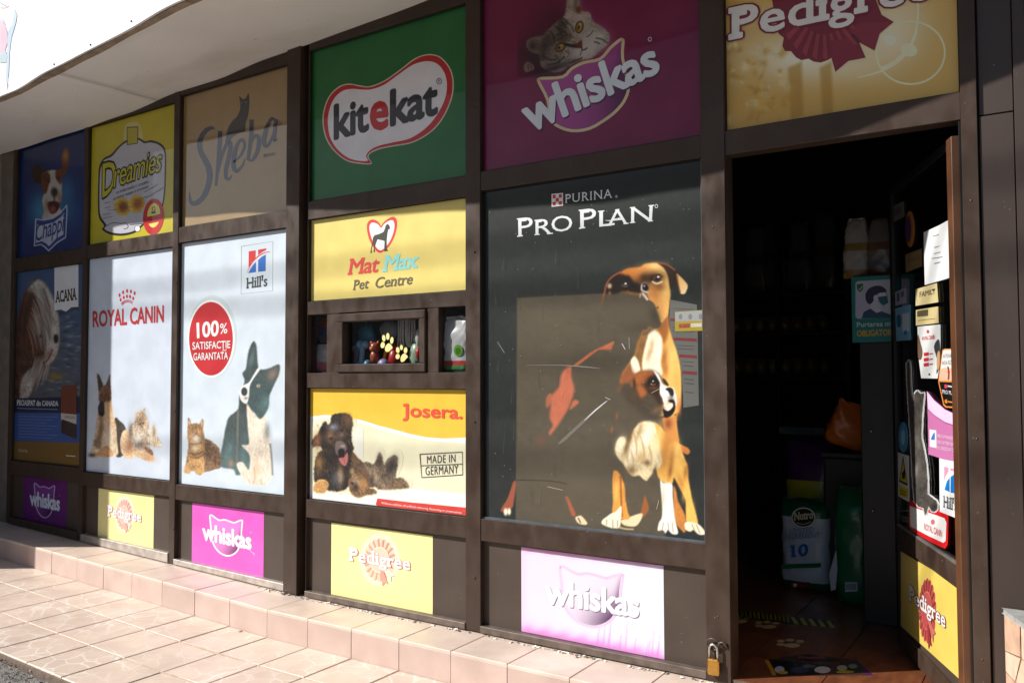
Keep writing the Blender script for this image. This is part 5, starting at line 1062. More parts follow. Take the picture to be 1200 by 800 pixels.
# puppy head
A.poly(b_([(420, 180), (455, 145), (500, 122), (580, 114), (640, 150), (668, 200), (685, 260), (672, 330), (695, 400), (690, 520), (620, 580), (520, 560), (430, 460), (330, 380), (300, 280), (360, 220)]), (72, 63, 52), 5, 4, .97, fur=(.08, 2, .8)); A.blob(*b_([(470, 330)])[0], 10, 9, (96, 66, 44), .5)
A.poly(b_([(560, 130), (640, 152), (668, 200), (685, 270), (680, 350), (700, 420), (660, 430), (600, 340), (540, 300), (540, 220)]), (52, 36, 26), 4, 4, .9)
A.poly(b_([(300, 160), (340, 100), (380, 66), (410, 100), (425, 150), (380, 190), (330, 240), (285, 300), (270, 290), (310, 230)]), (132, 80, 50), 4, 4, .75); A.poly(b_([(425, 175), (470, 135), (530, 118), (590, 118), (610, 150), (560, 190), (530, 230), (470, 245), (440, 240), (405, 260), (400, 230)]), (176, 98, 48), 3.4, 4, .92, fur=(.08, 2, .5))
A.poly(b_([(450, 262), (485, 250), (520, 275), (542, 315), (525, 345), (490, 362), (470, 330)]), (180, 98, 48), 2.6, 4, .9); A.blob(*b_([(425, 230)])[0], 2, 6, (40, 28, 20), .8)
A.blob(*b_([(605, 220)])[0], 9, 9, (22, 16, 14), .95); A.blob(*b_([(605, 275)])[0], 7, 3, (120, 66, 40), .7)
A.poly(b_([(610, 118), (645, 145), (668, 180), (690, 235), (735, 265), (790, 272), (808, 310), (828, 380), (825, 440), (805, 430), (790, 380), (755, 375), (735, 410), (720, 440), (700, 410), (690, 370), (668, 330), (665, 280), (668, 230), (650, 190)]), (244, 240, 234), .9, 4)
A.poly(b_([(718, 285), (755, 270), (788, 285), (798, 330), (782, 360), (762, 345), (745, 310)]), (34, 32, 36), .9); A.blob(*b_([(770, 375)])[0], 4, 4, (120, 112, 112), .9); A.poly(b_([(745, 395), (795, 385), (812, 430), (805, 490), (765, 540), (715, 560), (700, 520), (695, 470), (725, 485), (760, 480), (790, 440)]), (26, 24, 24), 1, 4); A.poly(b_([(700, 430), (740, 425), (780, 415), (788, 440), (760, 480), (735, 488), (712, 460)]), (238, 226, 212), .9, 4); A.blob(*b_([(640, 480)])[0], 8, 4, (150, 110, 80), .5, -.5)
A.poly(b_([(690, 190), (715, 195), (750, 245), (735, 255), (705, 235)]), (40, 24, 18), 1.2, 4, .9)
for x, y, r in ((603, 209, .75), (588, 236, .55)): A.blob(*b_([(x, y)])[0], r, r * .9, (248, 246, 246), 1, hard=2)
A.blob(*b_([(600, 222)])[0], 2.6, 2.2, (92, 52, 32), .9, hard=1.5); A.blob(*b_([(601, 222)])[0], 1.3, 1.3, (18, 12, 10), 1, hard=2); A.blob(*b_([(603, 213)])[0], .7, .7, (250, 250, 250), 1, hard=2); A.stroke(b_([(575, 238), (600, 246), (628, 238)]), .9, (150, 120, 100), .8, .8)
A.poly(b_([(690, 560), (740, 555), (800, 540), (835, 500), (820, 620), (830, 700), (845, 780), (780, 760), (730, 700), (705, 640)]), (214, 144, 72), 1.4, 4, .9); A.blob(*b_([(745, 610)])[0], 5, 7, (130, 62, 40), .8)
A.blob(*b_([(845, 450)])[0], 3, 12, (210, 120, 70), .8)
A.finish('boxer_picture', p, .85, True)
P = Print(WP, 3, .85); Q = zz(590, 210, 6); Wt = (226, 230, 232)
P.poly(Q([(338, 104), (419, 97), (419, 186), (339, 195)]), (226, 226, 224))
sq = Q([(346, 111), (411, 105), (411, 179), (346, 187)])
for i, j in ((0, 0), (2, 0), (1, 1), (0, 2), (2, 2)): P.poly([bilin(sq, i / 3, j / 3), bilin(sq, (i + 1) / 3, j / 3), bilin(sq, (i + 1) / 3, (j + 1) / 3), bilin(sq, i / 3, (j + 1) / 3)], (200, 52, 50))
P.build('checker_logo', p)
T = Print(WP, 3, .85); sf = (.035, .045)
T.text('PURINA', Q([(434, 107), (765, 68), (765, 131), (434, 169)]), Wt, -.005, sf, 1.14); T.poly(Q(ell(794, 122, 9, 11, 10)), (170, 174, 174))
T.text('P', Q([(95, 276), (206, 264), (206, 392), (97, 406)]), Wt, -.006, sf); T.text('R', Q([(218, 287), (348, 272), (348, 384), (218, 394)]), Wt, -.006, sf); T.text('O', Q([(338, 262), (484, 253), (484, 362), (338, 374)]), Wt, -.006)
T.text('P', Q([(530, 216), (652, 202), (652, 334), (532, 350)]), Wt, -.006, sf); T.text('L', Q([(665, 224), (782, 212), (782, 322), (665, 336)]), Wt, -.006, sf); T.text('A', Q([(724, 222), (880, 200), (880, 314), (726, 330)]), Wt, -.006, sf); T.text('N', Q([(890, 198), (1060, 180), (1052, 296), (890, 310)]), Wt, -.006, sf)
T.stroke(Q([(715, 290), (770, 290), (820, 268)]), [.3, 1.2, .3], Wt); T.loop(Q(ell(1076, 190, 10, 12, 12)), .6, Wt); T.build('lettering', p)
S = Print(WP, 6, .85)
for pts, wd, c in ((d_([(395, 748), (430, 720), (560, 600), (640, 525), (715, 468)]), [1.5, 3.6, 3.4, 2.6, .6], (112, 106, 98)), (d_([(560, 600), (630, 535), (700, 478)]), [.4, 1.3, .6], (214, 214, 214)), (d_([(690, 455), (722, 470)]), .6, (190, 190, 188)), (d_([(200, 255), (410, 255), (560, 265), (660, 275)]), [.3, .6, .9, .3], (140, 138, 128)), (d_([(18, 110), (60, 178)]), .8, (120, 124, 122)), (a_([(208, 600), (228, 636)]), .9, (190, 190, 200)), (a_([(252, 560), (254, 632)]), .5, (170, 170, 170)), (e_([(380, 430), (490, 455)]), .6, (170, 160, 140)), (e_([(330, 450), (326, 560)]), .5, (110, 104, 90)), (e_([(160, 380), (400, 388), (520, 410)]), .6, (66, 58, 46)), (c_([(470, 490), (455, 550)]), .6, (190, 170, 130)), (b_([(590, 322), (665, 282)]), .5, (190, 180, 160))):
    S.stroke(pts, wd, c)
rg = np.random.RandomState(9)
for _ in range(70):
    x, y = rg.uniform(572, 820), rg.uniform(230, 622); S.poly(ell(x, y, rg.uniform(.25, .7), rg.uniform(.25, .6), 6), (150, 148, 140))
for _ in range(26):
    x, y = rg.uniform(575, 720), rg.uniform(230, 610); l = rg.uniform(6, 28); S.stroke([(x, y), (x + rg.uniform(-2, 2), y + l)], [.1, .35, .1], (84, 86, 82), 2)
tag(S.build('scratches', p), kind='stuff')
lst = Print(WP, 7, .3); lst.poly(a_([(508, 325), (676, 357), (682, 560), (688, 985), (592, 1000), (588, 900), (582, 800), (573, 720), (551, 640), (516, 530), (502, 450), (509, 370)]), (96, 96, 92))
for x, y in ((508, 440), (530, 560), (564, 665), (584, 768)): lst.poly(a_([(x, y + 2), (676, y + 8), (676, y + 28), (x, y + 20)]), (112, 48, 50))
for x, y in ((520, 380), (520, 500), (524, 520), (550, 610), (556, 630), (584, 710), (588, 735), (596, 820), (598, 845), (600, 900)): lst.stroke(a_([(x, y), (655, y + 6)]), .5, (74, 74, 72), 1)
o = lst.mb.build('price_list', None, loc=tuple(WP.at(806, 420))); tag(o, 'grey paper price list with dark red bars beside the boxer dog', 'price list')
lab = Print(WP, 24, .3); lab.poly(a_([(540, 402), (720, 390), (720, 520), (540, 524)]), (160, 140, 44)); lab.poly(a_([(542, 404), (718, 393), (718, 458), (542, 462)]), (150, 152, 150)); 
for x in (565, 625, 690): lab.poly(a_(ell(x + 10, 432, 12, 18, 10)), (120, 120, 122))
lab.poly(a_([(565, 478), (632, 475), (632, 500), (565, 502)]), (150, 70, 60)); lab.poly(a_([(640, 474), (708, 472), (708, 496), (640, 498)]), (190, 186, 170))
o = lab.mb.build('shelf_label', None, loc=tuple(WP.at(808, 376))); tag(o, 'yellow and white label stuck over the grey price list', 'label')

# ===== kick panels
p, r = small([(27, 558), (78, 564), (27, 616), (78, 625)], (96, 22, 110), 'small dark purple poster with white lettering on the shaded kick panel')
Z = zz(20, 550, 7.06); cat_mark(p, Z([(104, 168), (357, 216), (354, 345), (106, 296)]), None, [(186, 176, 206), (120, 50, 140), (40, 10, 50), (206, 216, 236), None])
p, r = small([(115, 570), (180, 582), (115, 634), (180, 650)], (242, 228, 160), 'smallest yellow poster with a faded pink rosette, left of the bright pink one')
Z = zz(20, 550, 7.06); rosette(p, Z([(888, 370)])[0], 68 / 7.06, 130 / 7.06, Z([(752, 290), (1030, 345), (1030, 462), (752, 412)]), (240, 196, 180), (232, 172, 158), (246, 214, 200), (244, 240, 240), (240, 190, 190), halo=(246, 234, 200))
p, r = small([(225, 588), (309, 600), (225, 659), (309, 679)], (218, 92, 190), 'bright pink poster with white lettering over a cat-head outline')
Z = zz(220, 580, 7.62); cat_mark(p, Z(WQ), Z(WHEAD), [(244, 240, 244), (232, 130, 210), (70, 14, 62), (244, 242, 246), (196, 120, 186)])
T = Print(WP, 14, .15); T.stroke(Z([(556, 485), (572, 505), (600, 520)]), .5, (240, 200, 230)); T.stroke(Z([(590, 520), (600, 540)]), .5, (240, 200, 230)); T.build('signature', p)
p, r = small([(388.4, 611), (507, 629), (388, 695), (507, 720)], (242, 232, 152), 'larger yellow poster with a faded pink rosette, below the cream puppy poster')
A = Art(WP, (388, 610, 507.5, 721), (246, 232, 110), 2.2, .4, clip=r)
A.poly([(380, 600), (520, 600), (520, 730), (380, 730)], (242, 232, 154), 1, 0); A.blob(448, 655, 60, 55, (246, 240, 170), .7); A.finish('tint', p, .15, True)
Z = zz(380, 600, 6.156); rosette(p, Z([(400, 342)])[0], 118 / 6.156, 160 / 6.156, Z([(180, 246), (622, 322), (622, 448), (180, 378)]), (240, 204, 180), (226, 160, 140), (246, 222, 200), (246, 242, 242), (236, 168, 160), halo=(246, 240, 196))
p, r = small([(611, 641), (778, 662), (611, 740), (778, 771)], (240, 226, 242), 'bleached white-pink poster with ghostly lettering, below the boxer poster')
A = Art(WP, (610, 640, 779, 772), (240, 226, 242), 1.1, .4, clip=r); PK = (222, 96, 200)
A.poly([(600, 630), (790, 630), (790, 780), (600, 780)], (222, 210, 226), 1, 0, c2=(212, 220, 232), ax=((640, 690), (770, 700)))
zb = lambda t: (612 + 166 * t, 739 + 32 * t); zt_ = lambda t: (612 + 166 * t, 641 + 21 * t)
for i in range(24):
    t = i / 23; A.blob(*zb(t), 9, 7 + 4 * math.sin(i * 2.1), PK, .42); A.blob(*zt_(t), 9, 3.5 + 1.5 * math.sin(i * 1.7), PK, .34)
for i in range(8): A.blob(613, 645 + 12 * i, 5, 9, (240, 190, 232), .35)
for x, l in ((700, 24), (707, 26), (714, 38), (712, 18), (726, 20), (733, 34), (743, 18), (757, 14), (764, 30), (770, 16), (771, 26), (760, 22)):
    y1 = zb((x - 612) / 166)[1]; A.stroke([(x, y1), (x + 1, y1 - l / 2), (x + 2.5, y1 - l)], [1.6, .9, .3], (226, 130, 212), .8, .75)
A.finish('tint', p, .15, True)
Z = zz(600, 635, 5.716); cat_mark(p, Z([(222, 232), (856, 336), (852, 510), (222, 410)]), None, [(214, 190, 216), (224, 212, 228), (50, 20, 58), (232, 230, 236), (112, 98, 122)], 3, .030, .15, 13, False)

p2 = None

# ------------------------------------------------------------------ the open door leaf
HX, HY = 2.147, -0.002
LD = np.array([-0.386, 0.923, 0.0]); LD /= np.linalg.norm(LD); LN = np.array([-LD[1], LD[0], 0.0])
LP = Plane((HX, HY, 0), LN, -LD, (0, 0, 1))
door = thing('shop_door', (HX, HY, ZF), 'narrow brown framed glass door swung open into the shop, covered with stickers', 'door')
def lbox(name, s0, s1, z0, z1, t0, t1, m, parent=door, bevel=0.002):
    vs = [tuple(np.array([HX, HY, 0]) + LD * s_ + LN * t_ + np.array([0, 0, z])) for z in (z0, z1) for t_ in (t0, t1) for s_ in (s0, s1)]
    return MB().add(vs, [(0, 2, 3, 1), (4, 5, 7, 6), (0, 1, 5, 4), (2, 6, 7, 3), (0, 4, 6, 2), (1, 3, 7, 5)], m).build(name, parent, bevel=bevel)
MD = plain((92, 59, 38), .40, 0, .16, 9, 0, 'door_brown'); MDK = plain((24, 23, 25), .45, 0, .2, 12, 0, 'dark_laminate_and_shade')
lbox('stile', 0.002, 0.052, 0.137, 1.985, -0.03, 0.010, MD); lbox('stile', 0.775, 0.81, 0.137, 1.985, -0.03, 0.006, MDK)  # far stile near black, indoor shade put into its colour
lbox('rail', 0.052, 0.775, 0.137, 0.206, -0.03, 0.008, MF); lbox('rail', 0.052, 0.775, 0.538, 0.612, -0.03, 0.008, MF); lbox('rail', 0.052, 0.775, 1.955, 1.985, -0.03, 0.004, MDK)  # top rail near black: its shade is in the colour
lbox('kick_panel', 0.052, 0.775, 0.206, 0.538, -0.02, -0.003, MK, bevel=0)
lbox('door_pane', 0.052, 0.775, 0.612, 1.955, -0.008, -0.003, m_glass(), bevel=0)
lbox('glazing_bead', 0.052, 0.775, 0.612, 0.620, -0.003, 0.006, plain((150, 146, 140), .4, .6, name='aluminium_bead'), bevel=0)
lbox('hinge_gap_shade', -0.004, 0.0015, 0.13, 2.03, -0.05, -0.012, plain((24, 22, 22), .6, name='gap_shade_black'), bevel=0)  # dark strip standing in for the shaded gap beside the post
LS = 'stickers on the open glass door'
def sticker(pts, c, name, label, cat='sticker', gl=.4, sm=0, k=2):
    P = Print(LP, k, gl)
    if sm: pts = smooth(pts, sm)
    n = len(pts); front_ = [P.P(q, 0.0008) for q in pts]; c0 = np.mean(np.array(front_), 0)
    o = MB().prism(front_, LN * -0.0012, ink(c, gl)).build(name, None, loc=tuple(c0)); tag(o, label, cat, LS)
    return o, Print(LP, 10, gl)
z1, z2, z3 = zz(1040, 230, 5), zz(1050, 380, 5.714), zz(1050, 500, 5)
ppx = [LP.ab(*q) for q in ((1056, 646), (1124, 686), (1056, 733), (1124, 795))]
o, P = sticker([(1056, 646), (1124, 685.5), (1124, 794.5), (1056, 733)], (222, 196, 96), 'poster', 'yellow poster with a dark red rosette at the foot of the open door', 'poster')
Z = zz(1050, 640, 5)
rosette(o, Z([(186, 375)])[0], 52 / 5, 192 / 5, Z([(80, 225), (296, 385), (296, 500), (80, 335)]), (176, 78, 74), (146, 54, 56), (196, 104, 96), (226, 222, 222), (110, 60, 66), 10, .3, halo=(238, 226, 190)) if False else None
_WP = WP; WP = LP
rosette(o, Z([(186, 375)])[0], 52 / 5, 192 / 5, Z([(82, 222), (296, 388), (296, 508), (82, 342)]), (176, 78, 74), (146, 54, 56), (196, 104, 96), (226, 222, 222), (110, 60, 66), 12, .3)
WP = _WP
o, P = sticker(z1([(213, 212), (300, 172), (372, 132), (378, 300), (384, 472), (300, 497), (220, 520), (216, 360)]), (232, 234, 236), 'paper_notice', 'white paper notice with a few typed lines taped high on the open door', 'notice')
for x0, x1, y in ((266, 304, 232), (276, 308, 298), (274, 312, 334), (262, 326, 362), (276, 314, 392)): P.stroke(z1([(x0, y + 3), (x1, y - 7)]), .9, (110, 112, 116), 1)
P.build('typed_lines', o)
o, P = sticker(z1([(165, 545), (290, 508), (298, 620), (166, 642)]), (206, 190, 140), 'sticker', 'upper of two beige gold boxes, built as stickers, below the paper notice'); P.text('FAMILY', z1([(190, 560), (282, 540), (284, 570), (190, 592)]), (90, 80, 60), .02); P.stroke(z1([(262, 548), (280, 545)]), 1.6, (60, 56, 50), 1); P.build('lettering', o)  # this and the next: boxes behind the glass, built as flat stickers
o, P = sticker(z1([(168, 666), (297, 645), (300, 742), (168, 757)]), (204, 186, 134), 'sticker', 'lower of two beige gold boxes, built as stickers, with a dark printed block'); P.poly(z1([(175, 672), (240, 662), (240, 700), (175, 706)]), (90, 82, 60)); P.stroke(z1([(180, 728), (280, 716)]), .8, (120, 106, 76), 1); P.build('print_block', o)
o, P = sticker(z2([(145, 15), (298, 0), (298, 240), (280, 362), (170, 360), (150, 200)]), (214, 216, 216), 'sticker', 'white packet-shaped sticker with red bars and dogs at its edges')
P.text('ROYAL CANIN', z2([(175, 84), (262, 68), (262, 100), (178, 106)]), (196, 50, 60), .03); P.poly(z2(ell(216, 48, 9, 12, 10)), (196, 60, 70))
for y in (190, 226, 260): P.poly(z2([(188, y), (222, y - 4), (222, y + 18), (190, y + 22)]), (196, 44, 54)); P.stroke(z2([(226, y + 8), (250, y + 4)]), 1.4, (170, 90, 90), 1)
P.poly(z2([(150, 70), (166, 120), (180, 180), (172, 230), (152, 220)]), (110, 84, 66), 3); P.poly(z2([(258, 150), (285, 100), (297, 130), (297, 260), (275, 330), (280, 240)]), (60, 56, 56), 3); P.poly(z2([(280, 200), (297, 180), (296, 280), (278, 300)]), (190, 150, 110), 3); P.stroke(z2([(222, 335), (232, 332)]), 2, (60, 60, 60), 1); P.build('packet_print', o)
o, P = sticker(z2([(312, 172), (325, 163), (395, 162), (408, 176), (412, 370), (410, 540), (396, 560), (335, 556), (318, 540), (285, 385), (288, 350)]), (226, 140, 66), 'sticker', 'six-sided sticker with orange rim, white above and black below')
P.poly(z2([(316, 180), (328, 171), (392, 170), (402, 182), (405, 378), (291, 374), (294, 352)]), (226, 222, 216)); P.poly(z2([(291, 384), (406, 388), (403, 536), (392, 550), (338, 546), (324, 532)]), (22, 22, 24))
P.poly(z2([(298, 300), (330, 290), (405, 296), (405, 378), (291, 374)]), (222, 178, 150)); P.text('ANTRENAMENT', z2([(318, 200), (398, 192), (400, 220), (316, 226)]), (120, 128, 140), 0); P.text('NOUA REZERVA', z2([(312, 246), (402, 236), (403, 266), (310, 272)]), (110, 120, 134), 0); P.stroke(z2([(350, 282), (358, 320), (354, 370)]), 1.8, (110, 60, 54), 1); P.poly(z2(ell(356, 318, 8, 16, 10)), (170, 60, 60))
P.poly(z2([(328, 402), (346, 402), (346, 428), (328, 426)]), (200, 70, 80)); P.stroke(z2([(350, 412), (384, 418)]), 1.8, (200, 200, 204), 1); P.text('PRO PLAN', z2([(312, 436), (406, 450), (406, 474), (314, 462)]), (226, 226, 228), 0, (.03, .04)); P.poly(z2([(330, 506), (345, 500), (348, 528), (332, 526)]), (222, 130, 40)); P.stroke(z2([(350, 516), (400, 524)]), 1.4, (222, 140, 60), 1); P.build('label_print', o)
o, P = sticker(z2([(208, 446), (255, 505), (330, 568), (412, 606)]) + [(1122.8, 541)] + z3([(362, 120), (365, 206), (280, 190), (192, 160), (190, 60), (188, 0)]) + z2([(215, 640)]), (196, 116, 168), 'sticker', 'pink bag-shaped sticker with a pale curved top and a small white label')
P.poly(z2([(210, 450), (255, 507), (330, 571), (414, 610), (415, 680), (330, 652), (258, 605), (217, 565)]), (240, 200, 228)); P.stroke(z2([(217, 568), (258, 608), (330, 656), (414, 684)]), .8, (150, 80, 126)); P.poly(z3([(198, 14), (238, 20), (240, 124), (200, 115)]), (228, 228, 230)); P.poly(z3([(208, 66), (222, 36), (230, 34), (230, 76), (208, 76)]), (60, 120, 190))
for q, y in (('RECOMANDAT', 42), ('DE VETERINARI', 78), ('SI CRESCATORI', 112)): P.text(q, z3([(246, y), (356, y + 18), (356, y + 38), (246, y + 18)]), (236, 206, 226), .01)
P.build('bag_print', o)
o, P = sticker(z3([(255, 182), (370, 208), (370, 540), (258, 496)]), (234, 236, 238), 'sticker', 'white square sticker with pink and blue arc logo below the pink bag')
P.poly(z3([(284, 232), (310, 238), (309, 262), (296, 292), (284, 318)]), (226, 150, 180)); P.poly(z3([(320, 240), (348, 246), (346, 262), (320, 262)]), (226, 150, 180)); P.poly(z3([(286, 368), (300, 318), (316, 298), (316, 380)]), (24, 124, 206)); P.poly(z3([(322, 384), (322, 292), (346, 276), (347, 388)]), (24, 124, 206)); P.stroke(z3([(282, 345), (298, 290), (325, 262), (362, 268)]), [.4, 1.8, 1.8, .4], (234, 236, 238)); P.build('logo', o)
P.mb = MB(); P.text("Hill's", z3([(280, 398), (358, 418), (358, 496), (280, 470)]), (70, 78, 88), .01, (.05, .06)); P.build('lettering', o)
o, P = sticker(z3([(78, 432), (100, 428), (200, 464), (296, 500), (308, 520), (303, 690), (288, 713), (200, 672), (90, 608), (76, 570)]), (206, 28, 34), 'sticker', 'red and white rounded sticker at the bottom edge of the glass')
P.poly(z3([(82, 462), (190, 500), (286, 534), (297, 560), (292, 668), (278, 678), (180, 632), (86, 582)]), (232, 230, 230)); P.text('ROYAL CANIN', z3([(168, 562), (272, 606), (272, 646), (168, 602)]), (196, 50, 56), .02); P.poly(z3(ell(218, 556, 12, 16, 10)), (206, 110, 110)); P.build('label_print', o)
CATO = z2([(86, 234), (100, 246), (106, 300), (108, 400), (113, 470), (124, 515), (118, 470), (132, 446), (150, 438), (170, 458), (194, 452), (200, 470), (192, 560), (186, 640), (183, 720)]) + z3([(158, 0), (160, 70), (176, 140), (190, 230), (196, 310), (196, 392), (215, 405), (245, 428), (255, 452), (250, 490), (228, 504), (206, 496), (200, 470), (188, 510), (168, 520), (160, 480), (130, 470), (105, 440), (95, 330), (90, 200), (84, 90), (80, 0)]) + z2([(90, 720), (84, 600), (72, 420), (68, 262)])
o, P = sticker(CATO, (226, 226, 224), 'cat_cutout', 'grey cat cutout with a white edge stretching one paw up the glass', 'sticker', k=4)
c0 = np.array(CATO).mean(0); IN = [tuple(np.array(q) + 0.0) for q in inset(CATO, -1.2 if sum(CATO[i - 1][0] * CATO[i][1] - CATO[i][0] * CATO[i - 1][1] for i in range(len(CATO))) < 0 and False else 1.2)]
A = Art(LP, (1058, 418, 1103, 606), (226, 226, 224), .7, 22)
A.poly(IN, (74, 70, 66), .7, 0, fur=(.35, 1.3, 1.45)); A.blob(1077, 520, 4, 20, (120, 114, 106), .6, fur=(.3, 1.2, 1.4), show=False); A.blob(1074, 552, 3, 9, (150, 144, 136), .7, .2, show=False); A.blob(1076, 468, 4, 5, (100, 92, 84), .7, show=False); A.blob(1095, 594, 4, 4, (44, 42, 42), .8, show=False)
A.finish('cat_print', o, .4)
o, P = sticker(ell(1058.5, 512, 5.4, 18, 20), (70, 140, 176), 'sticker', 'blue oval sticker at the inner edge of the door, left of the cat cutout'); P.poly(ell(1058.5, 512, 2.4, 9, 14), (150, 190, 206)); P.build('emblem', o)
o, P = sticker(z3([(12, 148), (75, 170), (78, 440), (14, 405)]), (208, 206, 206), 'warning_sticker', 'white warning sticker with a yellow triangle, left of the cat cutout'); P.poly(z3([(43, 166), (70, 346), (20, 320)]), (30, 30, 28)); P.poly(z3([(43, 196), (65, 330), (25, 310)]), (206, 190, 40)); P.poly(z3([(36, 270), (56, 240), (54, 300), (40, 306)]), (30, 30, 28)); P.poly(z3([(20, 342), (72, 366), (72, 422), (20, 396)]), (206, 190, 40)); P.stroke(z3([(28, 368), (62, 384)]), 1, (60, 56, 30), 1); P.stroke(z3([(30, 386), (62, 402)]), 1, (60, 56, 30), 1); P.build('warning_print', o)
o, P = sticker(z1([(35, 58), (95, 28), (98, 120), (38, 150)]), (120, 118, 112), 'sticker', 'small white barcode sticker greyed for shade, highest on the door glass');  # white label, its shade put into the grey
for i in range(5): P.stroke(z1([(45 + i * 8, 75 - i * 4), (46 + i * 8, 118 - i * 4)]), .7, (40, 40, 40), 1)
P.build('bars', o)
o, P = sticker(z1(ell(132, 192, 27, 106, 22)), (170, 104, 44), 'sticker', 'dim orange oval sticker with a purple centre near the top of the glass'); P.poly(z1(ell(124, 192, 18, 80, 18)), (70, 40, 84)); P.build('centre_print', o)
o, P = sticker(z1([(105, 342), (200, 306), (201, 410), (110, 446)]), (126, 104, 66), 'sticker', 'dull brown-gold sticker left of the paper notice'); P.stroke(z1([(120, 385), (190, 358)]), 1, (80, 66, 40), 1); P.build('print_line', o)
o, P = sticker(z1([(46, 562), (105, 536), (110, 622), (48, 642)]), (176, 170, 190), 'sticker', 'lilac sticker with dark figures beside the beige gold boxes'); P.poly(z1([(56, 570), (72, 563), (72, 612), (56, 618)]), (70, 56, 100)); P.poly(z1([(80, 562), (98, 554), (98, 585), (80, 592)]), (90, 80, 120)); P.build('print_block', o)
o, P = sticker(z1([(45, 657), (135, 634), (135, 790)]) + z2([(102, 95), (96, 104), (4, 112), (0, 20)]), (120, 176, 206), 'sticker', 'light blue card with a pale picture low on the inner side of the door'); P.poly(z1([(88, 690), (130, 680), (130, 790), (90, 796)]), (206, 214, 222)); P.poly(z1(ell(68, 730, 14, 40, 14)), (50, 90, 124)); P.poly(z2([(54, 44), (74, 38), (76, 66), (56, 70)]), (30, 110, 180)); P.build('card_print', o)

# ------------------------------------------------------------------ padlock on the door post
MBR = plain((196, 150, 76), .32, .9, .12, 60, .1, 'brass'); MST = plain((190, 188, 182), .3, .95, .1, 40, 0, 'steel')
PX = W0.ab(838.5, 778); px_, pz_ = PX
lock = thing('padlock', (px_, -0.018, pz_ - 0.03), 'small brass padlock hanging open from a steel ring on the door post', 'padlock')
MB().box(px_ - .022, px_ + .022, -0.030, -0.012, pz_ - .032, pz_ + .026, MBR).build('lock_body', lock, bevel=.005)
sh = [(px_ - .015, -0.021, pz_ + .022), (px_ - .015, -0.021, pz_ + .055)] + [(px_ - .015 * math.cos(t), -0.021, pz_ + .060 + .017 * math.sin(t)) for t in [math.pi * i / 8 for i in range(1, 8)]] + [(px_ + .015, -0.021, pz_ + .055), (px_ + .015, -0.021, pz_ + .022)]
MB().tube(sh, .0042, MST, 10).build('shackle', lock)
rc = W0.ab(838.5, 752)
hp = thing('hasp_ring', (rc[0], -0.014, rc[1]), 'bent steel wire ring fixed through the door post above the padlock', 'ring')
MB().tube([(rc[0] - .004 + .023 * math.cos(t), -0.016 - .003 * math.sin(t), rc[1] - .004 + .021 * math.sin(t)) for t in [2 * math.pi * i / 18 for i in range(19)]], .0027, plain((90, 84, 78), .5, .8, name='dark_steel'), 8).build('wire_loop', hp)
MB().tube([(rc[0] + .012, -0.012, rc[1] - .02), (rc[0] + .022, -0.02, rc[1] + .006), (rc[0] + .034, -0.016, rc[1] + .012), (rc[0] + .045, -0.006, rc[1] - .012)], .0042, plain((110, 100, 92), .5, .8, name='dark_steel'), 8).build('wire_end', hp)

# ------------------------------------------------------------------ things inside, seen through the doorway
def sack(name, label, cat, c, w_, d_, h_, bands, rz=0.0, group=None, top=0.35, lean=0.0, seed=1, taper=0.0):
    """filled bag: bands = [(height fraction, material)] from the bottom up"""
    nu, nv = 28, 22; rg = np.random.RandomState(seed); b = MB(); cr, sr = math.cos(rz), math.sin(rz); ph = rg.uniform(0, 6, 6)
    V = []
    for j in range(nv + 1):
        t = j / nv
        wid = 1 - 0.10 * math.exp(-t * 14) + 0.035 * math.sin(t * 5 + ph[0]) - 0.05 * t ** 3 - taper * t * t
        dep = (1 - 0.25 * math.exp(-t * 16)) * (1 - (1 - 0.06) * max(0, (t - (1 - top)) / top) ** 1.6) * (1 + 0.05 * math.sin(t * 9 + ph[1]))
        for i in range(nu):
            a = 2 * math.pi * i / nu; ca, sa = math.cos(a), math.sin(a)
            x = math.copysign(abs(ca) ** 0.55, ca) * w_ / 2 * wid; y = math.copysign(abs(sa) ** 0.55, sa) * d_ / 2 * dep
            wr = 0.0025 * math.sin(a * 5 + t * 17 + ph[2]) + 0.002 * math.sin(a * 9 - t * 29 + ph[3])
            x += wr; y += wr + lean * t
            V.append((c[0] + x * cr - y * sr, c[1] + x * sr + y * cr, c[2] + h_ * t + (0.01 * math.sin(i * 1.3) if j == nv else 0)))
    for j in range(nv):
        m = next(mm for f, mm in bands if (j + .5) / nv <= f)
        b.mid(m)
        base = j * nu
        for i in range(nu):
            b.f.append((base + i, base + (i + 1) % nu, base + nu + (i + 1) % nu, base + nu + i)); b.mi.append(b.m.index(m)); b.smooth.append(True)
    b.f += [tuple(range(nu))[::-1], tuple(nv * nu + k for k in range(nu))]; b.mi += [0, b.m.index(bands[-1][1])]; b.smooth += [False, False]
    b.v = V
    o = b.build(name, None, loc=c); return tag(o, label, cat, group)
def bagm(c, r=.35): return plain(c, r, 0, .06, 18, .05, 'bag_film', .3)
f1 = wallplane(1.42); L_, R_, T_ = f1.ab(913, 680), f1.ab(972, 680), f1.ab(940, 592)
cxs = (L_[0] + R_[0]) / 2; ws = R_[0] - L_[0]; hs = T_[1] - ZF + .02
G1 = bagm((26, 92, 60)); WH = bagm((198, 208, 220)); PU = bagm((70, 26, 84)); YE = bagm((176, 168, 46)); GR = bagm((24, 104, 66)); OG = bagm((206, 104, 22))
s1 = sack('food_sack', 'white and green pet food sack marked 10 standing on the dark shop floor', 'sack', (cxs, 1.42 + .09, ZF), ws, .18, hs, [(.10, G1), (.80, WH), (1.0, G1)], 0, 'pet food sacks inside the doorway', .12, seed=2)
FP = wallplane(1.413); P = Print(FP, 4, .2); Z = zz(890, 480, 3.333)
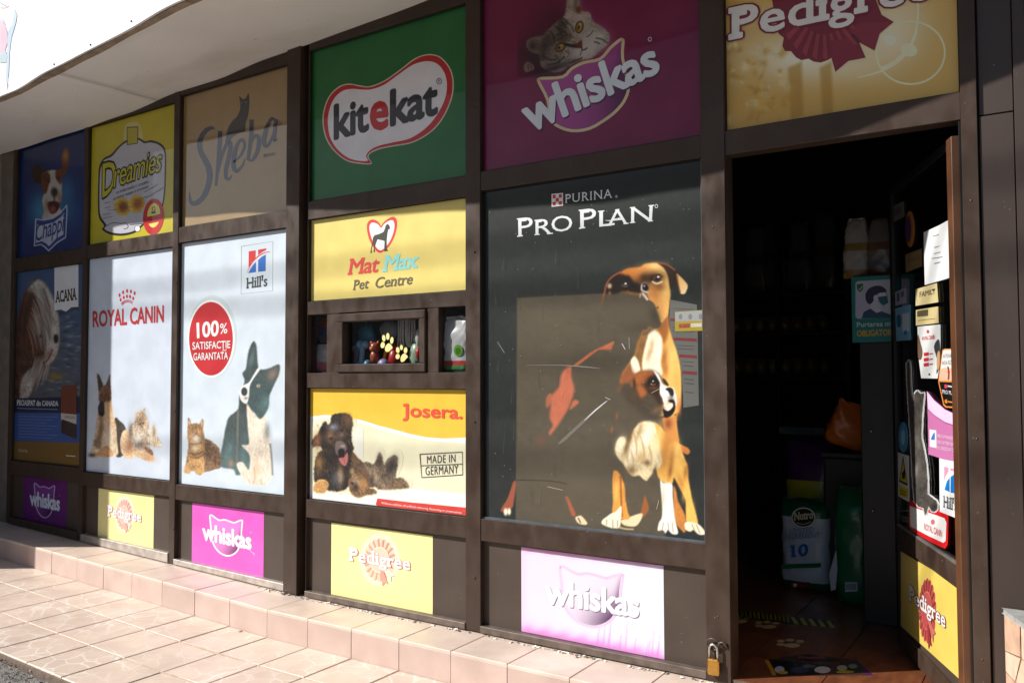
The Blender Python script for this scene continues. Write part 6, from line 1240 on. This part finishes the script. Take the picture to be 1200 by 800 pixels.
P.poly(Z(ell(172, 420, 47, 40, 22)), (226, 222, 208)); P.poly(Z(ell(172, 420, 42, 35, 22)), (24, 44, 40)); P.text('Nutro', Z([(135, 400), (210, 392), (210, 424), (135, 432)]), (226, 214, 180), .03, (.04, .06)); P.stroke(Z([(145, 440), (172, 446), (202, 436)]), .8, (200, 190, 160)); P.build('brand_oval', s1)
P.mb = MB(); P.text('LIMITED', Z([(120, 462), (212, 458), (212, 476), (120, 482)]), (110, 150, 190)); P.text('INGREDIENT', Z([(96, 484), (236, 478), (236, 498), (96, 506)]), (110, 150, 190)); P.text('10', Z([(120, 528), (192, 520), (190, 570), (124, 576)]), (40, 110, 190), .03, (.05, .06)); P.build('lettering', s1)
P.mb = MB(); P.poly(Z([(85, 602), (240, 598), (240, 614), (85, 620)]), (24, 104, 66)); P.poly(Z([(122, 672), (196, 672), (196, 692), (124, 696)]), (120, 26, 30)); P.poly(Z([(132, 676), (148, 678), (146, 690), (132, 690)]), (220, 220, 220)); P.build('label_strip', s1)
f2 = wallplane(1.66); L_, R_, T_ = f2.ab(916, 560), f2.ab(977, 560), f2.ab(940, 520)
s2 = sack('food_sack', 'tall purple sack with a yellow band behind the white and green sack', 'sack', ((L_[0] + R_[0]) / 2, 1.77, ZF), R_[0] - L_[0], .2, T_[1] - ZF, [(.50, PU), (.74, YE), (1.0, PU)], 0, 'pet food sacks inside the doorway', .2, seed=5)
f3 = wallplane(1.25); L_, R_, T_ = f3.ab(976, 660), f3.ab(1020, 660), f3.ab(1000, 575)
s3 = sack('food_sack', 'dark green sack with a white barcode patch, right of the white sack', 'sack', ((L_[0] + R_[0]) / 2, 1.35, ZF), R_[0] - L_[0], .2, T_[1] - ZF, [(1.0, GR)], 0, 'pet food sacks inside the doorway', .2, seed=8)
FP = wallplane(1.243); P = Print(FP, 4, .2); P.poly(Z([(335, 672), (383, 672), (383, 708), (335, 710)]), (196, 200, 210))
for i in range(7): P.stroke(Z([(340 + i * 6, 678), (340 + i * 6, 702)]), .6 + .4 * (i % 2), (40, 60, 60), 1)
P.build('barcode', s3)
P.mb = MB(); P.poly(Z([(272, 640), (300, 545), (305, 620), (298, 700), (280, 706)]), (190, 196, 206)); P.build('white_stripe', s3)
MDK = plain((24, 23, 25), .45, 0, .2, 12, 0, 'dark_laminate_and_shade'); MCR = plain((52, 48, 46), .6, 0, .2, 12, 0, 'dark_plastic')
cr = thing('storage_crate', (1.52, 1.62, ZF), 'dark plastic crate behind the green sack, under the orange bag', 'crate')
MB().box(1.38, 1.63, 1.47, 1.76, ZF, 0.80, MCR).build('crate_body', cr, bevel=.01); MB().box(1.37, 1.64, 1.46, 1.77, .80, .825, MCR).build('crate_rim', cr, bevel=.004)
f4 = wallplane(1.52); c_or = f4.ab(990, 530)
o = sack('food_bag', 'crumpled orange bag lying on the crate above the green sack', 'bag', (c_or[0], 1.58, 0.826), .21, .12, .22, [(1.0, OG)], 0.25, None, .5, .02, 11)
o.rotation_euler = (0.25, 0.42, 0.1); o.location.z += .036; o.location.x -= .02
cab = thing('cabinet', (1.86, 1.2, ZF), 'tall dark cabinet behind the open door', 'cabinet')
MB().box(1.655, 2.15, 1.0, 1.45, ZF, 1.64, MDK).build('carcass', cab, bevel=.004); MB().box(1.64, 2.16, .985, 1.46, 1.64, 1.665, MDK).build('top_board', cab, bevel=.003)
for z in (.62, .97): MB().ball((1.70, .992, z), .007, MST, 8, 6).build('knob', cab)
SP = wallplane(0.978)
def iq(pts): return [SP.pt(SP.ab(*q)) for q in pts]
Zm = zz(960, 220, 4)
SG = [(150, 420), (446, 404), (440, 716), (156, 726)]
o = MB().prism(iq(Zm(SG)), (0, .004, 0), ink((34, 128, 128), .3)).build('mask_sign', None, loc=tuple(iq(Zm([(300, 570)]))[0])); tag(o, 'teal sign of a man in a face mask hung on the dark cabinet', 'sign')
P = Print(SP, 2, .3); P.poly(Zm([(170, 446), (180, 438), (416, 424), (424, 436), (420, 596), (410, 604), (180, 614), (170, 604)]), (196, 198, 222)); P.build('white_field', o)
P = Print(SP, 4, .3); P.poly(Zm([(176, 452), (206, 448), (206, 474), (192, 490), (177, 476)]), (40, 120, 70)); P.stroke(Zm([(184, 472), (192, 478), (202, 460)]), .8, (220, 230, 220), 1); P.build('shield', o)
P = Print(SP, 5, .3); P.poly(Zm([(200, 612), (208, 582), (240, 566), (290, 578), (330, 592), (344, 608)]), (36, 80, 110), 0); P.poly(Zm([(242, 566), (243, 542), (262, 520), (292, 556), (288, 580), (268, 586)]), (214, 214, 230)); P.poly(Zm([(240, 545), (226, 540), (217, 518), (220, 490), (243, 466), (285, 459), (314, 478), (311, 492), (284, 492), (262, 508), (254, 530)]), (52, 38, 78), 3); P.poly(Zm([(284, 492), (311, 490), (318, 508), (276, 512)]), (222, 222, 236)); P.poly(Zm(ell(266, 516, 12, 14, 14)), (222, 222, 236)); P.poly(Zm([(274, 512), (319, 506), (324, 538), (302, 552), (284, 538)]), (36, 104, 120)); P.stroke(Zm([(311, 480), (318, 506)]), .5, (40, 40, 70), 1); P.build('masked_man', o)
P = Print(SP, 8, .3); P.text('Purtarea m\u0103\u0219tii', Zm([(176, 628), (400, 618), (400, 654), (178, 660)]), (206, 216, 226), .012); P.text('OBLIGATORIE', Zm([(176, 668), (362, 660), (362, 692), (178, 698)]), (206, 176, 40), .035); P.build('lettering', o)
def bagrow(pls, y, zb, w_, d_, names, group, cols_):
    for i, (u, v) in enumerate(pls):
        q = wallplane(y).ab(u, v); m1, m2 = bagm(cols_[i % len(cols_)][0]), bagm(cols_[i % len(cols_)][1])
        o = sack('food_bag', names[i], 'bag', (q[0], y, zb), w_, d_, q[1] - zb, [(.15, m2), (.45, m1), (.6, m2), (1.0, m1)], 0, group, .6, seed=20 + i, taper=.38)
bagrow([(1004, 258), (1031, 258)], 1.12, 1.666, .125, .10, ['pale printed food bag on the cabinet, directly left of another', 'darker food bag on the cabinet, right beside the pale one'], 'food bags on the cabinet', [((168, 162, 158), (150, 120, 70)), ((120, 112, 110), (110, 80, 60))])
# back shelves
SY = 3.0; S0 = wallplane(SY)
zA = S0.ab(900, 345)[1]; xa, xb = S0.ab(840, 345)[0], S0.ab(992, 345)[0]
shf = thing('shelf_unit', ((xa + xb) / 2, SY + .2, ZF), 'dark shelf unit against the back of the shop', 'shelves')
for z in (zA - .025, zA - .30, zA - .60, zA - .95): MB().box(xa, xb, SY - .05, SY + .4, z, z + .022, MDK).build('shelf_board', shf)
for x in (xa - .03, (xa + xb) / 2 - .012, xb): MB().box(x, x + .025, SY - .05, SY + .4, ZF, zA + .6, MDK).build('upright', shf)
bagrow([(887, 268), (907, 262), (937, 262), (967, 252)], SY + .12, zA, .19, .14, ['narrow grey bag on the back shelf, first from the door post', 'grey bag on the back shelf, second from the door post', 'grey bag on the back shelf, third from the door post', 'tallest grey bag on the back shelf'], 'dim bags on the back shelf', [((90, 88, 90), (60, 56, 58)), ((80, 78, 80), (64, 50, 40))])
tins = MB().tube([(0, 0, 0), (0, 0, .12)], .045, plain((110, 96, 70), .4, .3, name='tin_label'), 14); t0 = None
for r_, z in enumerate((zA - .278, zA - .578)):
    for i in range(8):
        x = xa + .12 + i * (xb - xa - .2) / 8
        if t0 is None:
            t0 = tins.build('food_tin', None, loc=(0, 0, 0)); o = t0
        else: o = t0.copy(); COL.objects.link(o)
        o.location = (x, SY + .06, z + .0005); tag(o, ('small dull tin on the upper of the two tin shelves at the back', 'small dull tin on the lower of the two tin shelves at the back')[r_], 'tin', ('food tins on the upper back shelf', 'food tins on the lower back shelf')[r_])
ct = thing('counter', (1.15, 2.4, ZF), 'dark counter with a pale metal edge behind the purple sack', 'counter')
q0, q1 = wallplane(2.1).ab(918, 502), wallplane(2.1).ab(978, 497)
MB().box(q0[0], q1[0], 2.1, 2.6, ZF, q0[1] - .03, MDK).build('counter_body', ct); MB().box(q0[0] - .02, q1[0] + .02, 2.08, 2.62, q0[1] - .03, q0[1] + .012, plain((120, 130, 134), .35, .5, name='pale_metal')).build('counter_top', ct)

# floor prints
FL = floorplane(ZF + 0.0006)
def flat(name, pts, c, label, cat, group=None):
    P = Print(FL, 1, .4); q = [P.P(p) for p in pts]
    o = MB().prism(q, (0, 0, -.0005), ink(c, .4)).build(name, None, loc=tuple(np.mean(np.array(q), 0))); tag(o, label, cat, group); return o, Print(FL, 4, .4)
o, P = flat('floor_tape', [(846, 711), (925, 721), (978, 727), (976, 734), (925, 730.5), (846, 720)], (24, 24, 22), 'yellow and black hazard tape across the dark tiled floor', 'tape')
for i in range(5):
    u = 926 + i * 10.5; v = 722 + i * 1.1; P.poly([(u, v), (u + 4.5, v + .5), (u + 10.5, v + 9), (u + 5, v + 8.6)], (190, 176, 30))
for i in range(16):
    u = 848 + i * 4.9; v = 712.3 + i * .6; P.poly([(u, v), (u + 2.6, v + .3), (u + 3.8, v + 7.8), (u + 1.2, v + 7.5)], (150, 140, 34))
P.build('hazard_stripes', o)
Zf = zz(840, 640, 5)
def fpaw(cx_, cy_, s_, label):
    P = Print(FL, 1, .4); q = [P.P(p) for p in Zf(ell(cx_ + 5 * s_, cy_ + 18 * s_, 48 * s_, 12 * s_, 16))]
    o = MB().prism(q, (0, 0, -.0005), ink((196, 168, 120), .4)).build('paw_sticker', None, loc=tuple(np.mean(np.array(q), 0))); tag(o, label, 'floor sticker', 'paw prints on the shop floor')
    for dx, dy, rx, ry in ((-60, -8, 24, 8), (-5, -14, 24, 9), (52, -6, 24, 9), (-62, 12, 24, 8)): 
        M = MB().prism([P.P(p) for p in Zf(ell(cx_ + dx * s_, cy_ + dy * s_, rx * s_, ry * s_, 14))], (0, 0, -.0005), ink((196, 168, 120), .4)); M.build('toe_print', o)
fpaw(435, 560, 1, 'nearest pale paw print on the floor, just inside the doorway'); fpaw(300, 452, .9, 'pale paw print beside the hazard tape, in the middle'); fpaw(135, 420, .85, 'pale paw print beside the hazard tape, next to the door post')
Zs = zz(820, 720, 5.4545)
o, P = flat('floor_sticker', Zs([(415, 288), (560, 264), (690, 250), (1000, 286), (1110, 384), (470, 390)]), (70, 46, 40), 'dark floor sticker with cat pictures and a yellow edge just inside the doorway', 'floor sticker')
P.poly(Zs([(415, 288), (440, 286), (492, 384), (468, 389)]), (190, 140, 30)); P.poly(Zs([(1000, 286), (1110, 384), (1068, 385), (1030, 340)]), (70, 36, 90)); P.poly(Zs([(442, 284), (640, 300), (840, 322), (830, 340), (800, 382), (494, 382)]), (26, 28, 32)); P.poly(Zs([(890, 306), (995, 296), (1060, 352), (1000, 372), (860, 380)]), (40, 44, 40)); P.poly(Zs([(545, 272), (690, 255), (900, 290), (700, 300)]), (30, 26, 26))
for x, y, rx, ry, c in ((510, 350, 32, 22, (176, 180, 200)), (785, 352, 52, 22, (180, 176, 186)), (640, 352, 60, 20, (56, 64, 84)), (910, 340, 34, 18, (150, 150, 140)), (530, 370, 34, 10, (176, 150, 40)), (930, 366, 60, 9, (160, 150, 40)), (980, 330, 30, 14, (110, 112, 104)), (700, 330, 40, 12, (84, 90, 96))): P.poly(Zs(ell(x, y, rx, ry, 14)), c)
P.text('Dreamies', Zs([(628, 266), (792, 262), (800, 282), (630, 284)]), (150, 70, 90), .02); P.build('cat_pictures', o)

# ------------------------------------------------------------------ toys behind the small windows
tray = thing('display_shelf', (-.31, .25, 1.2), 'dark display shelf behind the small windows', 'shelf')
MB().box(-.80, .62, .052, .30, 1.225, 1.245, MDK).build('shelf_board', tray); MB().box(-.80, .62, .28, .30, 1.245, 1.70, plain((58, 62, 66), .8, 0, .2, 12, 0, 'grey_back_board')).build('back_board', tray)  # back board lengthened past the windows to keep sun off the floor
TG = 'dog toys behind the small windows'; TY = wallplane(0.085); ZW = zz(355, 355, 6.154)
def tp(x, y, dy=0.0): p = TY.at(*ZW([(x, y)])[0]); return Vector((p[0], p[1] + dy, max(p[2], 1.262)))
def toym(c, r=.35): return plain(c, r, 0, .08, 30, .05, 'toy_rubber', .3)
def drop(o): return o
SH = 1.2455
def stand(p, r): return Vector((p.x, p.y, SH + r))
p0 = tp(518, 322); t = thing('toy_bear', (p0.x, p0.y, SH), 'red-brown bear toy beside the left paw decal', 'dog toy', TG); m = toym((170, 74, 40)); mb_ = MB()
mb_.ball(p0, (.030, .024, .028), m); mb_.ball(p0 + Vector((0, 0, -.045)), (.026, .022, .034), m); 
mb_.build('bear_body', t)
for dx in (-.022, .022): MB().ball(p0 + Vector((dx, 0, .024)), (.010, .006, .010), m, 10, 6).build('ear', t)
MB().ball(p0 + Vector((0, -.022, -.005)), (.012, .009, .010), toym((206, 130, 84)), 10, 6).build('snout', t)
for dx in (-.010, .010): MB().ball(p0 + Vector((dx, -.022, .010)), .003, toym((20, 16, 14)), 8, 5).build('eye', t)
def bone(name, label, a, b_, r, c):
    t_ = MB(); a, b_ = Vector(a), Vector(b_); d_ = (b_ - a).normalized(); sd = d_.cross(Vector((0, 1, 0))).normalized(); m_ = toym(c)
    t_.tube([a, a.lerp(b_, .3), a.lerp(b_, .7), b_], [r, r * .75, r * .75, r], m_, 12)
    for e in (a, b_):
        for q in (-1, 1): t_.ball(e + sd * q * r * .9, r * 1.15, m_, 10, 8)
    return tag(t_.build(name, None, loc=tuple(a)), label, 'dog toy', TG)
pa, pb = tp(432, 300), tp(420, 420); pb.z = SH + .022; bone('toy_bone', 'pale blue bone toy standing at the left of the middle window', pb, pa, .019, (120, 168, 196))
pa, pb = tp(365, 330, .03), tp(350, 420, .03); pb.z = SH + .02; bone('toy_bone', 'lilac bone toy at the left edge of the middle window', pb, pa, .017, (150, 140, 160))
q = tp(400, 235, .06); tag(MB().ball(q, (.055, .03, .062), toym((62, 130, 160), .5), 14, 10, wob=.10).tube([q + Vector((0, 0, .05)), (q.x, q.y, 1.66)], .002, MST, 6).build('toy_fish', None, loc=tuple(q)), 'crumpled blue toy hanging at the left of the middle window', 'dog toy', TG)
q = tp(545, 190, .08); tag(MB().ball(q, (.06, .03, .05), toym((150, 150, 156), .4), 14, 10, wob=.06).tube([q + Vector((0, 0, .04)), (q.x, q.y, 1.68)], .002, MST, 6).build('toy_ball', None, loc=tuple(q)), 'grey-white round toy hanging at the top of the middle window', 'dog toy', TG)
q = tp(600, 300, .03); t = MB(); t.tube([tp(552, 268, .03), tp(548, 300, .03), tp(575, 330, .03), tp(560, 390, .03), Vector((tp(545, 430, .03).x, q.y, SH + .012))], .011, toym((222, 150, 36)), 10); tag(t.build('toy_ring', None, loc=tuple(q)), 'bent orange rubber strap toy behind the left paw decal', 'dog toy', TG)
q = tp(610, 310, .05); tag(MB().ball(Vector((q.x, q.y, SH + .055)), (.036, .03, .055), toym((178, 34, 40)), 12, 10).ball(Vector((q.x, q.y, SH + .118)), (.024, .022, .024), toym((178, 34, 40)), 10, 8).build('toy_bottle', None, loc=(q.x, q.y, SH)), 'red skittle toy behind the left paw decal', 'dog toy', TG)
q = tp(580, 400, .0); tag(MB().ball(Vector((q.x, q.y, SH + .030)), (.034, .025, .030), toym((150, 140, 190)), 12, 8).build('toy_ball', None, loc=(q.x, q.y, SH)), 'low lilac ball toy below the left paw decal', 'dog toy', TG)
q = tp(488, 372, -.02); tag(MB().ball(Vector((q.x, q.y, SH + .028)), (.024, .022, .028), toym((66, 120, 150)), 12, 8).build('toy_ball', None, loc=(q.x, q.y, SH)), 'small dark blue ball toy below the bear toy', 'dog toy', TG)
q = tp(715, 250, .03); t = MB(); rg = np.random.RandomState(3); mr_ = toym((206, 202, 196), .8)
for i in range(9): x = q.x - .05 + i * .0125; t.tube([(x, q.y, 1.60), (x + rg.uniform(-.006, .006), q.y + rg.uniform(-.01, .01), q.z + .01), (x + rg.uniform(-.012, .012), q.y, q.z - .045)], [.004, .006, .003], mr_, 7)
tag(t.build('rope_toy', None, loc=tuple(q)), 'white rope tassel toy hanging above the right paw decal', 'dog toy', TG)
q = tp(795, 300, .03); tag(MB().ball(Vector((q.x, q.y, SH + .07)), (.040, .034, .07), toym((150, 176, 150)), 14, 10, wob=.03).ball(Vector((q.x, q.y, SH + .15)), (.022, .02, .02), toym((150, 176, 150)), 10, 6).build('toy_duck', None, loc=(q.x, q.y, SH)), 'pale green rubber toy at the right of the middle window', 'dog toy', TG)
q = tp(838, 250, .0); tag(MB().ball(Vector((q.x, q.y, q.z)), (.018, .02, .045), toym((206, 200, 190)), 10, 8).ball(Vector((q.x, q.y, q.z - .075)), (.016, .02, .03), toym((190, 40, 40)), 10, 8).tube([(q.x, q.y, q.z - .10), (q.x, q.y, 1.66)], .003, MST, 6).build('toy_parrot', None, loc=tuple(q)), 'white and red hanging toy cut off by the right edge of the middle window', 'dog toy', TG)
ql = tp(140, 420); o = sack('treat_packet', 'pink and white packet low in the left small window', 'packet', (ql.x + .005, ql.y, SH), .10, .03, .13, [(.35, bagm((206, 120, 130))), (1, bagm((190, 186, 190)))], 0, None, .4, seed=31)
ql = tp(120, 150, .05); o = sack('treat_packet', 'dark packet with a red and blue print in the left small window', 'packet', (ql.x, ql.y, SH), .12, .03, .27, [(.7, bagm((60, 60, 66))), (.85, bagm((60, 70, 130))), (1, bagm((170, 60, 44)))], 0, None, .3, seed=33)
qr = tp(1120, 300, -.02); o = sack('treat_packet', 'white treat packet with a green disc in the right small window', 'packet', (qr.x + .004, qr.y, SH), .145, .04, .24, [(.10, bagm((60, 140, 80))), (.16, bagm((180, 60, 60))), (1, bagm((186, 188, 190)))], 0, None, .4, seed=35)
P = Print(wallplane(qr.y - .0225), 3, .3); P.poly(ZW(ell(1120, 342, 32, 42, 18)), (90, 150, 40)); P.poly(ZW(ell(1120, 346, 20, 26, 16)), (60, 110, 30)); P.build('green_disc', o)
# paw decals on the window glass
GP = wallplane(0.029)
def decal(pad, toes, label):
    P = Print(GP, 1, .3); c_ = (240, 224, 150); q = [P.P(p) for p in smooth(ZW(pad), 4)]
    o = MB().prism(q, (0, .0004, 0), ink(c_, .3)).build('paw_decal', None, loc=tuple(np.mean(np.array(q), 0))); tag(o, label, 'window decal', 'paw decals on the middle window')
    for x, y, rx, ry, an in toes: MB().prism([P.P(p) for p in ZW(ell(x, y, rx, ry, 14, an))], (0, .0004, 0), ink(c_, .3)).build('toe_print', o)
decal([(592, 335), (596, 312), (616, 290), (634, 300), (646, 322), (634, 336), (618, 350), (600, 350)], [(575, 303, 15, 23, .2), (583, 253, 12, 24, -.1), (612, 240, 12, 25, 0), (641, 269, 12, 25, .1)], 'higher cream paw decal on the middle window')
decal([(704, 408), (708, 385), (726, 364), (744, 370), (756, 388), (742, 404), (728, 420), (710, 424)], [(683, 385, 15, 19, .2), (684, 339, 13, 22, -.1), (710, 320, 11, 19, 0), (740, 341, 13, 22, .1)], 'lower cream paw decal on the middle window')

# ------------------------------------------------------------------ stone-clad planter at the right
pl = thing('stone_planter', (2.6, -0.4, -0.05), 'low planter wall clad in pale crazy stone right of the doorway', 'planter')
MM = plain((206, 190, 170), .9, 0, .1, 40, .2, 'pale_mortar')
FA, FB = np.array([2.252, -0.004, 0]), np.array([2.56, -0.76, 0]); fd = (FB - FA) / np.linalg.norm(FB - FA); fn = np.array([fd[1], -fd[0], 0]); fn = fn if fn[0] < 0 else -fn
ZT = 0.492
MB().prism([tuple(FA - fn * .012 + (0, 0, -.05)), tuple(FB - fn * .012 + (0, 0, -.05)), (3.3, -0.76, -.05), (3.3, -0.004, -.05)], (0, 0, ZT + .05), MM).build('planter_core', pl)
SM = [plain(c, .8, 0, .14, 22, .25, 'stone') for c in ((196, 166, 142), (204, 176, 154), (188, 154, 130), (208, 186, 166))]
rg = np.random.RandomState(12); nx_, nz_ = 8, 6; Ls = np.linalg.norm(FB - FA)
gx = [[(i + (rg.uniform(-.28, .28) if 0 < i < nx_ else 0)) / nx_ * Ls for j in range(nz_ + 1)] for i in range(nx_ + 1)]; gz = [[-.05 + (j + (rg.uniform(-.28, .28) if 0 < j < nz_ else 0)) / nz_ * (ZT + .05) for j in range(nz_ + 1)] for i in range(nx_ + 1)]
for i in range(nx_):
    for j in range(nz_):
        q = np.array([(gx[a][b_], gz[a][b_]) for a, b_ in ((i, j), (i + 1, j), (i + 1, j + 1), (i, j + 1))]); c0 = q.mean(0); q = c0 + (q - c0) * .93
        pts = [tuple(FA + fd * u + np.array([0, 0, v]) - fn * .013) for u, v in q]
        MB().prism(pts, fn * rg.uniform(.012, .017), SM[rg.randint(4)]).build('stone', pl, loc=pts[0], bevel=.002)
MC = plain((150, 150, 148), .75, 0, .14, 30, .2, 'grey_coping')
MB().prism([tuple(FA + fn * .004 + (0, 0, ZT)), tuple(FB + fn * .004 + (0, 0, ZT)), (3.3, -0.77, ZT), (3.3, -0.006, ZT)], (0, 0, .016), MC).build('coping', pl, bevel=.003)

# ------------------------------------------------------------------ small litter
rg = np.random.RandomState(21); b = MB(); mw = plain((228, 222, 212), .9, 0, .1, 60, name='plaster'); mg = plain((120, 108, 98), .95, 0, .2, 60, name='mortar')
clumps = [rg.uniform(-1.1, 1.40) for _ in range(26)]
for i in range(230):
    x = min(1.42, clumps[rg.randint(26)] + rg.normal(0, .035)) if i < 200 else rg.uniform(-1.3, 1.42); r_ = rg.uniform(.0015, .006) * (1.5 if rg.rand() < .12 else 1)
    M = Matrix.Rotation(rg.uniform(0, 3), 4, 'Z') @ Matrix.Rotation(rg.uniform(-.5, .5), 4, 'X'); c = (x, -0.012 - abs(rg.normal(0, .008)), zoff(x) + 0.104)
    vs = [tuple(Vector(c) + M @ Vector((sx * r_ * rg.uniform(.6, 1.6), sy * r_ * rg.uniform(.4, 1), sz * r_ * rg.uniform(.2, .5)))) for sz in (-1, 1) for sy in (-1, 1) for sx in (-1, 1)]
    b.add(vs, [(0, 2, 3, 1), (4, 5, 7, 6), (0, 1, 5, 4), (2, 6, 7, 3), (0, 4, 6, 2), (1, 3, 7, 5)], mw if rg.rand() < .6 else mg)
tag(b.build('plaster_crumbs'), kind='stuff')
b = MB(); ma = [plain(c, .9, 0, .2, 60, name='grit') for c in ((120, 112, 104), (160, 150, 138), (84, 78, 74))]
for i in range(1500):
    x, y = rg.uniform(-3.2, -.5), -1.10 - abs(rg.normal(0, .12)); r_ = rg.uniform(.002, .007); c = Vector((x, y, zoff(x) - .051 + r_ * .3))
    d_ = [c + Vector((rg.uniform(-1, 1), rg.uniform(-1, 1), rg.uniform(-.3, 1))) * r_ * 1.4 for _ in range(4)]
    b.add([tuple(q) for q in d_], [(0, 1, 2), (0, 1, 3), (1, 2, 3), (0, 2, 3)], ma[i % 3])
tag(b.build('grit'), kind='stuff')
ml = [plain(c, .8, 0, .2, 40, .2, 'dry_leaf') for c in ((196, 160, 96), (150, 108, 64), (112, 84, 60), (206, 180, 130))]
def leaf_at(u, v, z, s_, an, mi, label):
    p = floorplane(z).at(u, v); b = MB(); vs = []
    n_ = 7
    for i in range(n_ + 1):
        t = i / n_; wd = s_ * .26 * math.sin(math.pi * min(1, t * .96 + .03)) ** .8; cu_ = .10 * s_ * math.sin(t * 3.1)
        for q in (-1, 0, 1): vs.append((p[0] + math.cos(an) * (t - .5) * s_ - math.sin(an) * q * wd, p[1] + math.sin(an) * (t - .5) * s_ + math.cos(an) * q * wd, p[2] + .0015 + cu_ + abs(q) * .12 * wd * 2))
    b.add(vs, [(3 * i + q, 3 * i + q + 1, 3 * i + q + 4, 3 * i + q + 3) for i in range(n_) for q in (0, 1)], ml[mi], True)
    tag(b.build('dry_leaf', None, loc=tuple(p)), label, 'leaf', 'dry leaves on the ground')
leaf_at(102 / 4, 600 + 778 / 4, -.05, .06, .3, 3, 'largest pale dry leaf on the asphalt at the near corner')
leaf_at(105 / 4, 600 + 730 / 4, -.05, .04, 1.3, 0, 'curled yellow leaf on the asphalt edge')
leaf_at(515 / 4, 600 + 652 / 4, -.03, .045, .5, 2, 'thin brown leaf on the middle of the tiled pavement')
leaf_at(640 / 4, 600 + 695 / 4, -.028, .02, .2, 2, 'tiny dark leaf speck on the pavement tiles')
leaf_at(150 + 452 / 3.43, 660 + 276 / 3.43, -.028, .035, .1, 1, 'dark leaf on the pavement close to the step')
leaf_at(150 + 30 / 3.43, 660 + 388 / 3.43, -.028, .018, .9, 2, 'small black leaf fragment on the lower pavement')

# ------------------------------------------------------------------ across the street (seen only as reflections in the films and glass)
bl = thing('apartment_block', (-14, -26, 0), 'long low plastered apartment block across the street', 'building')
mb1 = plain((176, 164, 150), .9, 0, .08, 2, name='plaster_wall'); MB().box(-42, -2, -32, -26, -.07, 8.5, mb1).build('wall', bl); MB().box(-42.4, -1.6, -32.4, -25.6, 8.5, 8.9, plain((120, 96, 84), .9, name='roof_edge')).build('roof', bl)
wb = None
for i in range(10):
    for j in range(2):
        x, z = -40 + i * 3.9, 1.2 + 3.4 * j
        b = MB().box(x, x + 1.6, -25.98, -25.9, z, z + 1.7, plain((220, 216, 210), .6, name='window_frame_white')).build('window', bl, loc=(x, -26, z)); MB().box(x + .1, x + 1.5, -25.9, -25.88, z + .1, z + 1.6, plain((40, 46, 54), .1, name='dark_pane')).build('pane', b)
def tree(x, y, h, r, seed, label):
    t = thing('street_tree', (x, y, -.05), label, 'tree', 'trees across the road'); rg = np.random.RandomState(seed); bk = plain((84, 70, 58), .95, 0, .2, 20, .4, 'bark')
    m = MB(); m.tube([(x, y, -.05), (x + .05, y, h * .3), (x, y + .1, h * .55), (x + .1, y, h * .8)], [.16, .12, .08, .03], bk, 10)
    for k in range(9):
        a = rg.uniform(0, 6.28); z0 = h * rg.uniform(.35, .7); e = Vector((x + math.cos(a) * r * .8, y + math.sin(a) * r * .8, z0 + r * rg.uniform(.2, .7))); m.tube([(x, y, z0), Vector((x, y, z0)).lerp(e, .5) + Vector((0, 0, .1)), e], [.06, .035, .01], bk, 6)
    m.build('trunk', t)
    lf = MB(); lm = [plain(c, .6, 0, .2, 3, name='leaf') for c in ((52, 74, 30), (70, 92, 40), (40, 58, 26))]
    cl = [(x + rg.normal(0, r * .45), y + rg.normal(0, r * .45), h * .72 + rg.normal(0, r * .38)) for _ in range(26)]
    for k in range(1500):
        c = np.array(cl[rg.randint(26)]) + rg.normal(0, .28, 3); u = Vector(rg.normal(0, 1, 3)).normalized() * rg.uniform(.05, .11); v = u.orthogonal().normalized() * u.length * .6
        lf.add([tuple(Vector(c) - u), tuple(Vector(c) + v), tuple(Vector(c) + u), tuple(Vector(c) - v)], [(0, 1, 2, 3)], lm[rg.randint(3)])
    lf.build('crown', t)
for i, (x, y, h, r) in enumerate(((-1.5, -14.5, 6.0, 2.0), (-9.5, -15.5, 6.5, 2.2), (-18, -15, 5.6, 1.9), (4.5, -15, 5.8, 1.9))): tree(x, y, h, r, 40 + i, ('leafy street tree straight across the road', 'tallest leafy street tree across the road', 'farthest leafy street tree across the road', 'leafy street tree across the road, nearest the planter')[i])

# overhead street cables: their soft shadows fall across the shopfront
for zc, tilt, r_, lb in ((1.80, .012, .013, 'upper of three black cables strung along the street'), (1.62, -.016, .014, 'middle of three black cables strung along the street'), (0.86, .02, .013, 'lowest of three black cables strung along the street')):
    yc = -5.2; z0 = zc + SUN_DIR.z / -SUN_DIR.y * -yc
    cb = MB().tube([(x, yc, z0 + tilt * (x + 7) + .0016 * (x + 7) ** 2) for x in range(-30, 21, 2)], r_, plain((20, 20, 20), .6, name='black_cable'), 8).build('overhead_cable', None, loc=(-7, yc, z0)); tag(cb, lb, 'cable', 'cables over the street')
